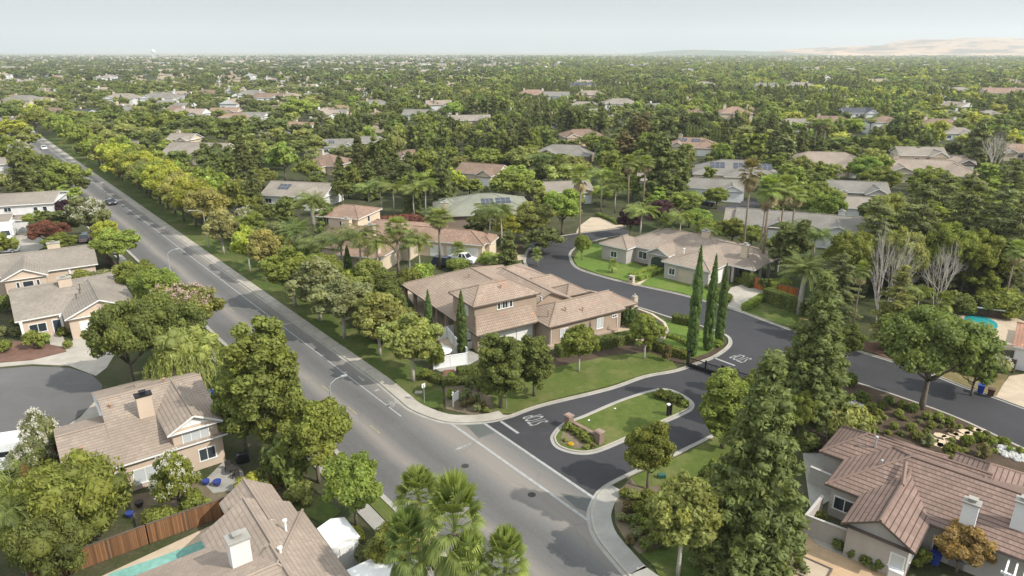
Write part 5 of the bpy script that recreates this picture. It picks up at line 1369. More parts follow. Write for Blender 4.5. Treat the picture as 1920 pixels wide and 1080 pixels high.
def feather_palm(kind, seed, H, R, nf, tr=.14, stiff=.4, wid=.32, thin=False):
    rng = np.random.default_rng(seed); m = MB()
    zt = H - R * .35
    m.tube([(0, 0, -.1), (.1, 0, H * .4), (0, .1, zt)], [tr * 1.5, tr * 1.05, tr * .8], 8)
    V, F = [], []; per = []
    for i in range(nf):
        az = i * 2.4 + rng.random() * .5; el = 1.35 - 1.25 * ((i + .5) / nf); L = R * (1.0 + .25 * rng.random())
        p = np.array([0, .1, zt]); pts = [p]; nn = 9
        for k in range(nn):
            e = el - (1.9 - stiff * 1.2) * ((k + .5) / nn) ** 1.3
            p = p + np.array([cos(az) * cos(e), sin(az) * cos(e), sin(e)]) * L / nn; pts.append(p)
        s = np.array([-sin(az), cos(az), 0]); n0 = len(F)
        frond_strip(pts, [.03] * len(pts), V, F, [s] * len(pts))
        for k in range(1, len(pts)):
            for sub in (0, .5):
                q = pts[k - 1] * (1 - sub) + pts[k] * sub; t = (k - 1 + sub) / nn
                d = unit((pts[k] - pts[k - 1])[None])[0]
                for sg in (-1, 1):
                    ll = L * wid * (.35 + 1.0 * sin(pi * min(1, .12 + t * .9))) * (.85 + .3 * rng.random())
                    dv = s * sg * .75 + d * .55 + np.array([0, 0, -.55 + .7 * stiff]); dv /= np.linalg.norm(dv)
                    w = np.cross(dv, [0, 0, 1.0]) * .5 + d * .5; w /= max(1e-6, np.linalg.norm(w))
                    frond_strip([q, q + dv * ll * .55, q + dv * ll + np.array([0, 0, -.12 * ll])], [.015, .055, .008], V, F, [w, w, w])
        per.append(len(F) - n0)
    c = np.repeat(rng.random(nf), per)
    PROTO.setdefault(kind, []).append((H, 2 * R, [('trunk', m.mesh('trunk', M['bark_pale'], True)), ('crown', np_mesh('crown', np.array(V), np.array(F), [M['leaf']], None, c))]))
feather_palm('queen', 56, 8, 2.3, 20, .095, .1)
feather_palm('queen', 57, 8, 2.3, 18, .095, .2)
feather_palm('date', 58, 6, 3.0, 44, .28, .55, .16)
feather_palm('fernpalm', 59, 3.2, 2.8, 16, .12, .45, .22)

def bare_tree(kind, seed, H, R):
    rng = np.random.default_rng(seed); m = MB()
    def grow(p, d, L, r, dep):
        q = p + d * L * .5 + rng.normal(size=3) * L * .04; e = q + (d + np.array([0, 0, .12])) / np.linalg.norm(d + np.array([0, 0, .12])) * L * .5
        m.tube([tuple(p), tuple(q), tuple(e)], [r, r * .8, r * .55], 5, False)
        if dep == 0: return
        for k in range(4 if dep > 1 else 3):
            a = rng.normal(size=3) * .42; nd = d + a; nd[2] = abs(nd[2]) * .9 + .2; nd /= np.linalg.norm(nd)
            st = p + (e - p) * (.45 + .55 * rng.random())
            grow(st, nd, L * (.5 + .22 * rng.random()), r * .48, dep - 1)
    for k in range(4):
        a = 6.28 * k / 4 + rng.random(); d = np.array([cos(a) * .30, sin(a) * .30, 1.0]); d /= np.linalg.norm(d)
        grow(np.array([cos(a) * .15, sin(a) * .15, -.1]), d, H * .62, .10, 4)
    PROTO.setdefault(kind, []).append((H, 2 * R, [('branches', m.mesh('branches', M['bark_white']))]))
bare_tree('bare', 61, 8, 2.4)
bare_tree('bare', 62, 8, 2.4)

# ---------------------------------------------------------------- colours of the leaves (reflectance)
GREEN = (.094, .108, .025); DARK = (.058, .069, .022); DEEP = (.072, .087, .025); YEL = (.172, .185, .036); OLIVE = (.118, .128, .040); BRIGHT = (.100, .130, .030)
LIME = (.122, .152, .036); GOLD = (.150, .142, .050); GREYG = (.105, .114, .054); CON = (.070, .080, .028); CEDAR = (.092, .104, .046); RUST = (.130, .124, .056)
PLUM = (.036, .018, .024); RED = (.095, .042, .028); BROWNG = (.085, .072, .032); PALM = (.098, .118, .036); PALMD = (.072, .092, .030); CYP = (.052, .080, .024); ORANGE = (.125, .082, .034)

KIND_NAME = {'round': ('broadleaf_tree', 'tree'), 'street': ('street_tree', 'tree'), 'wide': ('broadleaf_tree', 'tree'), 'tall': ('broadleaf_tree', 'tree'), 'flower': ('flowering_tree', 'tree'), 'pinkflower': ('flowering_tree', 'tree'),
             'fine': ('fine_leaved_tree', 'tree'), 'shrub': ('shrub', 'shrub'), 'clipped': ('clipped_shrub', 'shrub'), 'bigshrub': ('shrub', 'shrub'), 'flowershrub': ('flowering_shrub', 'shrub'),
             'redwood': ('conifer_tree', 'tree'), 'cedar': ('cedar_tree', 'tree'), 'thinpine': ('conifer_tree', 'tree'), 'cypress': ('cypress_tree', 'tree'), 'willow': ('willow_tree', 'tree'), 'fanpalm': ('fan_palm', 'palm'),
             'bigfan': ('fan_palm', 'palm'), 'lowfan': ('fan_palm', 'palm'), 'queen': ('queen_palm', 'palm'), 'date': ('date_palm', 'palm'), 'fernpalm': ('feather_palm', 'palm'), 'bare': ('bare_tree', 'tree'),
             'm_round': ('broadleaf_tree', 'tree'), 'm_wide': ('broadleaf_tree', 'tree'), 'm_tall': ('broadleaf_tree', 'tree'), 'm_conifer': ('conifer_tree', 'tree'), 'm_cedar': ('cedar_tree', 'tree')}
prng = random.Random(11)
TREES = []         # x, y, crown radius of everything planted
_cnt = {}
_single = {}
def plant(kind, X, Y, h, w, col, label, group=None, rz=None, single=False, z=0.0):
    v = PROTO[kind]; _cnt[kind] = _cnt.get(kind, -1) + 1
    k = _cnt[kind] % len(v)
    H, Wd, parts = v[k]
    name, cat = KIND_NAME[kind]
    col4 = (*col, 1)
    rz = prng.random() * 6.28 if rz is None else rz
    if single:      # too far off to show its parts: one mesh
        if (kind, k) not in _single:
            me = parts[-1][1].copy() if len(parts) == 2 and parts[-1][0] == 'crown' else parts[1][1].copy()
            _single[(kind, k)] = me
        o = link(name, _single[(kind, k)], None, (X, Y, z), rz); o.color = col4
    else:
        o = link(name, None, None, (X, Y, z), rz)
        for pn, me in parts:
            c = link(pn, me, o); c.color = col4
    o.scale = (w / Wd, w / Wd, h / H)
    tag(o, label, cat, group)
    TREES.append((X, Y, w / 2, h, col, o))
    return o

def spot(x, yt, yb, wpx, lift=.6):
    """Ground point, height and width of a plant read off the survey photo: crown middle x, top y, foot y, width."""
    Y = G(960, yb)[1]; h = height_at(Y, yt)
    d = Y * CP - (h * lift - CAM_H) * SP
    return (x - 960) / FPX * d, Y, h, wpx * d / FPX

def T(kind, x, yt, yb, wpx, col, label, group=None, **k):
    X, Y, h, w = spot(x, yt, yb, wpx, k.pop('lift', .6))
    return plant(kind, X, Y, h, w, col, label, group, **k)

def hedge(name, pts, wid, h, col, label, leaf=.10, z0=0.0, group=None, dens=170, closed=False):
    """A clipped hedge: leaf faces over the skin of a solid box that follows a line."""
    rng = np.random.default_rng(abs(hash(label)) % 99991 if False else sum(map(ord, label)))
    core = MB(); P = [Vector(p) for p in pts]; ribbon(core, pts, -wid / 2 + .08, wid / 2 - .08, z0, z0 + h - .08, closed)
    Ps, Ns = [], []
    segs = list(zip(P, P[1:] + ([P[0]] if closed else [])))[: len(P) - (0 if closed else 1)]
    for a, b in segs:
        L = (b - a).length
        if L < .01: continue
        d = (b - a) / L; n = Vector((-d.y, d.x))
        for face, area in (('t', L * wid), ('l', L * h), ('r', L * h)):
            k = int(area * dens)
            s = rng.random(k) * L; q = rng.random(k)
            for i in range(k):
                jig = rng.normal() * .04
                if face == 't': c = a + d * s[i] + n * (q[i] - .5) * wid; Ps.append((c.x, c.y, z0 + h + jig)); Ns.append((0, 0, 1))
                else:
                    sg = 1 if face == 'l' else -1
                    c = a + d * s[i] + n * sg * (wid / 2 + jig); Ps.append((c.x, c.y, z0 + q[i] * h)); Ns.append((n.x * sg, n.y * sg, .3))
    for e, sg in ((P[0], -1), (P[-1], 1)):
        if closed: break
        d = (P[1] - P[0] if sg < 0 else P[-1] - P[-2]).normalized(); n = Vector((-d.y, d.x))
        for i in range(int(wid * h * dens)):
            c = e + d * sg * .02 + n * (rng.random() - .5) * wid; Ps.append((c.x, c.y, z0 + rng.random() * h)); Ns.append((d.x * sg, d.y * sg, .3))
    Ps, Ns = np.array(Ps), np.array(Ns, float)
    o0 = Ps[:, :2].mean(0)
    V, F = leaf_quads(rng, Ps, Ns + rng.normal(size=Ns.shape) * .55, leaf, leaf * .6)
    cl = (np.floor(Ps[:, 0] * 1.4) * 7.1 + np.floor(Ps[:, 1] * 1.4) * 3.7) % 1.0
    cl = np.modf(np.abs(np.sin(np.floor(Ps[:, 0] * 1.6) * 12.9 + np.floor(Ps[:, 1] * 1.6) * 78.2)) * 43.7)[0]
    V[:, :2] -= o0
    root = link(name, None, None, (o0[0], o0[1], 0)); tag(root, label, 'hedge', group)
    for c in range(len(core.v)): core.v[c] = (core.v[c][0] - o0[0], core.v[c][1] - o0[1], core.v[c][2])
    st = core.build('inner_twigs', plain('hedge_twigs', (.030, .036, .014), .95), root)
    fo = link('foliage', np_mesh('foliage', V, F, [M['leaf']], None, cl), root); fo.color = (*col, 1)
    return root
# ---------------------------------------------------------------- plants one can pick out in the photo: crown middle x, top y, foot y, width (survey pixels)
STREET = 'young street trees along the main road verge'
for a in (
 ('street', 771, 584, 716, 136, OLIVE, 'yellowing street tree nearest the corner, pale trunk on the verge lawn'),
 ('street', 708, 550, 668, 122, OLIVE, 'olive street tree second along the verge from the corner'),
 ('street', 640, 514, 636, 132, GREYG, 'grey green street tree third along the verge from the corner'),
 ('street', 594, 484, 602, 124, GREYG, 'small grey green street tree fourth along the verge from the corner'),
 ('street', 546, 460, 575, 122, GREEN, 'full bright green street tree in the middle of the verge row'),
 ('street', 493, 430, 528, 76, GOLD, 'thin golden street tree with pale trunk before the full green one'),
 ('street', 462, 420, 509, 68, YEL, 'slender yellow green street tree beside the golden one'),
 ('street', 413, 392, 477, 74, RUST, 'rusty tan street tree next to the tall right hand street lamp')):
    T(*a, STREET)
# the big yellow avenue trees further up the road
ys = random.Random(5)
ordn = ['first', 'second', 'third', 'fourth', 'fifth', 'sixth', 'seventh', 'eighth', 'ninth', 'tenth', 'eleventh', 'twelfth', 'thirteenth', 'fourteenth', 'fifteenth', 'sixteenth', 'seventeenth', 'eighteenth', 'nineteenth', 'twentieth']
k = 0
for i, s in enumerate(list(range(82, 210, 8)) + list(range(224, 380, 14))):
    x, y = R(s + ys.uniform(-1, 1), 5.6 + ys.uniform(-.6, .8))
    col = ys.choice([YEL, YEL, LIME, OLIVE, GOLD]) if s < 190 else ys.choice([YEL, OLIVE, LIME, GREEN])
    if s in (92,): col = YEL
    cn = {YEL: 'yellow green', LIME: 'lime green', OLIVE: 'olive', GOLD: 'golden tan', GREEN: 'green'}[col]
    plant('round' if s < 150 else 'm_round', x, y, ys.uniform(10.3, 12.3), ys.uniform(9.6, 11.6), col, f'{cn} avenue tree, {ordn[min(i, 19)] if i < 20 else "distant"} up the road past the rusty tree' if i < 20 else f'{cn} distant avenue tree near the road bend, ' + ('the nearer' if i < 24 else 'the farther') + ' ones', 'avenue trees on the far verge', single=s > 230)
    if s < 200:
        x, y = R(s + 4 + ys.uniform(-1, 1), 12.4 + ys.uniform(-.8, .8)); k += 1
        plant('m_round', x, y, ys.uniform(9.5, 11.5), ys.uniform(8, 10), ys.choice([YEL, LIME, OLIVE, GREEN]), f'rounded tree in the second avenue row, {ordn[k - 1]} from the street lamp', 'avenue trees on the far verge')
# a second, lower row fills the strip behind the verge trees
for i, s in enumerate(range(10, 82, 6)):
    x, y = R(s + ys.uniform(-1, 1), 8.6 + ys.uniform(-.8, 1.4))
    if any((x - t[0]) ** 2 + (y - t[1]) ** 2 < 4 for t in TREES): continue
    plant('round' if i % 3 else 'bigshrub', x, y, ys.uniform(4.2, 5.8), ys.uniform(5.6, 7.4), ys.choice([GREEN, DEEP, OLIVE, GREEN, GREYG]), f'leafy tree close behind the verge row, {ordn[i]} from the corner', 'trees behind the verge row')
# left verge
for i, (x, yt, yb, w, kd, col, lab) in enumerate((
 (118, 373, 420, 46, 'round', PLUM, 'dark plum tree beside the big white house'),
 (165, 366, 452, 92, 'flower', GREYG, 'crape myrtle covered in pale blossom by the left kerb'),
 (88, 412, 470, 80, 'wide', RED, 'rust red spreading tree before the big white house'),
 (112, 436, 476, 70, 'round', GREEN, 'low dull green tree under the rust red one'),
 (216, 425, 500, 96, 'round', LIME, 'bright lime tree beside the road above the peach houses'),
 (196, 410, 470, 60, 'round', YEL, 'yellow green tree tucked behind the bright lime one'),
 (252, 485, 560, 84, 'round', GREEN, 'mid green tree between the lime tree and the peach garage house'),
 (290, 498, 590, 100, 'round', BRIGHT, 'fresh green tree leaning over the left kerb by the lamp'),
 (232, 560, 735, 165, 'wide', DEEP, 'large dark green tree shading the driveway beside the cul-de-sac'),
 (300, 548, 700, 165, 'wide', DEEP, 'dark spreading tree behind the willow'),
 (350, 530, 645, 160, 'pinkflower', OLIVE, 'broad tree flecked with dull pink bloom on the left verge'),
 (352, 606, 745, 150, 'willow', OLIVE, 'weeping yellow green willow behind the peach gabled house'),
 (490, 578, 862, 185, 'tall', (.098, .118, .030), 'tall dense tree standing between the road and the peach house'),
 (446, 660, 850, 120, 'tall', DEEP, 'darker narrow tree at the corner of the peach house'),
 (588, 742, 905, 150, 'round', GREEN, 'dark bushy tree hiding the foot of the near street lamp'),
 (536, 812, 905, 100, 'bigshrub', DEEP, 'shaded green bush left of the near street lamp tree'),
 (661, 850, 985, 132, 'round', BRIGHT, 'bright round tree beside the left sidewalk'),
 (125, 858, 1020, 250, 'fine', GREEN, 'huge feathery shrub mass beside the peach house wall'),
 (95, 955, 1085, 170, 'fine', DEEP, 'dark feathery shrub under the palm at the bottom left'),
 (326, 845, 965, 96, 'flower', GREEN, 'small blossoming tree before the peach house windows'),
 (70, 768, 860, 84, 'flowershrub', GREYG, 'white oleander by the cul-de-sac kerb'),
 (60, 812, 880, 70, 'flowershrub', GREYG, 'fading oleander below the white one'),
 (145, 820, 880, 70, 'bigshrub', OLIVE, 'olive bush against the fence by the peach house end wall'),
 (310, 585, 640, 60, 'round', YEL, 'small yellow green tree behind the broad blooming one'))):
    T(kd, x, yt, yb, w, col, lab)
T('fernpalm', 28, 885, 1010, 140, PALM, 'feather palm with long arching fronds at the left edge')
T('queen', 30, 950, 1085, 90, PALMD, 'second feather palm low in the bottom left corner')
# left side, far
for i, (x, yt, yb, w, kd, col) in enumerate((
 (20, 215, 275, 70, 'm_round', YEL), (45, 232, 290, 60, 'm_round', OLIVE), (18, 248, 318, 80, 'm_round', GREEN), (62, 205, 252, 60, 'm_wide', GREEN), (8, 190, 240, 70, 'm_wide', DEEP),
 (48, 275, 345, 70, 'm_round', GREEN), (85, 285, 350, 70, 'm_wide', DEEP), (120, 300, 372, 90, 'm_wide', GREEN), (70, 305, 385, 70, 'm_round', DEEP), (140, 318, 372, 56, 'm_round', DEEP),
 (125, 345, 392, 70, 'm_round', LIME), (38, 262, 330, 50, 'flower', GREYG), (100, 316, 380, 60, 'm_round', GREEN))):
    nm = {YEL: 'yellow green', OLIVE: 'olive', GREEN: 'mid green', DEEP: 'dark green', LIME: 'lime', GREYG: 'pale flowering'}[col]
    T(kd, x, yt, yb, w, col, f'{nm} tree in the left verge row, {ordn[i]} from the road bend', 'trees on the left verge beyond the white houses')

# around the villa
for a in (
 ('tall', 938, 612, 766, 116, DEEP, 'dense dark tree before the villa garage, left one of a touching pair'),
 ('tall', 1002, 614, 744, 96, DEEP, 'dense dark tree before the villa garage, smaller of the touching pair'),
 ('street', 1087, 605, 698, 86, GREEN, 'neat round tree on the corner lawn before the villa wing'),
 ('street', 1211, 590, 674, 78, GREEN, 'neat round tree at the gate end of the corner lawn'),
 ('cypress', 865, 548, 668, 19, CYP, 'thin cypress against the tall villa corner'),
 ('cypress', 803, 545, 628, 14, CYP, 'thin cypress by the villa patio posts'),
 ('cypress', 758, 552, 600, 13, CYP, 'short cypress at the far patio post'),
 ('cypress', 703, 512, 590, 16, CYP, 'dark cypress behind the verge trees'),
 ('cypress', 652, 462, 535, 15, CYP, 'slim cypress left of the tuscan garden palms'),
 ('cypress', 1307, 466, 668, 21, CYP, 'tallest of the three italian cypresses by the gate'),
 ('cypress', 1336, 482, 657, 19, CYP, 'middle one of the three italian cypresses by the gate'),
 ('cypress', 1357, 498, 645, 17, CYP, 'shortest of the three italian cypresses by the gate'),
 ('clipped', 846, 694, 716, 18, LIME, 'bright round bush at the end of the brick path'),
 ('clipped', 845, 726, 748, 22, LIME, 'bright clipped ball by the estate sign'),
 ('bigshrub', 820, 640, 690, 34, GREEN, 'green shrub inside the white vinyl fence'),
 ('clipped', 1180, 572, 612, 44, CYP, 'big drum shaped clipped bush at the villa porch'),
 ('clipped', 1285, 652, 672, 26, GREEN, 'low ball bush at the foot of the italian cypresses'),
 ('clipped', 1348, 634, 652, 20, LIME, 'light ball bush at the kerb point by the cypresses'),
 ('shrub', 1215, 628, 660, 18, GREEN, 'small standard shrub beside the gate hedge'),
 ('shrub', 1252, 642, 678, 20, BROWNG, 'thin brown shrub by the gate post'),
 ('shrub', 800, 690, 712, 34, GREEN, 'dark shrub outside the white fence')):
    T(*a)
# plants in the corner bed and on the island
for i, (x, y, w, c) in enumerate(((868, 745, 22, GREYG), (885, 752, 20, BROWNG), (870, 757, 18, BROWNG), (893, 745, 18, GREYG), (905, 760, 20, BROWNG), (912, 770, 16, GREEN), (895, 765, 22, GREYG), (875, 738, 22, GREYG), (826, 764, 14, DEEP), (880, 722, 20, DEEP), (900, 725, 22, DEEP))):
    T('shrub', x, y - w * .5, y + w * .35, w, c, f'tufted dry plant in the corner bed, {ordn[i]} from the estate sign' if c != DEEP else f'dark low plant in the corner bed, {ordn[i]} from the estate sign', 'tufts in the corner bed')
for i, (x, y, w, c) in enumerate(((1066, 800, 22, GREEN), (1076, 806, 22, GREEN), (1086, 812, 22, GREEN), (1096, 818, 24, GREEN), (1104, 826, 22, GREEN), (1060, 826, 12, OLIVE), (1112, 836, 14, BROWNG), (1100, 838, 14, OLIVE), (1240, 740, 26, GREEN), (1255, 744, 28, GREEN), (1270, 749, 26, GREEN), (1283, 757, 20, GREEN))):
    T('shrub', x, y - w * .45, y + w * .3, w * 1.15, c, f'low green bush on the entry island, {ordn[i]} from the road end', 'bushes on the entry island')
T('clipped', 1070, 828, 836, 15, (.34, .27, .02), 'mound of yellow flowers at the island nose')
# gate and entry, right
for a in (
 ('round', 1219, 790, 918, 112, GREEN, 'round green tree on the entry lawn casting shadow on the dark road'),
 ('street', 1282, 886, 1080, 165, OLIVE, 'yellowing grey tree in the bottom corner bed'),
 ('redwood', 1428, 666, 1058, 228, CON, 'great dark redwood towering over the entry lawn'),
 ('tall', 1364, 684, 842, 124, GREEN, 'leafy green tree tucked beside the great redwood'),
 ('round', 1420, 690, 800, 80, GREEN, 'green tree between the gate and the great redwood'),
 ('redwood', 1533, 520, 800, 165, CON, 'tall ragged conifer across the street from the driveway'),
 ('thinpine', 1500, 600, 760, 100, BROWNG, 'brownish half of the ragged conifer pair'),
 ('redwood', 1556, 610, 800, 70, CON, 'shorter conifer pressed against the ragged one'),
 ('round', 1502, 730, 830, 60, GREEN, 'bright tree behind the great redwood by the roof'),
 ('bigshrub', 1340, 860, 930, 70, DEEP, 'dark undergrowth at the left foot of the great redwood'),
 ('bigshrub', 1392, 980, 1060, 90, DEEP, 'dark undergrowth at the bottom of the great redwood'),
 ('wide', 1752, 576, 768, 228, DEEP, 'wide spreading tree with forked trunk at the street kerb'),
 ('wide', 1832, 662, 742, 98, DEEP, 'smaller spreading tree joined to the wide one by the bins'),
 ('bigshrub', 1590, 755, 838, 110, OLIVE, 'big mounded olive bush behind the brown roof'),
 ('flowershrub', 1570, 790, 838, 80, DEEP, 'dark bush with white flowers behind the brown roof'),
 ('bigshrub', 1530, 800, 832, 80, OLIVE, 'rounded olive bush over the dark side gate'),
 ('clipped', 1596, 694, 724, 34, DEEP, 'dark tall bush at the street kerb'),
 ('clipped', 1618, 730, 756, 36, DEEP, 'dark double bush below the tall kerb one'),
 ('round', 1806, 985, 1075, 118, ORANGE, 'small maple with orange leaves by the courtyard wall'),
 ('bigshrub', 1905, 1000, 1080, 70, DEEP, 'dark bush at the bottom right corner'),
 ('round', 1590, 605, 690, 70, DEEP, 'shaded green tree under the bare birches'),
 ('flowershrub', 1858, 652, 700, 80, GREYG, 'pale flowering shrub beside the lagoon pool'),
 ('bare', 1662, 468, 640, 46, GREEN, 'leafless white birch on its own in front of the cedars'),
 ('bare', 1765, 488, 592, 42, GREEN, 'leafless white birch beside the leaning palms'),
 ('bare', 1868, 262, 330, 34, GREEN, 'far bare grey tree above the cedars'),
 ('thinpine', 1683, 500, 660, 90, OLIVE, 'hazy olive tree behind the white birch')):
    T(*a)
for i, (x, y, w, c, kd) in enumerate((
 (1633, 762, 24, OLIVE, 'clipped'), (1646, 776, 22, GREEN, 'shrub'), (1654, 760, 22, DEEP, 'clipped'), (1668, 750, 24, DEEP, 'clipped'), (1692, 758, 22, DEEP, 'clipped'), (1686, 775, 20, OLIVE, 'shrub'), (1713, 764, 24, DEEP, 'clipped'),
 (1645, 788, 18, OLIVE, 'shrub'), (1678, 798, 20, OLIVE, 'clipped'), (1710, 800, 22, OLIVE, 'clipped'), (1719, 815, 26, OLIVE, 'clipped'), (1747, 796, 20, OLIVE, 'clipped'), (1740, 780, 22, OLIVE, 'shrub'), (1762, 784, 20, OLIVE, 'shrub'), (1781, 788, 18, GREEN, 'shrub'), (1786, 797, 16, GREEN, 'shrub'), (1760, 778, 16, GREEN, 'shrub'),
 (1742, 826, 26, GREYG, 'shrub'), (1815, 825, 28, GREEN, 'clipped'), (1836, 818, 26, GREEN, 'clipped'), (1860, 828, 24, GREEN, 'shrub'), (1886, 828, 20, GREEN, 'clipped'), (1845, 845, 30, BROWNG, 'shrub'), (1788, 847, 40, GREEN, 'clipped'), (1895, 842, 14, LIME, 'shrub'), (1783, 808, 12, BROWNG, 'shrub'), (1785, 825, 12, LIME, 'shrub'), (1912, 845, 16, GREEN, 'shrub'),
 (1572, 1022, 24, DEEP, 'shrub'), (1600, 1035, 26, DEEP, 'shrub'), (1625, 1050, 26, DEEP, 'shrub'), (1648, 1060, 26, DEEP, 'shrub'), (1540, 970, 28, DEEP, 'shrub'), (1730, 1045, 40, GREEN, 'shrub'))):
    T(kd, x, y - w * .5, y + w * .38, w * 1.1, c, f'small garden bush in the mulch right of the redwood, {ordn[i]} in from the stones' if i < 20 else (f'small garden bush by the flagstone path, {ordn[i - 20]} from the kerb' if i < 28 else f'dark bush at the foot of the courtyard wall, {ordn[i - 28]} from the redwood'), 'bushes in the garden beds on the right')
for i, (x, y, w, c) in enumerate(((1172, 925, 22, GREEN), (1190, 930, 26, OLIVE), (1178, 950, 24, BROWNG), (1200, 955, 30, GREEN), (1166, 970, 18, GREYG), (1188, 975, 26, DEEP), (1215, 930, 28, GREEN), (1215, 985, 30, GREEN), (1195, 1000, 24, GREYG), (1230, 960, 30, OLIVE), (1235, 1010, 34, GREEN), (1182, 1012, 18, BROWNG), (1212, 1020, 26, DEEP), (1245, 935, 30, DEEP), (1330, 940, 40, GREEN), (1300, 930, 34, DEEP))):
    T('shrub', x, y - w * .5, y + w * .35, w * 1.3, c, f'low plant in the bottom corner bed, {ordn[i]} from the kerb ramp', 'plants in the bottom corner bed')
for i, (x, y, w, c) in enumerate(((1660, 783, 16, OLIVE), (1695, 785, 18, GREEN), (1725, 790, 16, GREYG), (1738, 808, 18, GREEN), (1765, 800, 16, DEEP), (1800, 800, 16, OLIVE), (1820, 802, 16, GREEN), (1850, 812, 18, DEEP), (1875, 822, 16, OLIVE), (1690, 812, 20, DEEP), (1665, 812, 22, GREEN), (1810, 845, 22, OLIVE), (1865, 845, 18, GREEN), (1640, 805, 22, DEEP))):
    T('shrub', x, y - w * .3, y + w * .25, w * .85, c, f'small tuft between the mulch bushes, {ordn[i]} from the white stones', 'bushes in the garden beds on the right')
# palms
FP = 'tall fan palms of the estate'
for a in (
 ('fanpalm', 742, 414, 535, 52, PALM, 'fan palm with shaggy skirt left of the tuscan garage', FP), ('fanpalm', 822, 398, 505, 58, PALM, 'fan palm with shaggy skirt before the tuscan garage', FP),
 ('fanpalm', 1090, 318, 468, 40, PALM, 'very tall fan palm at the street bend', FP), ('fanpalm', 1182, 296, 400, 36, PALM, 'tall fan palm behind the queen palms, left of two', FP), ('fanpalm', 1210, 296, 396, 36, PALM, 'tall fan palm behind the queen palms, right of two', FP),
 ('fanpalm', 1410, 308, 490, 46, BROWNG, 'brownish fan palm left of the trio by the ranch patio', FP), ('fanpalm', 1446, 338, 515, 56, PALM, 'thick crowned fan palm over the ranch patio', FP), ('fanpalm', 1475, 338, 508, 46, PALM, 'fan palm right beside the thick crowned one', FP), ('fanpalm', 1494, 355, 470, 44, PALM, 'rear fan palm of the ranch trio', FP), ('fanpalm', 1438, 350, 512, 36, PALMD, 'fan palm half hidden in the ranch trio', FP),
 ('fanpalm', 1518, 226, 280, 26, PALM, 'left of three thin distant palms', FP), ('fanpalm', 1532, 226, 280, 26, PALM, 'middle of three thin distant palms', FP), ('fanpalm', 1550, 226, 283, 28, PALM, 'right of three thin distant palms', FP), ('fanpalm', 1635, 222, 256, 26, PALM, 'single distant palm by the narrow two storey house', FP),
 ('fanpalm', 1617, 496, 632, 30, PALM, 'slim fan palm before the white birch', FP), ('fanpalm', 1788, 424, 560, 32, PALM, 'leaning fan palm above the bare birches', FP), ('fanpalm', 1822, 448, 562, 34, PALM, 'second leaning fan palm by the bare birches', FP), ('fanpalm', 1908, 458, 590, 36, PALM, 'fan palm at the frame edge before the pink house', FP)):
    T(*a, lift=.9)
BF = 'shaggy fan palms beside the left sidewalk'
for a in (
 ('bigfan', 785, 900, 1065, 104, PALM, 'broad fan palm with brown skirt, rear of the roadside clump', BF), ('bigfan', 858, 925, 1200, 132, PALM, 'largest fan palm of the roadside clump, trunk showing', BF), ('bigfan', 948, 1018, 1215, 100, PALM, 'front fan palm of the roadside clump nearest the kerb', BF),
    ('bigfan', 762, 985, 1200, 100, PALMD, 'fan palm on the shed side of the roadside clump', BF), ('bigfan', 880, 1025, 1230, 84, PALM, 'low fan palm between the front and largest ones', BF)):
    T(*a, lift=.75)
T('round', 735, 985, 1090, 110, GREEN, 'green bush tree under the roadside fan palms')
T('bigshrub', 690, 1015, 1060, 50, GREYG, 'small grey shrub beside the white shed')
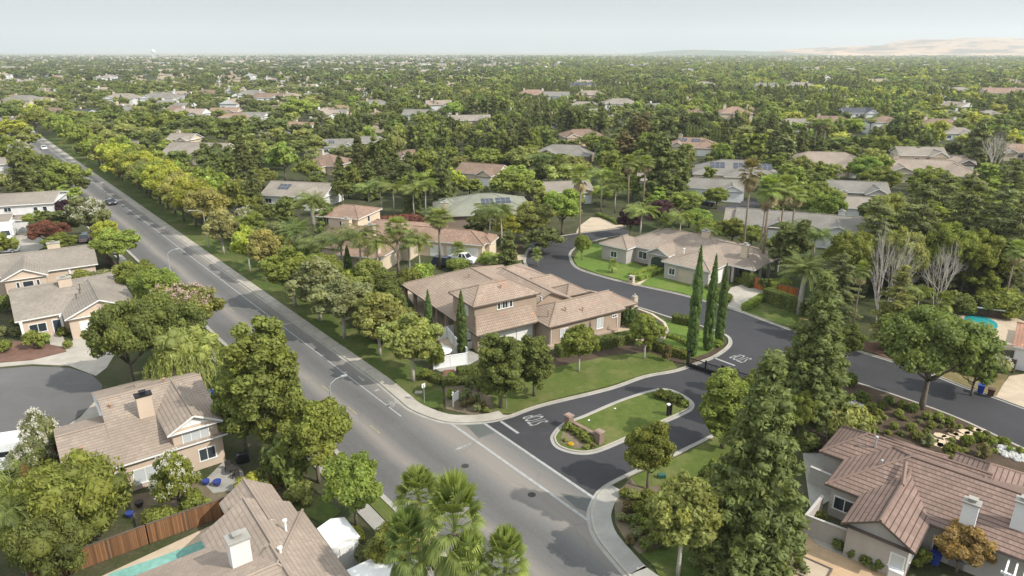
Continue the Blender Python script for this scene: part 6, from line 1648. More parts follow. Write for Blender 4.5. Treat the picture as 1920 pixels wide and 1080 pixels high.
for i, (x, yt, yb, w, c, kd, lab) in enumerate((
 (1202, 388, 466, 66, PALM, 'queen', 'queen palm with yellowing fronds by the purple plum'), (1276, 398, 484, 50, PALM, 'queen', 'queen palm growing before the ranch house roof'), (1487, 420, 520, 66, PALMD, 'queen', 'weeping queen palm beside the ranch patio'), (1530, 432, 522, 60, PALMD, 'queen', 'dark queen palm right of the ranch patio'),
 (920, 385, 462, 70, PALMD, 'queen', 'queen palm hiding the sage roof corner'), (940, 388, 470, 56, PALMD, 'queen', 'queen palm right of the sage roof pair'), (736, 345, 408, 50, PALM, 'queen', 'queen palm third in the grove behind the tuscan house'), (775, 348, 412, 48, PALM, 'queen', 'queen palm fourth in the grove behind the tuscan house'), (797, 340, 410, 48, PALM, 'queen', 'queen palm fifth in the grove behind the tuscan house'), (690, 345, 400, 50, PALM, 'queen', 'queen palm first in the grove behind the tuscan house'),
 (713, 340, 402, 46, PALMD, 'queen', 'queen palm second in the grove behind the tuscan house'), (1130, 318, 398, 52, PALM, 'queen', 'queen palm left of the long stone roofed house'), (1007, 290, 345, 44, PALMD, 'queen', 'queen palm near the brown gabled roof'), (1030, 290, 348, 44, PALMD, 'queen', 'queen palm by the long palm fronted house'), (1155, 345, 400, 44, PALMD, 'queen', 'queen palm under the tall pair of fan palms'),
 (600, 445, 530, 80, PALMD, 'queen', 'feathery palm over the verge left of the tuscan chimney'), (640, 440, 530, 80, PALMD, 'queen', 'feathery palm against the tuscan south wing'), (785, 445, 530, 60, PALM, 'queen', 'feathery palm between the two shaggy fan palms'), (1335, 430, 470, 40, PALMD, 'queen', 'small queen palm behind the ranch chimney'), (1725, 540, 612, 50, PALM, 'queen', 'wispy queen palm by the lagoon pool'),
 (672, 430, 545, 84, PALMD, 'queen', 'queen palm against the tuscan south chimney'), (706, 446, 545, 70, PALM, 'queen', 'queen palm left of the shaggy skirted fan palm'), (765, 440, 528, 64, PALMD, 'queen', 'queen palm behind the shaggy skirted fan palm'),
 (585, 370, 430, 76, PALM, 'date', 'date palm before the white gabled house'), (820, 395, 440, 60, PALMD, 'date', 'dark date palm behind the shaggy fan palms'), (555, 425, 490, 72, PALMD, 'date', 'low date palm over the verge trees'), (1510, 495, 590, 100, PALMD, 'date', 'date palm before the dark cedars by the orange gate'), (1250, 410, 470, 36, PALMD, 'lowfan', 'small dark palm at the ranch front wall'),
 (1148, 490, 512, 20, PALM, 'lowfan', 'little fan palm in the middle of the ranch lawn'), (1264, 452, 490, 26, PALM, 'lowfan', 'little fan palm by the ranch arch'), (1765, 555, 600, 36, PALM, 'lowfan', 'low fan palm by the lagoon spa'), (1008, 470, 500, 22, PALM, 'lowfan', 'low fan palm at the tuscan driveway end'), (940, 480, 505, 46, PALM, 'lowfan', 'wide low fan palm in the tuscan driveway loop'), (858, 460, 490, 30, PALM, 'lowfan', 'low palm against the tuscan garage corner'))):
    T(kd, x, yt, yb, w * (1.12 if kd == 'queen' else 1), c, lab, 'feather palms of the estate' if kd == 'queen' else None, lift=.8 if kd in ('queen', 'date') else .6)
# cedars and other dark trees on the right
CD = 'dark cedars filling the right side'
for i, (x, yt, yb, w, c, kd) in enumerate((
 (1640, 372, 545, 130, CEDAR, 'cedar'), (1600, 430, 560, 120, GREEN, 'wide'), (1725, 345, 545, 140, CEDAR, 'cedar'), (1810, 320, 530, 130, CEDAR, 'cedar'), (1870, 350, 540, 130, CEDAR, 'cedar'), (1690, 425, 570, 120, OLIVE, 'wide'), (1770, 415, 560, 120, GREEN, 'wide'), (1575, 470, 600, 100, CEDAR, 'cedar'), (1905, 380, 560, 120, CEDAR, 'cedar'), (1840, 430, 560, 120, GREEN, 'wide'), (1660, 360, 470, 100, OLIVE, 'wide'), (1765, 320, 460, 110, CEDAR, 'cedar'), (1560, 540, 640, 80, CEDAR, 'cedar'), (1900, 300, 440, 100, CEDAR, 'cedar'))):
    T(kd, x, yt, yb, w, c, f'dark layered cedar on the right, {ordn[i]} of the dense stand' if kd == 'cedar' else f'broad leafy tree among the dark cedars on the right, {ordn[i]} of the stand', CD)
for a in (
 ('round', 1720, 480, 545, 40, LIME, 'small lime tree top in front of the cedars'), ('round', 1840, 500, 565, 80, GREEN, 'green tree behind the lagoon spa'), ('bigshrub', 1880, 540, 590, 90, GREEN, 'shrub bank behind the lagoon pool'), ('bigshrub', 1800, 545, 590, 70, DEEP, 'dark shrub bank left of the lagoon spa'),
 ('round', 1092, 437, 488, 38, GREEN, 'compact tree on its own at the bend of the ranch lawn'), ('round', 1000, 375, 455, 90, OLIVE, 'olive tree by the small tan driveway'), ('round', 1055, 350, 440, 100, LIME, 'lime tree at the street bend before the stone house'), ('round', 960, 395, 458, 80, YEL, 'yellow green tree at the driveway by the silver car'),
 ('round', 1183, 385, 446, 60, PLUM, 'purple plum tree at the street bend'), ('round', 1240, 372, 432, 74, PLUM, 'larger purple plum behind the queen palm'), ('round', 1310, 388, 440, 60, BRIGHT, 'bright green tree behind the ranch roof'), ('round', 1375, 408, 460, 70, GREEN, 'green hedge tree behind the ranch chimney'), ('round', 1330, 410, 455, 60, GREEN, 'green tree behind the middle of the ranch roof'), ('round', 1410, 420, 470, 60, GREEN, 'green tree under the ranch palms'),
 ('round', 1295, 355, 402, 60, LIME, 'lime tree left of the back street'), ('round', 1345, 350, 392, 56, GREEN, 'round green tree before the wide solar hip roof'), ('round', 1555, 355, 440, 80, BRIGHT, 'bright green tree behind the white gable end'), ('round', 1520, 350, 420, 60, GREEN, 'green tree above the palms'), ('round', 1650, 310, 370, 90, GREEN, 'big rounded tree between beige and tan houses'), ('round', 1625, 290, 352, 70, BRIGHT, 'bright round tree beside the beige house'), ('round', 1500, 290, 350, 60, OLIVE, 'olive tree before the beige house'),
 ('bigshrub', 775, 425, 470, 50, LIME, 'lime shrubs below the tuscan palms'), ('bigshrub', 790, 490, 532, 56, LIME, 'yellow green shrubs beyond the villa patio'), ('bigshrub', 770, 500, 540, 46, GREEN, 'green shrubs at the villa patio corner'), ('round', 718, 500, 590, 80, DEEP, 'dark green tree behind the verge beside the villa'), ('round', 690, 480, 560, 70, OLIVE, 'olive tree behind the verge trees'), ('round', 735, 540, 610, 60, DEEP, 'dark bushy tree by the villa patio'),
 ('bigshrub', 860, 482, 508, 46, GREEN, 'rounded shrub before the parked dark suv'), ('bigshrub', 915, 470, 497, 40, LIME, 'yellow flowering bush at the tuscan garage corner'), ('round', 520, 410, 480, 60, GREYG, 'white flowered tree behind the verge'), ('bigshrub', 650, 500, 560, 80, GREEN, 'shrub mass behind the verge'), ('round', 610, 470, 560, 70, GREEN, 'green tree behind the middle verge trees'), ('round', 575, 440, 520, 70, DEEP, 'dark tree left of the feathery palms'),
 ('round', 480, 395, 460, 60, GREEN, 'green tree behind the golden street tree'), ('flower', 460, 385, 448, 54, GREYG, 'white flowering tree near the tall street lamp'), ('bigshrub', 690, 395, 420, 60, RED, 'red leaved shrub below the palm grove'), ('bigshrub', 770, 400, 425, 70, RED, 'long red leaved shrub below the palm grove'), ('bigshrub', 735, 402, 424, 50, RED, 'middle red leaved shrub below the palm grove')):
    T(*a)
# plants by the left houses
for i, (x, y, w, c, kd, lab) in enumerate((
 (4, 620, 26, GREYG, 'clipped', 'pale clipped ball at the left frame edge'), (28, 622, 26, GREYG, 'clipped', 'pale clipped ball before the navy door house'), (25, 604, 18, OLIVE, 'clipped', 'small olive ball behind the pale clipped one'), (62, 638, 44, GREEN, 'shrub', 'loose green shrub on the red mulch'), (84, 634, 22, LIME, 'shrub', 'yellow green shrub beside the loose green one'), (115, 622, 24, GREEN, 'clipped', 'clipped shrub by the white garage door'), (8, 650, 30, GREEN, 'shrub', 'green shrub at the red mulch edge'), (126, 645, 22, OLIVE, 'clipped', 'flat olive mound beside the driveway'), (10, 570, 40, DEEP, 'bigshrub', 'dark shrub at the left edge between the houses'))):
    T(kd, x, y - w * .5, y + w * .35, w, c, lab)
for a in (
 ('bigshrub', 150, 505, 540, 60, GREEN, 'shrub between the two tan roofed houses'), ('bigshrub', 205, 500, 540, 60, GREYG, 'grey green shrub bank beside the left road'), ('bigshrub', 245, 545, 585, 60, GREEN, 'shrub bank right of the peach garage house'), ('bigshrub', 470, 888, 918, 60, YEL, 'yellow green hedge shrub behind the pool house'), ('bigshrub', 510, 860, 910, 60, DEEP, 'grey green shrub at the peach house patio end'), ('bigshrub', 300, 950, 990, 70, GREEN, 'rough shrub against the redwood fence'), ('bigshrub', 360, 920, 960, 60, GREEN, 'leafy shrub by the patio'),
 ('bigshrub', 655, 995, 1040, 44, LIME, 'yellow green shrub along the white shed'), ('bigshrub', 668, 985, 1020, 36, YEL, 'bright yellow shrub by the left sidewalk'), ('bigshrub', 560, 905, 940, 60, OLIVE, 'leggy shrub along the back fence')):
    T(*a)

# clipped hedges
hedge('hedge', px((795, 706), (830, 722), (900, 718)), 1.0, .8, DEEP, 'clipped hedge bending round the brick path')
hedge('hedge', px((858, 704), (905, 698), (960, 690)), 1.2, .9, DEEP, 'clipped hedge below the villa garage')
hedge('hedge', px((1045, 668), (1110, 655), (1185, 640)), 1.6, 1.3, DEEP, 'clipped hedge along the villa wing')
hedge('hedge', px((1215, 652), (1250, 664), (1280, 672)), .9, 1.1, GREEN, 'clipped hedge beside the entry gate')
hedge('hedge', px((1262, 604), (1300, 612)), 1.2, 1.2, DEEP, 'short dark hedge beyond the putting lawn')
hedge('hedge', px((1240, 628), (1275, 640), (1290, 650)), .7, .5, GREEN, 'low hedge across the putting lawn')
hedge('hedge', px((1183, 523), (1230, 506), (1248, 498)), 1.2, .9, LIME, 'low yellow green hedge left of the ranch walkway')
hedge('hedge', px((1197, 527), (1230, 514), (1262, 503)), .9, .8, LIME, 'low yellow green hedge right of the ranch walkway')
hedge('hedge', px((1395, 582), (1412, 572), (1432, 560)), 1.0, .9, LIME, 'bright low hedge by the concrete driveway')
hedge('hedge', px((1435, 563), (1468, 575), (1510, 592)), 1.6, 2.0, DEEP, 'tall dark hedge before the orange gate')
hedge('hedge', px((1375, 525), (1398, 532)), 1.0, .8, GREEN, 'low hedge at the ranch garage side')
hedge('hedge', px((1398, 532), (1412, 540)), 1.6, 2.2, DEEP, 'boxy hedge left of the orange gate')
hedge('hedge', px((1440, 550), (1460, 548), (1478, 545)), 2.2, 1.9, GREEN, 'boxy bright hedge right of the orange gate')
hedge('hedge', px((1325, 540), (1350, 552), (1368, 560), (1362, 568), (1345, 570)), .8, .6, GREEN, 'low hedge curling round the ranch lawn')
hedge('hedge', px((1120, 404), (1145, 414), (1160, 422)), 1.2, .7, DEEP, 'dark low hedge beside the tan driveway at the bend')
HR = []
for i in range(13):
    x = 1288 + i * 6
    T('cypress', x, 232 + i * .8, 272, 9, DEEP, f'slim hedge cypress in a tight row, {ordn[i]} from its left end', 'row of slim hedge trees')
# ---------------------------------------------------------------- the tree canopy between and beyond the houses
FOOT = []          # circles kept free of trees
VIS = []           # roofs the photo shows: distance, px box
for o in [o for o in COL.objects if o.parent is None and o.get('category') in ('house', 'shed')]:
    roofs = [c for c in o.children if c.name.startswith('roof')]
    if not roofs: continue
    bb = [Vector(v) for v in roofs[0].bound_box]
    w = max(v.x for v in bb) - min(v.x for v in bb); d = max(v.y for v in bb) - min(v.y for v in bb); zt = max(v.z for v in bb)
    cx, cy = sum(v.x for v in bb) / 8, sum(v.y for v in bb) / 8
    a = o.rotation_euler.z
    X, Y = o.location.x + cx * cos(a) - cy * sin(a), o.location.y + cx * sin(a) + cy * cos(a)
    for k in ((0,) if max(w, d) < 1.5 * min(w, d) else (-.28, .28)):
        ux, uy = (cos(a), sin(a)) if w > d else (-sin(a), cos(a))
        FOOT.append((X + ux * k * max(w, d), Y + uy * k * max(w, d), min(w, d) * .58))
    p = proj(X, Y, 2.0 if zt < 5.5 else 4.0); q = proj(X, Y, zt); hw = .36 * max(w, d) * FPX / (Y * CP + CAM_H * SP)
    VIS.append((Y, p[0] - hw, p[0] + hw, q[1] - 1, p[1]))
NEARTREES = [(t[0], t[1], t[2]) for t in TREES]
CLEAR = [  # ground polygons (survey pixels) where the photo shows no tree
    [(300, 420), (420, 560), (640, 760), (900, 1080), (1200, 1080), (1300, 700), (1500, 620), (1400, 560), (1000, 430), (1180, 425), (1060, 470), (700, 640), (250, 380)],
    [(-300, 640), (220, 600), (220, 800), (-300, 1000)], [(1330, 395), (1380, 402), (1450, 385), (1420, 366), (1330, 366)], [(880, 510), (1000, 510), (1010, 450), (1180, 432), (1190, 405), (1100, 402), (1040, 432), (975, 440), (880, 470)], [(1040, 276), (1140, 276), (1140, 262), (1060, 262)]]
CLEARW = [[G(*p) for p in c] for c in CLEAR] + [[R(-60, -14), R(-60, 4), R(900, 4), R(900, -14)]]
def inside(x, y, poly):
    r = False; j = len(poly) - 1
    for i in range(len(poly)):
        xi, yi = poly[i]; xj, yj = poly[j]
        if (yi > y) != (yj > y) and x < (xj - xi) * (y - yi) / (yj - yi) + xi: r = not r
        j = i
    return r

cr = random.Random(23)
def palette(x, y):
    """Tree kinds by neighbourhood, as (kind, colour)."""
    u = cr.random()
    if y < 178 and x > 980 and cr.random() < .68: return ('m_round', cr.choice([YEL, LIME, OLIVE, GREEN, BRIGHT]))
    if x > 1240 and y < 300:
        if u < .08: return ('m_conifer', CON)
        return (cr.choice(['m_round', 'm_wide', 'm_tall']), cr.choice([GREEN, GREEN, OLIVE, DEEP, YEL, DARK, BRIGHT]))
    if 640 < x < 1250 and 190 < y < 330:
        if u < .15: return (cr.choice(['m_conifer', 'm_conifer', 'm_cedar']), cr.choice([CON, CON, CEDAR]))
        return (cr.choice(['m_round', 'm_wide', 'm_tall']), cr.choice([GREEN, DEEP, DARK, DEEP, BRIGHT, OLIVE]))
    if x < 640:
        if u < .05: return ('m_conifer', CON)
        return (cr.choice(['m_round', 'm_wide']), cr.choice([GREEN, DEEP, DARK, DEEP, OLIVE, DARK, GREYG]))
    if u < .06: return ('m_conifer', CON)
    return (cr.choice(['m_round', 'm_wide', 'm_tall']), cr.choice([GREEN, DEEP, OLIVE, DARK, GREEN, LIME]))

_blk = {}
def palette_near(X, Y, x, y):
    """Neighbouring trees are often of one planting."""
    g = 26 if Y < 500 else 48
    k = (int(X // g), int(Y // (g * 1.4)))
    if k not in _blk: _blk[k] = palette(x, y)
    return _blk[k] if cr.random() < .62 else palette(x, y)

# trees that stand out by hand first
for a in (
 ('redwood', 452, 250, 352, 66, CON, 'broad dark conifer left of the umber hip roof'), ('m_tall', 430, 285, 365, 50, DEEP, 'dark upright evergreen in front of the stone roofed house'),
 ('m_round', 530, 258, 338, 74, BRIGHT, 'bright rounded tree right of the broad dark conifer'), ('m_wide', 425, 218, 280, 90, DEEP, 'wide dark tree behind the stone roofed house'), ('m_round', 237, 208, 262, 46, OLIVE, 'olive round tree above the avenue'), ('m_round', 292, 206, 266, 60, GREEN, 'big green tree above the avenue'), ('m_wide', 560, 183, 230, 80, LIME, 'large yellow green tree by the left middle streets'), ('m_wide', 500, 220, 262, 90, DARK, 'long dark oak mass left of centre'), ('m_round', 590, 250, 290, 56, OLIVE, 'olive tree behind the umber hip roof'),
 ('redwood', 672, 255, 345, 56, CON, 'dark pine left of the tall rounded evergreen'), ('m_tall', 712, 240, 345, 58, DEEP, 'tall rounded evergreen beside the left dark pine'), ('redwood', 792, 240, 328, 54, CON, 'tall dark pine before the conifer shaded house'), ('m_round', 843, 266, 315, 44, GREEN, 'round green tree before the brown gabled roof'), ('m_round', 882, 268, 310, 38, BRIGHT, 'smaller round bright tree by the brown gabled roof'),
 ('m_tall', 925, 235, 312, 46, DEEP, 'dark evergreen right of the brown gabled roof'), ('redwood', 985, 225, 310, 56, CON, 'largest dark conifer of the central stand'), ('thinpine', 905, 250, 310, 34, CEDAR, 'blue green conifer in the central stand'), ('m_tall', 960, 250, 312, 40, DEEP, 'rounded dark tree inside the central conifer stand'),
 ('m_conifer', 1065, 195, 262, 34, CON, 'left of two straight pines by the orange patio house'), ('m_tall', 1083, 196, 264, 34, DEEP, 'rounded tree between two straight pines by the orange patio house'), ('m_conifer', 1100, 198, 260, 34, CON, 'right of two straight pines by the orange patio house'), ('m_tall', 1130, 200, 256, 36, DEEP, 'lone rounded tree right of the straight pines'),
 ('m_conifer', 885, 177, 225, 26, CON, 'first dark cone tree of the central row'), ('m_tall', 905, 177, 225, 26, DEEP, 'second dark tree of the central row, rounded'), ('m_conifer', 925, 178, 226, 26, CON, 'third dark cone tree of the central row'), ('m_tall', 945, 178, 226, 24, DEEP, 'fourth dark tree of the central row, rounded'),
 ('m_round', 965, 205, 255, 56, BRIGHT, 'bright dome tree in the middle of the photo'), ('m_wide', 850, 190, 226, 50, LIME, 'yellow green tree left of the central cone row'), ('m_round', 1115, 245, 300, 60, GREEN, 'green tree right of the peach paved yard'), ('m_conifer', 1170, 245, 330, 60, BROWNG, 'brownish pine behind the tall fan palms'), ('m_tall', 1215, 240, 335, 70, DEEP, 'dark evergreen mass right of the tall fan palms'), ('m_conifer', 1240, 250, 380, 70, CON, 'tall dark pine beside the fan palm pair'), ('m_tall', 1200, 205, 290, 50, BROWNG, 'brownish pine above the palm pair'),
 ('m_wide', 1195, 205, 240, 90, DARK, 'dark olive grove tree before the dark hedge'), ('m_round', 1355, 262, 318, 52, BRIGHT, 'bright round tree beside the pink skylight house'), ('m_tall', 1420, 240, 330, 70, GREEN, 'tall green tree right of the slim hedge row'), ('m_conifer', 1470, 250, 320, 56, CEDAR, 'grey green conifer before the beige tiled house'), ('m_tall', 1395, 240, 310, 40, DEEP, 'dark upright tree between hedge row and green tree'), ('m_wide', 1690, 215, 290, 70, DARK, 'big dark tree before the broad umber roof'), ('m_wide', 1660, 250, 310, 60, GREEN, 'large green tree behind the tan house'), ('m_conifer', 1835, 225, 320, 50, CEDAR, 'conifer at the upper right beyond the tan house'), ('m_tall', 1710, 260, 320, 40, DEEP, 'dark upright tree by the cream two storey house'),
 ('m_round', 1200, 265, 330, 56, DEEP, 'dark round tree left of the dark pine mass'), ('m_wide', 1140, 255, 310, 60, DEEP, 'dark spreading tree right of the low slate house'), ('m_wide', 780, 318, 388, 90, GREEN, 'broad green tree behind the palm grove'), ('m_round', 850, 310, 372, 60, YEL, 'yellow green tree behind the sage roof'), ('m_round', 880, 330, 372, 70, GREEN, 'round green tree right behind the sage roof'), ('m_wide', 960, 320, 385, 100, GREEN, 'broad green tree right of the sage roof'), ('m_round', 665, 310, 362, 46, GREEN, 'green tree left of the palm grove'), ('m_round', 640, 330, 385, 50, DEEP, 'dark tree behind the tuscan upper block'), ('m_round', 1000, 330, 385, 60, OLIVE, 'olive green tree before the long palm fronted house')):
    T(*a)

def clear_of(X, Y, r):
    if any((X - a) ** 2 + (Y - b) ** 2 < (c + r * .55) ** 2 for a, b, c in FOOT): return False
    return not any(inside(X, Y, c) for c in CLEARW)

def covers_roof(X, Y, h, r):
    d = Y * CP + CAM_H * SP
    x, yb = proj(X, Y, 0); yt = proj(X, Y, h)[1]; rp = r * FPX / d
    for (HY, xa, xb, ya, ybm) in VIS:
        if Y < HY and x + rp * .8 > xa and x - rp * .8 < xb and yt + 2 < ybm - (ybm - ya) * .88 and yb > ya: return True
    return False

COLN = {GREEN: 'mid green', DEEP: 'deep green', DARK: 'dark', OLIVE: 'olive', YEL: 'yellow green', LIME: 'lime', BRIGHT: 'bright green', CON: 'dark', CEDAR: 'grey green', GREYG: 'greyish'}
SHAPE = {'m_round': 'round', 'm_wide': 'spreading', 'm_tall': 'upright', 'm_conifer': 'pointed conifer', 'm_cedar': 'layered cedar'}
QUOTA = {'broadleaf_tree': 292, 'conifer_tree': 150, 'cedar_tree': 80}
have = {}
for o in COL.objects:
    if o.parent is None and o.get('category') == 'tree':
        b = o.name.split('.')[0]; have[b] = have.get(b, 0) + 1
auto = []          # (X, Y, kind, colour, h, w)
grid = {}
def near(X, Y, s):
    gx, gy = int(X // 12), int(Y // 12)
    return any((X - a) ** 2 + (Y - b) ** 2 < (c + s) ** 2 for i in (-1, 0, 1) for j in (-1, 0, 1) for a, b, c in grid.get((gx + i, gy + j), ()))
def mark(X, Y, s): grid.setdefault((int(X // 12), int(Y // 12)), []).append((X, Y, s))
for X, Y, r in NEARTREES: mark(X, Y, r * .72)
for X, Y, r, *_ in TREES[len(NEARTREES):]: mark(X, Y, r * .72)
stuff = []
tries = 0
Y = 92.0
while Y < 760:
    half = (Y * CP + CAM_H * SP) * 1010 / FPX
    n = int(2 * half / 6.0) + 1
    for i in range(n):
        X = -half + 2 * half * cr.random(); YY = Y + cr.random() * 5
        x, y = proj(X, YY, 0)
        kind, col = palette_near(X, YY, x, y)
        u = cr.random()
        h = {'m_round': 7.0, 'm_wide': 7.8, 'm_tall': 10, 'm_conifer': 12.5, 'm_cedar': 12}[kind] * (.62 + .62 * u)
        w = {'m_round': 9.2, 'm_wide': 11.8, 'm_tall': 7.4, 'm_conifer': 5.6, 'm_cedar': 7.0}[kind] * (.62 + .45 * u + .25 * cr.random())
        if YY > 330 and x < 900 and cr.random() < .42: continue
        if near(X, YY, w * .36) or not clear_of(X, YY, w / 2): continue
        if covers_roof(X, YY, h, w / 2):
            kind = 'm_round'; h, w = 2.6, 3.0
            if covers_roof(X, YY, h, w / 2): continue
        mark(X, YY, w * .36)
        nm = KIND_NAME[kind][0]
        if YY < 330 and have.get(nm, 0) < QUOTA[nm] and h > 3:
            have[nm] = have.get(nm, 0) + 1; auto.append((X, YY, kind, col, h, w))
        else: stuff.append((X, YY, kind, col, h, w))
    Y += 5
# describe each individual tree by the house it stands nearest
def relation(X, Y, lx, ly):
    dx, dy = X - lx, Y - ly
    if abs(dy) > abs(dx): return 'behind' if dy > 0 else 'in front of'
    return 'right of' if dx > 0 else 'left of'
desc = {}
for t in auto:
    X, Y, kind, col, h, w = t
    lx, ly, ph = min((l for l in LAND if l[2] != 'a house'), key=lambda l: (l[0] - X) ** 2 + (l[1] - Y) ** 2)
    key = (('tall ' if h > 11 and kind != 'm_conifer' else 'small ' if h < 6 else '') + COLN.get(col, 'green') + ' ' + SHAPE[kind] + ('' if 'c' in SHAPE[kind][:9] and kind in ('m_conifer', 'm_cedar') else ' tree'), relation(X, Y, lx, ly), ph)
    desc.setdefault(key, []).append((hypot(X - lx, Y - ly), t))
RANK = ['nearest', 'second nearest', 'third nearest', 'fourth nearest', 'fifth nearest', 'sixth nearest', 'seventh nearest', 'eighth nearest', 'ninth nearest', 'tenth nearest', 'eleventh nearest', 'twelfth nearest', 'thirteenth nearest', 'fourteenth nearest']
for (what, rel, ph), L in desc.items():
    L.sort(key=lambda q: q[0])
    for i, (dd, (X, Y, kind, col, h, w)) in enumerate(L):
        lab = f'{what} {rel} {ph}' + (f', {RANK[min(i, 13)]} such tree' if len(L) > 1 else '')
        plant(kind, X, Y, h, w, col, lab, 'neighbourhood trees between the houses', single=Y > 210)

# ---- past the trees one can tell apart, the canopy reads as one mass
rng = np.random.default_rng(77)
def template(n, nl, L, W, cone=False, seed=0):
    r = np.random.default_rng(seed)
    if cone:
        f = r.random(n) ** .8; a = r.random(n) * 6.28; q = .40 * (1 - f) ** .55 + .02
        C = np.stack([cos_(a) * q, sin_(a) * q, .08 + .88 * f], 1); Rr = np.stack([.16 * (1.1 - f)] * 2 + [np.full(n, .07)], 1)
    else:
        C = round_centres(r, n, .40, .96, .16, -.7, .28); Rr = np.stack([np.full(n, .15)] * 2 + [np.full(n, .13)], 1)
    return clumps(r, C, Rr, nl, L, W)
cos_, sin_ = np.cos, np.sin
TPL = {'near': ([template(20, 14, .075, .048, False, s) for s in range(4)], [template(26, 10, .065, .036, True, s) for s in range(2)]),
       'mid': ([template(14, 6, .13, .085, False, s) for s in range(4)], [template(16, 5, .11, .06, True, s) for s in range(2)]),
       'far': ([template(9, 3, .24, .16, False, s) for s in range(4)], [template(9, 3, .18, .10, True, s) for s in range(2)])}
def mass(name, label, items, lod):
    Vs, Fs, Cs, Ls = [], [], [], []; off = 0
    for (X, Y, kind, col, h, w) in items:
        tp = TPL[lod][1 if kind in ('m_conifer', 'm_cedar') else 0]
        V, F, c = tp[rng.integers(len(tp))]
        a = rng.random() * 6.28; k = rng.uniform(.8, 1.2)
        x = V[:, 0] * cos(a) - V[:, 1] * sin(a); y = V[:, 0] * sin(a) + V[:, 1] * cos(a)
        Vs.append(np.stack([x * w + X, y * w + Y, V[:, 2] * h], 1)); Fs.append(F + off); off += len(V); Cs.append(c)
        Ls.append(np.tile([col[0] * k, col[1] * k * rng.uniform(.95, 1.05), col[2] * k, 1], (len(F), 1)))
    me = np_mesh(name, np.concatenate(Vs), np.concatenate(Fs), [M['leaf_far']], None, np.concatenate(Cs), np.concatenate(Ls))
    return tag(link(name, me), label, 'woodland', kind='stuff')
mass('canopy_mass', 'dense mass of green treetops filling the blocks beyond the nearer houses', stuff, 'near')

# distant houses: a few plans, copied one by one into the far streets
def far_house(seed):
    r = random.Random(seed); b = MB()
    w, d = r.uniform(13, 18), r.uniform(9, 12); st = r.choice([1, 1, 1.8]); ze = 2.9 * st; rise = d * .22
    b.m = 0; b.box(-w / 2 + .5, -d / 2 + .5, 0, w / 2 - .5, d / 2 - .5, ze)
    b.m = 1
    hip = r.random() < .5; i = d / 2 if hip else 0
    A, B, C2, D2 = (-w / 2, -d / 2, ze), (w / 2, -d / 2, ze), (w / 2, d / 2, ze), (-w / 2, d / 2, ze); P, Q = (-w / 2 + i, 0, ze + rise), (w / 2 - i, 0, ze + rise)
    b.slope([A, B, Q, P]); b.slope([D2, C2, Q, P])
    if hip: b.slope([A, D2, P]); b.slope([B, C2, Q])
    else:
        b.m = 0; b.face([A, D2, P]); b.face([B, C2, Q]); b.m = 1
    x0 = r.uniform(-.1, .2) * w; b.slope([(x0, -d / 2 - 3, ze), (x0, 0, ze), (x0 + 3, 0, ze + 1.2), (x0 + 3, -d / 2 - 3, ze + 1.2)]); b.slope([(x0 + 6, -d / 2 - 3, ze), (x0 + 6, 0, ze), (x0 + 3, 0, ze + 1.2), (x0 + 3, -d / 2 - 3, ze + 1.2)])
    b.m = 0; b.box(x0 + .4, -d / 2 - 2.6, 0, x0 + 5.6, -d / 2 + 1, ze - .05); b.face([(x0 + .4, -d / 2 - 2.6, ze - .05), (x0 + 5.6, -d / 2 - 2.6, ze - .05), (x0 + 3, -d / 2 - 2.6, ze + 1.0)])
    b.box(-w * .3, 0, ze, -w * .3 + 1.2, .9, ze + rise + 1.2)
    b.m = 2
    for k in range(3): b.box(-w * .42 + k * 2.2, -d / 2 + .46, .9, -w * .42 + k * 2.2 + 1.2, -d / 2 + .52, 2.1)
    return b
STY = [(W_WHITE, TILE_STONE), (W_CREAM, TILE_TAN), (W_CREAM, TILE_WARM), (W_WHITE, TILE_GREY), (W_SAND, TILE_UMBER), (W_WHITE, TILE_TAN2)]
fr = random.Random(31)
FM = [far_house(i).mesh('distant_house', [STY[i % 6][0], STY[i % 6][1], M['glass']]) for i in range(9)]
hs = []
for ring, (y0, y1, n) in enumerate(((330, 520, 55), (520, 800, 105), (800, 1150, 110))):
    for _ in range(n * 6):
        if n <= 0: break
        Y = fr.uniform(y0, y1); half = (Y + 12) * 990 / FPX; X = fr.uniform(-half, half)
        x, y = proj(X, Y, 0)
        if x > 960 and fr.random() < .62: continue
        if any((X - a) ** 2 + (Y - b) ** 2 < 26 ** 2 for a, b in hs) or any((X - a) ** 2 + (Y - b) ** 2 < (c + 13) ** 2 for a, b, c in FOOT) or any(inside(X, Y, c) for c in CLEARW): continue
        hs.append((X, Y)); n -= 1
        o = link('distant_house', FM[fr.randrange(9)], None, (X, Y, 0), fr.choice([0, .12, -.1, .25, 1.57, 1.7]) + fr.uniform(-.12, .12))
        tag(o, 'small pale house half hidden in the trees of the far streets', 'house', 'houses of the far streets')
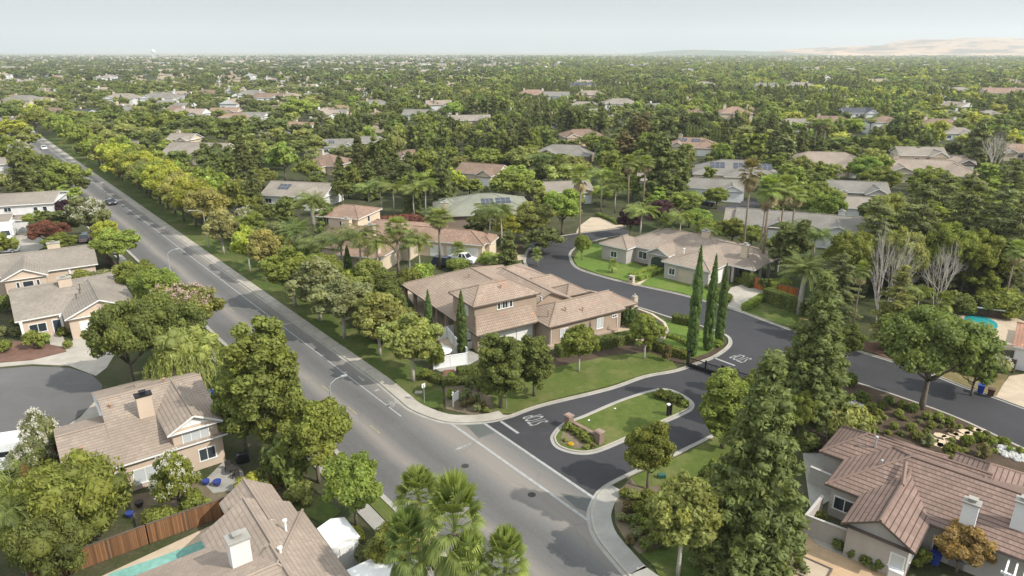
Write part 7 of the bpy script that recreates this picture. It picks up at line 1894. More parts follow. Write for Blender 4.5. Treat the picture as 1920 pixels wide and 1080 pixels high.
# and still farther the roofs merge into specks
def roofs_mass(n, y0, y1):
    b = MB(); T0 = []
    for _ in range(n):
        Y = y0 * (y1 / y0) ** fr.random(); half = (Y + 12) * 990 / FPX; X = fr.uniform(-half, half)
        if X > 0 and fr.random() < .55: continue
        w, d, h, r = fr.uniform(11, 20), fr.uniform(8, 13), fr.uniform(3, 6.5), fr.uniform(1.8, 3.2); a = fr.choice([0, 1.57]) + fr.uniform(-.3, .3)
        if fr.random() < .04: w, d, h, r = fr.uniform(35, 80), fr.uniform(25, 40), fr.uniform(6, 9), .6
        tr = lambda x, y, z: (X + x * cos(a) - y * sin(a), Y + x * sin(a) + y * cos(a), z)
        A, B, C2, D2 = tr(-w / 2, -d / 2, h), tr(w / 2, -d / 2, h), tr(w / 2, d / 2, h), tr(-w / 2, d / 2, h); P, Q = tr(-w / 2, 0, h + r), tr(w / 2, 0, h + r)
        b.m = 0
        lo = lambda p: (p[0], p[1], 0)
        for p, q in ((A, B), (B, C2), (C2, D2), (D2, A)): b.face([lo(p), lo(q), q, p])
        b.face([A, D2, P]); b.face([B, C2, Q])
        b.m = fr.choice([1, 1, 2, 3, 4]); b.face([A, B, Q, P]); b.face([C2, D2, P, Q])
    return b
tag(roofs_mass(1700, 1150, 5000).build('distant_roofs', [W_SAND, plain('far_roof_stone', (.33, .29, .25), .9), plain('far_roof_warm', (.34, .23, .17), .9), plain('far_roof_grey', (.24, .24, .24), .9), plain('far_roof_pale', (.42, .40, .37), .9)]), 'specks of pale roofs scattered through the hazy plain', 'roofs', kind='stuff')
def far_items(y0, y1, n):
    out = []
    for _ in range(n):
        Y = sqrt(cr.uniform(y0 * y0, y1 * y1)) if y1 < 2000 else y0 * (y1 / y0) ** cr.random()
        half = (Y + 12) * 1000 / FPX; X = cr.uniform(-half, half); x, y = proj(X, Y, 0)
        # parks and tree belts alternate with open blocks
        f = sin(X * .004 + 1.3 * sin(Y * .0031)) + sin(Y * .0052 + X * .0017 + 2)
        if f < -.75 and cr.random() < .8: continue
        if x < 930 and cr.random() < .3: continue
        if any((X - a) ** 2 + (Y - b) ** 2 < 60 for a, b in hs): continue
        kind, col = palette_near(X, Y, x, y)
        if Y > 900: col = cr.choice([col, DEEP, DARK, DARK]) if x < 1000 else cr.choice([col, GREEN, DEEP])
        out.append((X, Y, kind, col, cr.uniform(7, 12.5) * (1.2 if kind in ('m_conifer', 'm_cedar') else 1), cr.uniform(10.5, 17) * (.55 if kind in ('m_conifer', 'm_cedar') else 1)))
    return out
mass('distant_woodland', 'belt of distant trees between the far streets', far_items(755, 1500, 5600), 'mid')
mass('distant_woodland', 'hazy tree cover of the plain out to the horizon', far_items(1500, 5200, 11000), 'far')
# ---------------------------------------------------------------- vehicles
PAINT = {'silver': plain('silver_paint', (.42, .44, .47), .25, .5, .6), 'dark': plain('dark_paint', (.03, .032, .036), .22, 0, .6), 'white': plain('white_car_paint', (.75, .75, .74), .25, 0, .6), 'navy': plain('navy_paint', (.02, .028, .05), .22, 0, .6), 'grey': plain('grey_paint', (.16, .165, .17), .25, .3, .6)}
def car(name, label, loc, heading, paint, style='sedan', L=4.7, Wd=1.85, H=1.45):
    """heading: direction of travel in radians. Local +x is the nose."""
    t = thing(name, label, {'truck': 'truck', 'pickup': 'truck', 'suv': 'suv'}.get(style, 'car'), (*loc, .03), heading, 'parked and passing vehicles')
    hl = L / 2
    prof = {'sedan': ([(-hl, .42), (-hl + .05, .88), (-hl + .9, .95), (hl - 1.5, .95), (hl - .25, .78), (hl, .60), (hl, .32), (-hl, .30)], [(-hl + .55, .93), (-hl + 1.35, H), (.35, H), (hl - 1.35, .94)]),
            'suv': ([(-hl, .45), (-hl + .03, 1.05), (hl - 1.4, 1.08), (hl - .2, .95), (hl, .70), (hl, .36), (-hl, .36)], [(-hl + .08, 1.04), (-hl + .35, H), (.45, H), (hl - 1.3, 1.06)]),
            'pickup': ([(-hl, .50), (-hl, 1.05), (hl - 1.5, 1.10), (hl - .15, 1.0), (hl, .75), (hl, .40), (-hl, .42)], [(-.55, 1.04), (-.35, H), (.75, H), (hl - 1.35, 1.08)]),
            'truck': ([(-hl, .5), (-hl, .8), (hl - 1.9, .8), (hl - 1.9, 1.3), (hl - .1, 1.2), (hl, .9), (hl, .45), (-hl, .45)], [(hl - 1.9, 1.25), (hl - 1.9, 2.1), (hl - .9, 2.1), (hl - .25, 1.25)])}[style]
    def loft(pr, w0, wtop, bev):
        m = MB(); n = len(pr); zmax = max(p[1] for p in pr); zmin = min(p[1] for p in pr)
        def ring(sgn, inner):
            out = []
            for x, z in pr:
                f = (z - zmin) / (zmax - zmin)
                out.append((x * (1 - inner * .03), sgn * ((w0 + (wtop - w0) * f) / 2 - inner * bev * 0 - (0 if not inner else bev)), z + (0 if not inner else (.0))))
            return out
        a, b = ring(-1, 0), ring(1, 0)
        for i in range(n):
            j = (i + 1) % n; m.face([a[i], a[j], b[j], b[i]])
        m.face(a[::-1]); m.face(b)
        return m
    bm_ = loft(prof[0], Wd, Wd * .93, .05)
    body = bm_.build('body', PAINT[paint], t)
    bev = body.modifiers.new('round', 'BEVEL'); bev.width = .07; bev.segments = 2; bev.limit_method = 'ANGLE'
    cab = loft(prof[1], Wd * .93, Wd * .72, .05); cb = cab.build('cabin', M['car_glass'], t)
    P1 = prof[1]
    rf = MB(); x0, x1 = P1[1][0], P1[2][0]; zt = P1[1][1]
    rf.box(x0 - .04, -Wd * .36, zt - .03, x1 + .06, Wd * .36, zt + .03)
    for sx in ((P1[0], P1[1]), (P1[3], P1[2])):
        for sy in (-1, 1): rf.bar((sx[0][0], sy * Wd * .46, sx[0][1]), (sx[1][0], sy * Wd * .355, sx[1][1]), .09)
    for sy in (-1, 1): rf.bar(((x0 + x1) / 2, sy * Wd * .355, zt - .02), ((P1[0][0] + P1[3][0]) / 2, sy * Wd * .465, P1[0][1]), .08)
    rf.build('roof_panel', PAINT[paint], t)
    for sx in (-hl + .85, hl - .9):
        for sy in (-1, 1):
            w = MB(); w.tube([(sx, sy * (Wd / 2 - .20), .33), (sx, sy * (Wd / 2 + .01), .33)], .33, 14); wh = w.build('wheel', M['rubber'], t)
            r = MB(); r.tube([(sx, sy * (Wd / 2 - .02), .33), (sx, sy * (Wd / 2 + .025), .33)], .20, 10); r.build('rim', M['rim'], wh)
    for sy in (-1, 1):
        h = MB(); h.box(hl - .08, sy * Wd * .33 - .2, .62, hl + .015, sy * Wd * .33 + .2, .76); h.build('headlight', M['light_glass'], t)
        h = MB(); h.box(-hl - .015, sy * Wd * .36 - .16, .72, -hl + .06, sy * Wd * .36 + .16, .90); h.build('taillight', M['red_glass'], t)
    if style == 'pickup':
        b = MB(); b.box(-hl + .1, -Wd * .42, 1.05, -.65, Wd * .42, 1.12); b.build('bed_cover', PAINT[paint], t)
    if style == 'truck':
        b = MB(); b.box(-hl, -Wd * .58, .85, hl - 2.0, Wd * .58, 3.1); b.build('cargo_box', PAINT[paint], t)
    return t
RA = ROAD_A
car('car', 'dark car driving on the main road beside a lamp', R(129, -3.9), RA + pi, 'dark')
car('car', 'white car far up the main road near the bend', R(258, -3.6), RA + pi, 'white')
p, q = Vector(G(986, 476)), Vector(G(1010, 458))
car('car', 'silver car parked at the kerb on the dark street bend', (p + q) / 2 + Vector((.9, -.2)), atan2((p - q).y, (p - q).x), 'silver', 'sedan')
car('car', 'dark suv parked on the tan driveway behind the villa', G(836, 500), radians(-20), 'navy', 'suv', 4.8, 1.95, 1.75)
car('car', 'white pickup parked beside the dark suv at the garage doors', G(868, 492), radians(-28), 'white', 'pickup', 5.4, 1.95, 1.75)
car('truck', 'white box truck parked at the big white house', G(17, 447), radians(-62), 'white', 'truck', 6.4, 2.1, 2.1)
car('car', 'black car behind the white box truck', G(8, 461), radians(15), 'dark')
car('car', 'grey silver car parked by the peach gable house', G(10, 474), radians(20), 'silver')
car('car', 'dark car under the lime tree on the left', G(160, 452), radians(120), 'grey', 'suv', 4.6, 1.9, 1.7)
car('car', 'dark suv parked on the back street driveway', G(1377, 374), radians(-30), 'dark', 'suv', 4.8, 1.95, 1.75)
car('car', 'black car at the kerb of the back street', G(1322, 384), radians(-30), 'dark')
# motorhome nose at the left edge
t = thing('motorhome', 'white motorhome with blue window band at the left frame edge', 'motorhome', (*G(-6, 880), .02), radians(20))
m = MB(); m.box(-3.2, -1.2, .45, 3.1, 1.2, 1.9); m.prism([(-3.2, -1.2), (3.0, -1.2), (3.3, -.8), (3.3, .8), (3.0, 1.2), (-3.2, 1.2)], 1.9, 3.0); m.build('body', PAINT['white'], t)
m = MB(); m.box(-2.9, -1.225, 1.75, 3.12, -1.19, 2.25); m.box(3.08, -1.1, 1.75, 3.33, 1.1, 2.3); m.build('window', M['car_glass'], t)
for sx in (-2.1, 2.0):
    for sy in (-1, 1):
        w = MB(); w.tube([(sx, sy * .95, .42), (sx, sy * 1.22, .42)], .42, 14); w.build('wheel', M['rubber'], t)

# ---------------------------------------------------------------- street furniture
def lamp(label, X, Y, h, ang, arm=2.2, m='galv'):
    t = thing('street_lamp', label, 'street lamp', (X, Y, 0), ang, 'street lamps')
    p = MB(); p.tube([(0, 0, 0), (0, 0, .5), (0, 0, h * .55), (0, 0, h - .5)], [.13, .10, .085, .07], 8); p.build('pole', M[m], t)
    a = MB(); a.tube([(0, 0, h - .6), (arm * .12, 0, h - .25), (arm * .5, 0, h + .12), (arm, 0, h + .25)], [.06, .055, .05, .04], 6); a.build('arm', M[m], t)
    l = MB(); l.prism([(arm - .15, -.1), (arm + .45, -.13), (arm + .5, 0), (arm + .45, .13), (arm - .15, .1)], h + .17, h + .30); l.build('lamp_head', M[m], t)
    b = MB(); b.box(-.22, -.22, 0, .22, .22, .18); b.build('base', M['concrete_grey'], t)
    return t
na = atan2(RN.y, RN.x)
def lamp_at(label, bx, by, ty, ang, arm=2.2, m='galv'):
    X, Y = G(bx, by); lamp(label, X, Y, height_at(Y, ty), ang, arm, m)
lamp_at('grey street lamp rising behind the dark bushy tree at the near left kerb', 625, 800, 716, na - .1, 1.4)
lamp_at('grey street lamp at the left kerb beyond the blooming tree', 319, 508, 472, na - .1, 1.5)
lamp_at('grey street lamp at the left kerb beside the driving dark car', 196, 402, 376, na - .1, 1.5)
lamp_at('pale green street lamp on the right verge by the rusty tree', 391, 464, 394, na + pi, 2.2, 'galv')
lamp_at('distant street lamp leaning over the road left of the yellow sign', 122, 334, 312, na, 1.6)
lamp_at('most distant street lamp near the white car', 53, 275, 253, na, 1.6)
def signpost(name, label, cat, x, y, top, board, mat, face=None, post='galv'):
    X, Y = G(x, y); h = height_at(Y, top)
    t = thing(name, label, cat, (X, Y, .1), (ROAD_A + pi / 2) if face is None else face)
    p = MB(); p.tube([(0, 0, 0), (0, 0, h - .12)], .035, 6); p.build('post', M[post], t)
    b = MB(); bw, bh, sh = board
    if sh == 'r': b.obox((0, -.05, h - bh / 2), (bw / 2, 0, 0), (0, .012, 0), (0, 0, bh / 2))
    elif sh == 'd':
        pts = [(bw / 2, 0), (0, bh / 2), (-bw / 2, 0), (0, -bh / 2)]
        b.face([(u, -.062, h - bh / 2 + v) for u, v in pts]); b.face([(u, -.04, h - bh / 2 + v) for u, v in pts][::-1])
    else:
        n = 8; pts = [(bw / 2 * cos(2 * pi * (k + .5) / n), bw / 2 * sin(2 * pi * (k + .5) / n)) for k in range(n)]
        b.face([(u, -.062, h - bh / 2 + v) for u, v in pts]); b.face([(u, -.04, h - bh / 2 + v) for u, v in pts][::-1])
    b.build('sign_board', mat, t)
    return t, h
t, h = signpost('stop_sign', 'octagonal street sign on a steel post at the corner kerb ramp', 'sign', 950, 768, 722, (.75, .75, 'o'), M['galv'], atan2(ex.y, ex.x) + pi / 2)
b = MB(); b.obox((0, 0, h + .12), (.45, 0, 0), (0, .012, 0), (0, 0, .09)); b.build('street_name_blade', plain('green_sign', (.03, .12, .06), .5), t)
signpost('parking_sign', 'small pale sign on a thin post in the corner verge lawn', 'sign', 796, 756, 721, (.42, .5, 'r'), M['white'])
signpost('crossing_sign', 'yellow crossing sign by the far side street', 'sign', 153, 300, 287, (1.1, 1.1, 'd'), M['yellow_sign'])
signpost('crossing_sign', 'yellow sign at the road end tree', 'sign', 56, 242, 226, (1.1, 1.1, 'd'), M['yellow_sign'])
signpost('crossing_sign', 'yellow warning sign at the far crosswalk', 'sign', 117, 280, 268, (1.0, 1.0, 'd'), M['yellow_sign'])
# estate sign: white post and hanging board
X, Y = G(850, 765); t = thing('estate_sign', 'white hanging board on a white post in the corner bed', 'sign', (X, Y, .08), ROAD_A + pi / 2 + .3)
m = MB(); m.box(-.05, -.05, 0, .05, .05, 1.75); m.prism([(-.075, -.075), (.075, -.075), (.075, .075), (-.075, .075)], 1.75, 1.82); m.build('post', M['white'], t)
m = MB(); m.box(-1.0, -.035, 1.5, .2, .035, 1.58); m.build('arm', M['white'], t)
m = MB(); m.box(-.95, -.015, .62, -.12, .015, 1.42); m.box(-.9, -.01, 1.42, -.87, .01, 1.5); m.box(-.2, -.01, 1.42, -.17, .01, 1.5); m.build('sign_board', M['vinyl'], t)
# brick monument wall on the island
a, b_ = Vector(G(1070, 803)), Vector(G(1119, 830))
t = thing('entry_wall', 'low brick entry wall between two square brick pillars on the island', 'wall', (*((a + b_) / 2), .1), atan2((b_ - a).y, (b_ - a).x))
L = (b_ - a).length / 2
m = MB(); m.box(-L, -.16, 0, L, .16, .72); m.build('wall_panel', M['brick'], t)
m = MB(); m.box(-L, -.2, .72, L, .2, .81); m.build('coping', plain('brick_cap', (.24, .16, .125), .9, var=.2), t)
m = MB(); m.obox((0, .17, .42), (L * .62, 0, 0), (0, .015, 0), (0, 0, .2)); m.build('plaque', plain('stone_plaque', (.30, .25, .2), .7), t)
for k in (-1, 1):
    m = MB(); x = k * (L + .28); m.box(x - .34, -.34, 0, x + .34, .34, 1.22); m.m = 1; m.box(x - .40, -.40, 1.22, x + .40, .40, 1.32); m.box(x - .3, -.3, 1.32, x + .3, .3, 1.38); m.build('pillar', [M['brick'], plain('pillar_cap', (.30, .215, .17), .9, var=.2)], t)
# gate keypad posts on the island
X, Y = G(1254, 780); t = thing('entry_keypad', 'black twin post entry keypad at the island kerb', 'keypad', (X, Y, .1), .6)
for k in (-.18, .22):
    m = MB(); m.box(k - .1, -.12, 0, k + .1, .12, 1.25); m.build('post', M['black'], t)
m = MB(); m.box(-.34, -.14, 1.25, .0, .14, 1.38); m.build('keypad_head', M['white'], t)
for i, q in enumerate(((1153, 768), (1104, 790))):
    m = MB(); m.lathe((*G(*q), .1), [(.1, 0), (.12, .06), (.05, .09)], 8); tag(m.build('path_light', M['white']), ('small white light in the middle of the island lawn', 'small white light near the brick entry wall')[i], 'light')
# sliding iron gate across the entry
def gate(label, a, b, h, n=26):
    a, b = Vector(a), Vector(b); t = thing('iron_gate', label, 'gate', (*a, .03), atan2((b - a).y, (b - a).x)); L = (b - a).length
    f = MB()
    f.box(0, -.10, .08, L, .10, .50); f.box(0, -.04, h - .1, L, .04, h)
    f.build('frame', M['black'], t)
    br = MB()
    for i in range(n + 1): br.box(L * i / n - .02, -.02, .5, L * i / n + .02, .02, h - .1)
    br.build('bars', M['black'], t)
    for x in (-.15, L + .15, L * .52):
        p = MB(); p.box(x - .09, -.09, 0, x + .09, .09, h + .25); p.build('gate_post', M['black'], t)
gate('black iron gate closing the private entry road', G(1290, 688), G(1352, 708), 1.25)
gate('second black iron gate leaf half hidden by the leafy green tree', G(1354, 709), G(1405, 724), 1.35, 20)
X, Y = G(1289, 684)
m = MB(); m.box(X - .14, Y - .14, 0, X + .14, Y + .14, 1.9); m.box(X - .18, Y - .18, 1.9, X + .18, Y + .18, 2.0); tag(m.build('gate_pier', M['black']), 'dark square pier at the hinge end of the entry gate', 'post')
# bins and pots
def bin_(label, x, y, mat, rz=.5, h=1.05):
    X, Y = G(x, y); t = thing('wheelie_bin', label, 'bin', (X, Y, .09), rz)
    m = MB(); m.m = 0
    for z0, z1, w0, w1 in ((.08, h - .12, .25, .32),):
        q = [(-w0, -w0), (w0, -w0), (w0, w0), (-w0, w0)]; r = [(-w1, -w1), (w1, -w1), (w1, w1), (-w1, w1)]
        for i in range(4):
            j = (i + 1) % 4; m.face([(*q[i], z0), (*q[j], z0), (*r[j], z1), (*r[i], z1)])
    m.build('body', M[mat], t)
    m = MB(); m.box(-.35, -.37, h - .12, .35, .36, h - .03); m.box(-.25, .34, h - .18, .25, .44, h - .1); m.build('lid', M[mat], t)
    for k in (-1, 1):
        m = MB(); m.tube([(k * .2, .28, .1), (k * .27, .28, .1)], .1, 8); m.build('wheel', M['rubber'], t)
bin_('blue wheeled bin on the dry lawn at the street kerb', 1837, 738, 'blue_plastic', -.6)
bin_('brown wheeled bin right of the blue one at the kerb', 1856, 744, 'brown_plastic', -.6, .95)
bin_('blue bin behind the peach gabled house near the tall tree', 400, 748, 'blue_plastic')
bin_('dark blue bin at the courtyard house corner', 1752, 1060, 'blue_glaze', .8)
bin_('blue bin behind the tall dark hedge by the orange gate', 1497, 558, 'blue_plastic', .2)
def pot(label, x, y, mat='blue_glaze', s=1.0):
    X, Y = G(x, y); t = thing('garden_pot', label, 'pot', (X, Y, .05))
    m = MB(); m.lathe((0, 0, 0), [(.18 * s, 0), (.30 * s, .25 * s), (.33 * s, .42 * s), (.30 * s, .44 * s)], 14); m.build('pot_body', M[mat], t)
    m = MB(); m.lathe((0, 0, .36 * s), [(.28 * s, 0), (.001, .02)], 14); m.build('soil', M['mulch'], t)
pot('blue glazed pot on the patio, left of a pair', 387, 909); pot('blue glazed pot on the patio, right of a pair', 408, 911, s=1.15); pot('single blue glazed pot by the fence corner', 244, 970); pot('dark round pot beside the gravel strip', 262, 950, 'iron', 1.1)
# patio furniture behind the peach house
X, Y = G(437, 890); t = thing('patio_table', 'small dark patio table on the stone patio', 'table', (X, Y, .05))
m = MB(); m.lathe((0, 0, .70), [(.5, 0), (.5, .04)], 14); m.build('tabletop', M['iron'], t)
for k in range(3):
    m = MB(); m.tube([(.32 * cos(k * 2.1), .32 * sin(k * 2.1), 0), (.1 * cos(k * 2.1), .1 * sin(k * 2.1), .7)], .025, 5); m.build('leg', M['iron'], t)
for i, (x, y, r) in enumerate(((428, 884, .3), (448, 884, 2.4), (443, 898, 4.2))):
    X, Y = G(x, y); t = thing('patio_chair', ('dark patio chair left of the round table', 'dark patio chair right of the round table', 'dark patio chair in front of the round table')[i], 'chair', (X, Y, .05), r)
    m = MB(); m.box(-.24, -.24, .42, .24, .24, .47); m.build('seat', M['iron'], t)
    m = MB(); m.box(-.24, .2, .47, .24, .25, .95); m.build('backrest', M['iron'], t)
    for sx in (-.2, .2):
        for sy in (-.2, .2):
            m = MB(); m.box(sx - .02, sy - .02, 0, sx + .02, sy + .02, .42); m.build('leg', M['iron'], t)
X, Y = G(455, 868); t = thing('barbecue', 'black covered barbecue in the side passage', 'barbecue', (X, Y, .05), .4)
m = MB(); m.box(-.6, -.28, .1, .6, .28, .85); m.build('cabinet', M['black'], t)
m = MB(); m.tube([(-.45, 0, .86), (.45, 0, .86)], .28, 12); m.build('lid', M['black'], t)
# covered boat or cart at the villa fence
X, Y = G(827, 668); t = thing('covered_spa', 'white covered spa tub inside the vinyl fence', 'spa', (X, Y, .05), radians(20))
m = MB(); m.prism([(-1.2, -.8), (1.2, -.8), (1.35, 0), (1.2, .8), (-1.2, .8), (-1.35, 0)], 0, .75); m.build('tub', M['trim_brown'], t)
m = MB(); m.tube([(0, 0, .75), (0, 0, .86), (0, 0, .98)], [1.45, 1.4, 1.0], 10); m.build('cover', M['canvas'], t)
X, Y = G(880, 652); t = thing('air_conditioner', 'white air conditioner box by the villa corner', 'air conditioner', (X, Y, .05), radians(32))
m = MB(); m.box(-.45, -.45, 0, .45, .45, .95); m.build('casing', M['white'], t)
m = MB(); m.lathe((0, 0, .95), [(.36, 0), (.36, .03), (.08, .03)], 14); m.build('fan_grille', M['black'], t)

# ---------------------------------------------------------------- fences and garden walls
def fence(label, pts, h, mat, post='trim_brown', name='wooden_fence', step=2.4, z0=0.0, capm=None, pw=.1):
    P = [Vector(p) for p in pts]; o = P[0]
    t = thing(name, label, 'fence', (o.x, o.y, z0))
    for a, b in zip(P[:-1], P[1:]):
        d = b - a; L = d.length; n = max(1, int(round(L / step))); u = d / L; nn = Vector((-u.y, u.x))
        for k in range(n):
            p, q = a - o + d * k / n, a - o + d * (k + 1) / n
            m = MB(); w = .025
            c = [p - nn * w, q - nn * w, q + nn * w, p + nn * w]
            l = (q - p).length; s0 = L * k / n
            for i, j in ((0, 1), (2, 3)):
                uv = [(s0, 0), (s0 + l, 0), (s0 + l, h), (s0, h)] if i == 0 else [(s0 + l, 0), (s0, 0), (s0, h), (s0 + l, h)]
                m.face([(*c[i], .04), (*c[j], .04), (*c[j], h), (*c[i], h)], uv)
            m.face([(*x, h) for x in c])
            m.build('panel', M[mat], t)
        for k in range(n + 1):
            p = a - o + d * k / n; m = MB(); m.box(p.x - pw / 2, p.y - pw / 2, 0, p.x + pw / 2, p.y + pw / 2, h + .1); m.build('post', M[post], t)
        r = MB(); r.bar((*(a - o), h + .03), (*(b - o), h + .03), .13, .05); r.bar((*(a - o + nn * .05), .35), (*(b - o + nn * .05), .35), .04, .1); r.build('rail', M[capm or post], t)
    return t
fence('redwood plank fence between the peach house yard and the pool deck', px((60, 1100), (130, 1077), (280, 1020), (424, 968)), 1.75, 'fence', 'trim_brown')
fence('old redwood fence behind the pool house lawn', px((505, 922), (548, 902)), 1.6, 'fence', 'trim_brown')
fence('brown fence at the peach house end wall', px((40, 905), (100, 868), (128, 842)), 1.6, 'fence', 'trim_brown')
fence('white vinyl fence panel between the verge hedge and villa corner', px((813, 693), (876, 683)), 1.5, 'vinyl', 'vinyl', 'vinyl_fence', 2.0, capm='vinyl')
fence('white vinyl fence running back along the villa side', px((838, 632), (852, 650), (876, 674)), 1.5, 'vinyl', 'vinyl', 'vinyl_fence', 2.0, capm='vinyl')
fence('short white vinyl fence at the villa patio', px((817, 640), (853, 628)), 1.5, 'vinyl', 'vinyl', 'vinyl_fence', 2.0, capm='vinyl')
fence('dark side gate fence behind the brown roof', px((1512, 835), (1545, 850)), 1.8, 'fence_dark', 'trim_brown')
fence('orange stained gate beside the ranch hedge', px((1413, 540), (1436, 547)), 1.9, 'fence_orange', 'trim_brown')
fence('orange stained fence running behind the tall dark hedge', px((1455, 553), (1495, 562)), 1.8, 'fence_orange', 'trim_brown')
fence('low black railing around the lagoon pool garden', px((1862, 548), (1925, 552)), 1.2, 'black', 'black', 'iron_fence', 2.0)
fence('dark wooden fence behind the lagoon shrubs', px((1860, 690), (1900, 700)), 1.7, 'fence_dark')
fence('weathered fence under the lime tree on the left verge', px((128, 540), (205, 525), (245, 570)), 1.6, 'fence_old')
fence('weathered fence beside the far stretch of the left verge', [R(60, -14.5), R(90, -14.5)], 1.7, 'fence_old')
def garden_wall(label, pts, h, mat, wid=.2, name='garden_wall', capc=None):
    P = [Vector(p) for p in pts]; o = P[0]; q = [tuple(p - o) for p in P]
    t = thing(name, label, 'wall', (o.x, o.y, 0))
    m = MB(); ribbon(m, q, -wid / 2, wid / 2, -.1, h); m.build('wall_body', mat, t)
    m = MB(); ribbon(m, q, -wid / 2 - .04, wid / 2 + .04, h, h + .07); m.build('coping', capc or mat, t)
aB = radians(-42)
bl = lambda x, y: (28.8 + x * cos(aB) - y * sin(aB), 40.4 + x * sin(aB) + y * cos(aB))
garden_wall('grey rendered courtyard wall joined to the rose brown house', [bl(-4.0, -.55), bl(-7.1, -.8), bl(-7.0, 2.6)], 1.75, W_GREY)
garden_wall('pale rendered wall at the side yard of the rose brown house', [bl(-9.3, 6.4), bl(-6.9, 6.2)], 1.6, W_GREY)
garden_wall('low tan retaining wall at the villa porch', px((1196, 586), (1222, 596), (1245, 612), (1252, 628), (1238, 642)), .55, W_SAND, .3)
garden_wall('curving dark garden wall at the villa street side', px((1090, 553), (1150, 565), (1185, 578)), .9, W_TAUPE, .25)
t = thing('mailbox_pillar', 'tan square mailbox pillar at the ranch walkway', 'mailbox', (*G(1184, 531), .1), radians(-40))
m = MB(); m.box(-.4, -.35, 0, .4, .35, 1.1); m.build('pillar', W_SAND, t)
m = MB(); m.box(-.45, -.4, 1.1, .45, .4, 1.2); m.build('cap', M['concrete'], t)
m = MB(); m.box(-.2, -.37, .55, .2, -.345, .85); m.build('mailbox_door', M['black'], t)
t = thing('mailbox_pillar', 'pale square pillar with finial at the villa porch end', 'pillar', (*G(1189, 576), .1), radians(32))
m = MB(); m.box(-.35, -.35, 0, .35, .35, 1.6); m.build('pillar', W_SAND, t)
m = MB(); m.lathe((0, 0, 1.6), [(.42, 0), (.42, .1), (.1, .16), (.16, .35), (.001, .5)], 10); m.build('finial', M['concrete'], t)
# lagoon spa surround and pergola at the right edge
X, Y = G(1852, 590); t = thing('spa_pergola', 'low slatted wooden spa surround with white frame by the lagoon pool', 'pergola', (X, Y, .06), radians(-25))
for k in range(4):
    m = MB(); m.box(-2.0, -1.5, .1 + k * .28, 2.0, -1.42, .32 + k * .28); m.build('slat', M['fence_dark'], t)
m = MB(); m.box(-2.1, -1.6, 1.25, 2.1, -1.4, 1.4); m.box(-2.1, 1.4, 1.25, 2.1, 1.6, 1.4); m.box(-2.1, -1.4, 1.25, -1.9, 1.4, 1.4); m.box(1.9, -1.4, 1.25, 2.1, 1.4, 1.4); m.build('frame', M['white'], t)
m = MB(); m.box(-1.9, -1.38, 1.1, 1.9, 1.4, 1.22); m.build('deck_top', M['iron'], t)
# pergola rafters at the bottom right house
t = thing('rafter_trellis', 'white slatted trellis at the eave of the rose brown house', 'trellis', (*bl(6.6, 2.0), 0), aB)
for k in range(5):
    m = MB(); m.box(-1.2 + k * .5, -1.2, 2.5, -1.08 + k * .5, .6, 2.62); m.build('rafter', M['white'], t)
m = MB(); m.box(-1.4, -1.0, 2.35, 1.2, -.85, 2.5); m.build('beam', M['white'], t)
for x in (-1.1, .9):
    m = MB(); m.box(x - .07, -1.0, 0, x + .07, -.86, 2.35); m.build('post', M['white'], t)
# sandbox on the peach patio, bottom right
t = thing('sunken_planter', 'square brown edged planter in the peach patio', 'planter', (*G(1515, 1068), .03), radians(-40))
m = MB()
for a in (((-1.4, -1.1), (1.4, -.98)), ((-1.4, .98), (1.4, 1.1)), ((-1.4, -.98), (-1.28, .98)), ((1.28, -.98), (1.4, .98))): m.box(*a[0], 0, *a[1], .12)
m.build('edging', M['trim_brown'], t)
m = MB(); m.box(-1.28, -.98, 0, 1.28, .98, .05); m.build('soil', M['paver_tan'], t)
# water tower on the horizon
X, Y = -1440.0, 2900.0
t = thing('water_tower', 'white water tower standing on the horizon at the left', 'water tower', (X, Y, 0))
m = MB(); m.lathe((0, 0, 28), [(2, 0), (7, 3), (8, 7), (7.5, 11), (3, 14), (.2, 15)], 16); m.build('tank', M['white'], t)
for k in range(6):
    m = MB(); a = 6.28 * k / 6; m.tube([(7.5 * cos(a), 7.5 * sin(a), 0), (6 * cos(a), 6 * sin(a), 33)], .7, 6); m.build('leg', M['white'], t)
m = MB(); m.tube([(0, 0, 0), (0, 0, 29)], 1.4, 8); m.build('riser', M['white'], t)
# fire hydrant and utility boxes by the far side street
X, Y = G(163, 300); t = thing('fire_hydrant', 'yellow fire hydrant at the far side street corner', 'hydrant', (X, Y, .1))
m = MB(); m.lathe((0, 0, 0), [(.16, 0), (.16, .1), (.12, .12), (.12, .6), (.16, .62), (.14, .72), (.03, .8)], 10); m.build('barrel', M['hydrant_yellow'], t)
m = MB(); m.tube([(-.22, 0, .48), (.22, 0, .48)], .07, 8); m.build('nozzle', M['hydrant_yellow'], t)
X, Y = G(785, 737); m = MB(); m.box(X - .4, Y - .3, .08, X + .4, Y + .3, .14); tag(m.build('utility_cover', M['concrete']), 'flat concrete utility cover in the corner verge lawn', 'utility cover')
X, Y = G(1240, 897); m = MB(); m.prism([(X - .35, Y - .2), (X + .35, Y - .2), (X + .35, Y + .2), (X - .35, Y + .2)], .05, .45); tag(m.build('utility_box', plain('green_box', (.03, .10, .07), .6)), 'dark green utility box behind the round green tree', 'utility box')
# patio yard and orange wall in the middle distance
m = MB(); m.sheet(px((1052, 281), (1130, 283), (1140, 266), (1080, 262)), .03); struct('peach_yard', m, M['paver_orange'])
garden_wall('bright orange garden wall beside the peach paved yard', px((1080, 262), (1098, 262)), 2.2, plain('orange_wall', (.55, .16, .06), .8), .3)
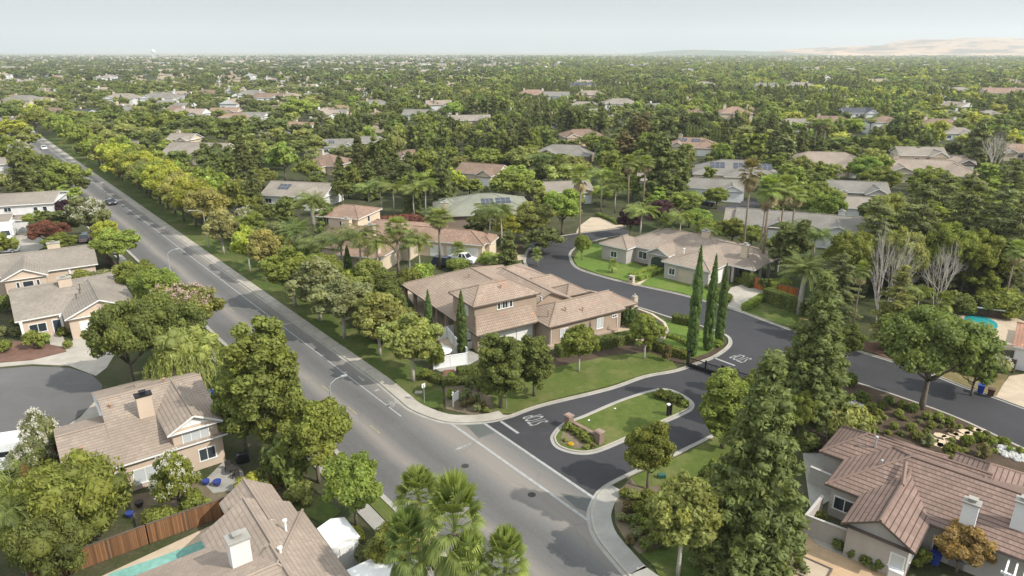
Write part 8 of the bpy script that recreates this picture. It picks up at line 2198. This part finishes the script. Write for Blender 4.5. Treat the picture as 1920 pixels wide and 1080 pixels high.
# ---------------------------------------------------------------- air, light and camera
hz = MB(); hz.box(-14000, -300, -1.0, 14000, 14000, 420)
t = NT('haze'); pv = t.n('VolumePrincipled'); pv.inputs['Color'].default_value = (.86, .90, .95, 1); pv.inputs['Density'].default_value = HAZE = 0.000118
pv.inputs['Anisotropy'].default_value = .2
t.t.links.new(pv.outputs[0], t.out.inputs[1])
tag(hz.build('haze', t.mat), kind='stuff')

SUN_EL, SUN_AZ = radians(42), radians(-27)       # azimuth measured from +X towards +Y
d = Vector((cos(SUN_AZ) * cos(SUN_EL), sin(SUN_AZ) * cos(SUN_EL), sin(SUN_EL)))
L = bpy.data.lights.new('sun', 'SUN'); L.energy = 3.15; L.angle = radians(.53); L.color = (1.0, .955, .875)
so = bpy.data.objects.new('sun', L); COL.objects.link(so); so.rotation_euler = d.to_track_quat('Z', 'Y').to_euler()
so.location = d * 100
w = bpy.data.worlds.new('World'); S.world = w; w.use_nodes = True
nt = w.node_tree; bg = nt.nodes['Background']
sky = nt.nodes.new('ShaderNodeTexSky'); sky.sky_type = 'NISHITA'; sky.sun_disc = False
sky.sun_elevation = SUN_EL; sky.sun_rotation = pi / 2 - SUN_AZ
sky.altitude = 20; sky.air_density = 1.0; sky.dust_density = 1.2; sky.ozone_density = 1.0
veil = nt.nodes.new('ShaderNodeMix'); veil.data_type = 'RGBA'          # thin high cloud over the clear sky
cl = nt.nodes.new('ShaderNodeTexNoise'); cl.inputs['Scale'].default_value = 2.2; cl.inputs['Detail'].default_value = 5; mp = nt.nodes.new('ShaderNodeMapping'); mp.inputs['Scale'].default_value = (1, 1, 6)
tc = nt.nodes.new('ShaderNodeTexCoord'); nt.links.new(tc.outputs['Generated'], mp.inputs[0]); nt.links.new(mp.outputs[0], cl.inputs['Vector'])
mr = nt.nodes.new('ShaderNodeMapRange'); mr.inputs[1].default_value = .35; mr.inputs[2].default_value = .7; mr.inputs[3].default_value = .72; mr.inputs[4].default_value = .95; nt.links.new(cl.outputs[0], mr.inputs[0]); nt.links.new(mr.outputs[0], veil.inputs[0]); nt.links.new(sky.outputs[0], veil.inputs[6]); veil.inputs[7].default_value = (3.6, 3.85, 3.95, 1)
sz = nt.nodes.new('ShaderNodeSeparateXYZ'); nt.links.new(tc.outputs['Generated'], sz.inputs[0])      # sky brightened overhead, above the view, as added fill light
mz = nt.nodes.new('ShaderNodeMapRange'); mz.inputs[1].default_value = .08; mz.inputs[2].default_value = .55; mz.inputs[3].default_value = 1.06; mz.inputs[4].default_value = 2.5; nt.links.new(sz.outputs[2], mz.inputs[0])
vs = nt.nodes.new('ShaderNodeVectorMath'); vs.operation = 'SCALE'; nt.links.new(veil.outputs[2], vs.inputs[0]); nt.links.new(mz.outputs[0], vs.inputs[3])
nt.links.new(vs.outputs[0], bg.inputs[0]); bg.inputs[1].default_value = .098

cam = bpy.data.cameras.new('camera'); cam.sensor_width = 36; cam.lens = 36 * FPX / 1920; cam.clip_start = .5; cam.clip_end = 60000
co = bpy.data.objects.new('camera', cam); COL.objects.link(co); co.location = (0, 0, CAM_H); co.rotation_euler = (pi / 2 - PITCH, 0, 0)
S.camera = co
S.render.engine = 'CYCLES'
S.view_settings.view_transform = 'Standard'; S.view_settings.look = 'None'; S.view_settings.exposure = 0.58; S.view_settings.gamma = 1.0
S.cycles.use_denoising = True; S.cycles.denoiser = 'OPENIMAGEDENOISE'
S.cycles.max_bounces = 6; S.cycles.diffuse_bounces = 4; S.cycles.glossy_bounces = 2; S.cycles.transmission_bounces = 3; S.cycles.volume_bounces = 1; S.cycles.transparent_max_bounces = 4
S.cycles.caustics_reflective = False; S.cycles.caustics_refractive = False
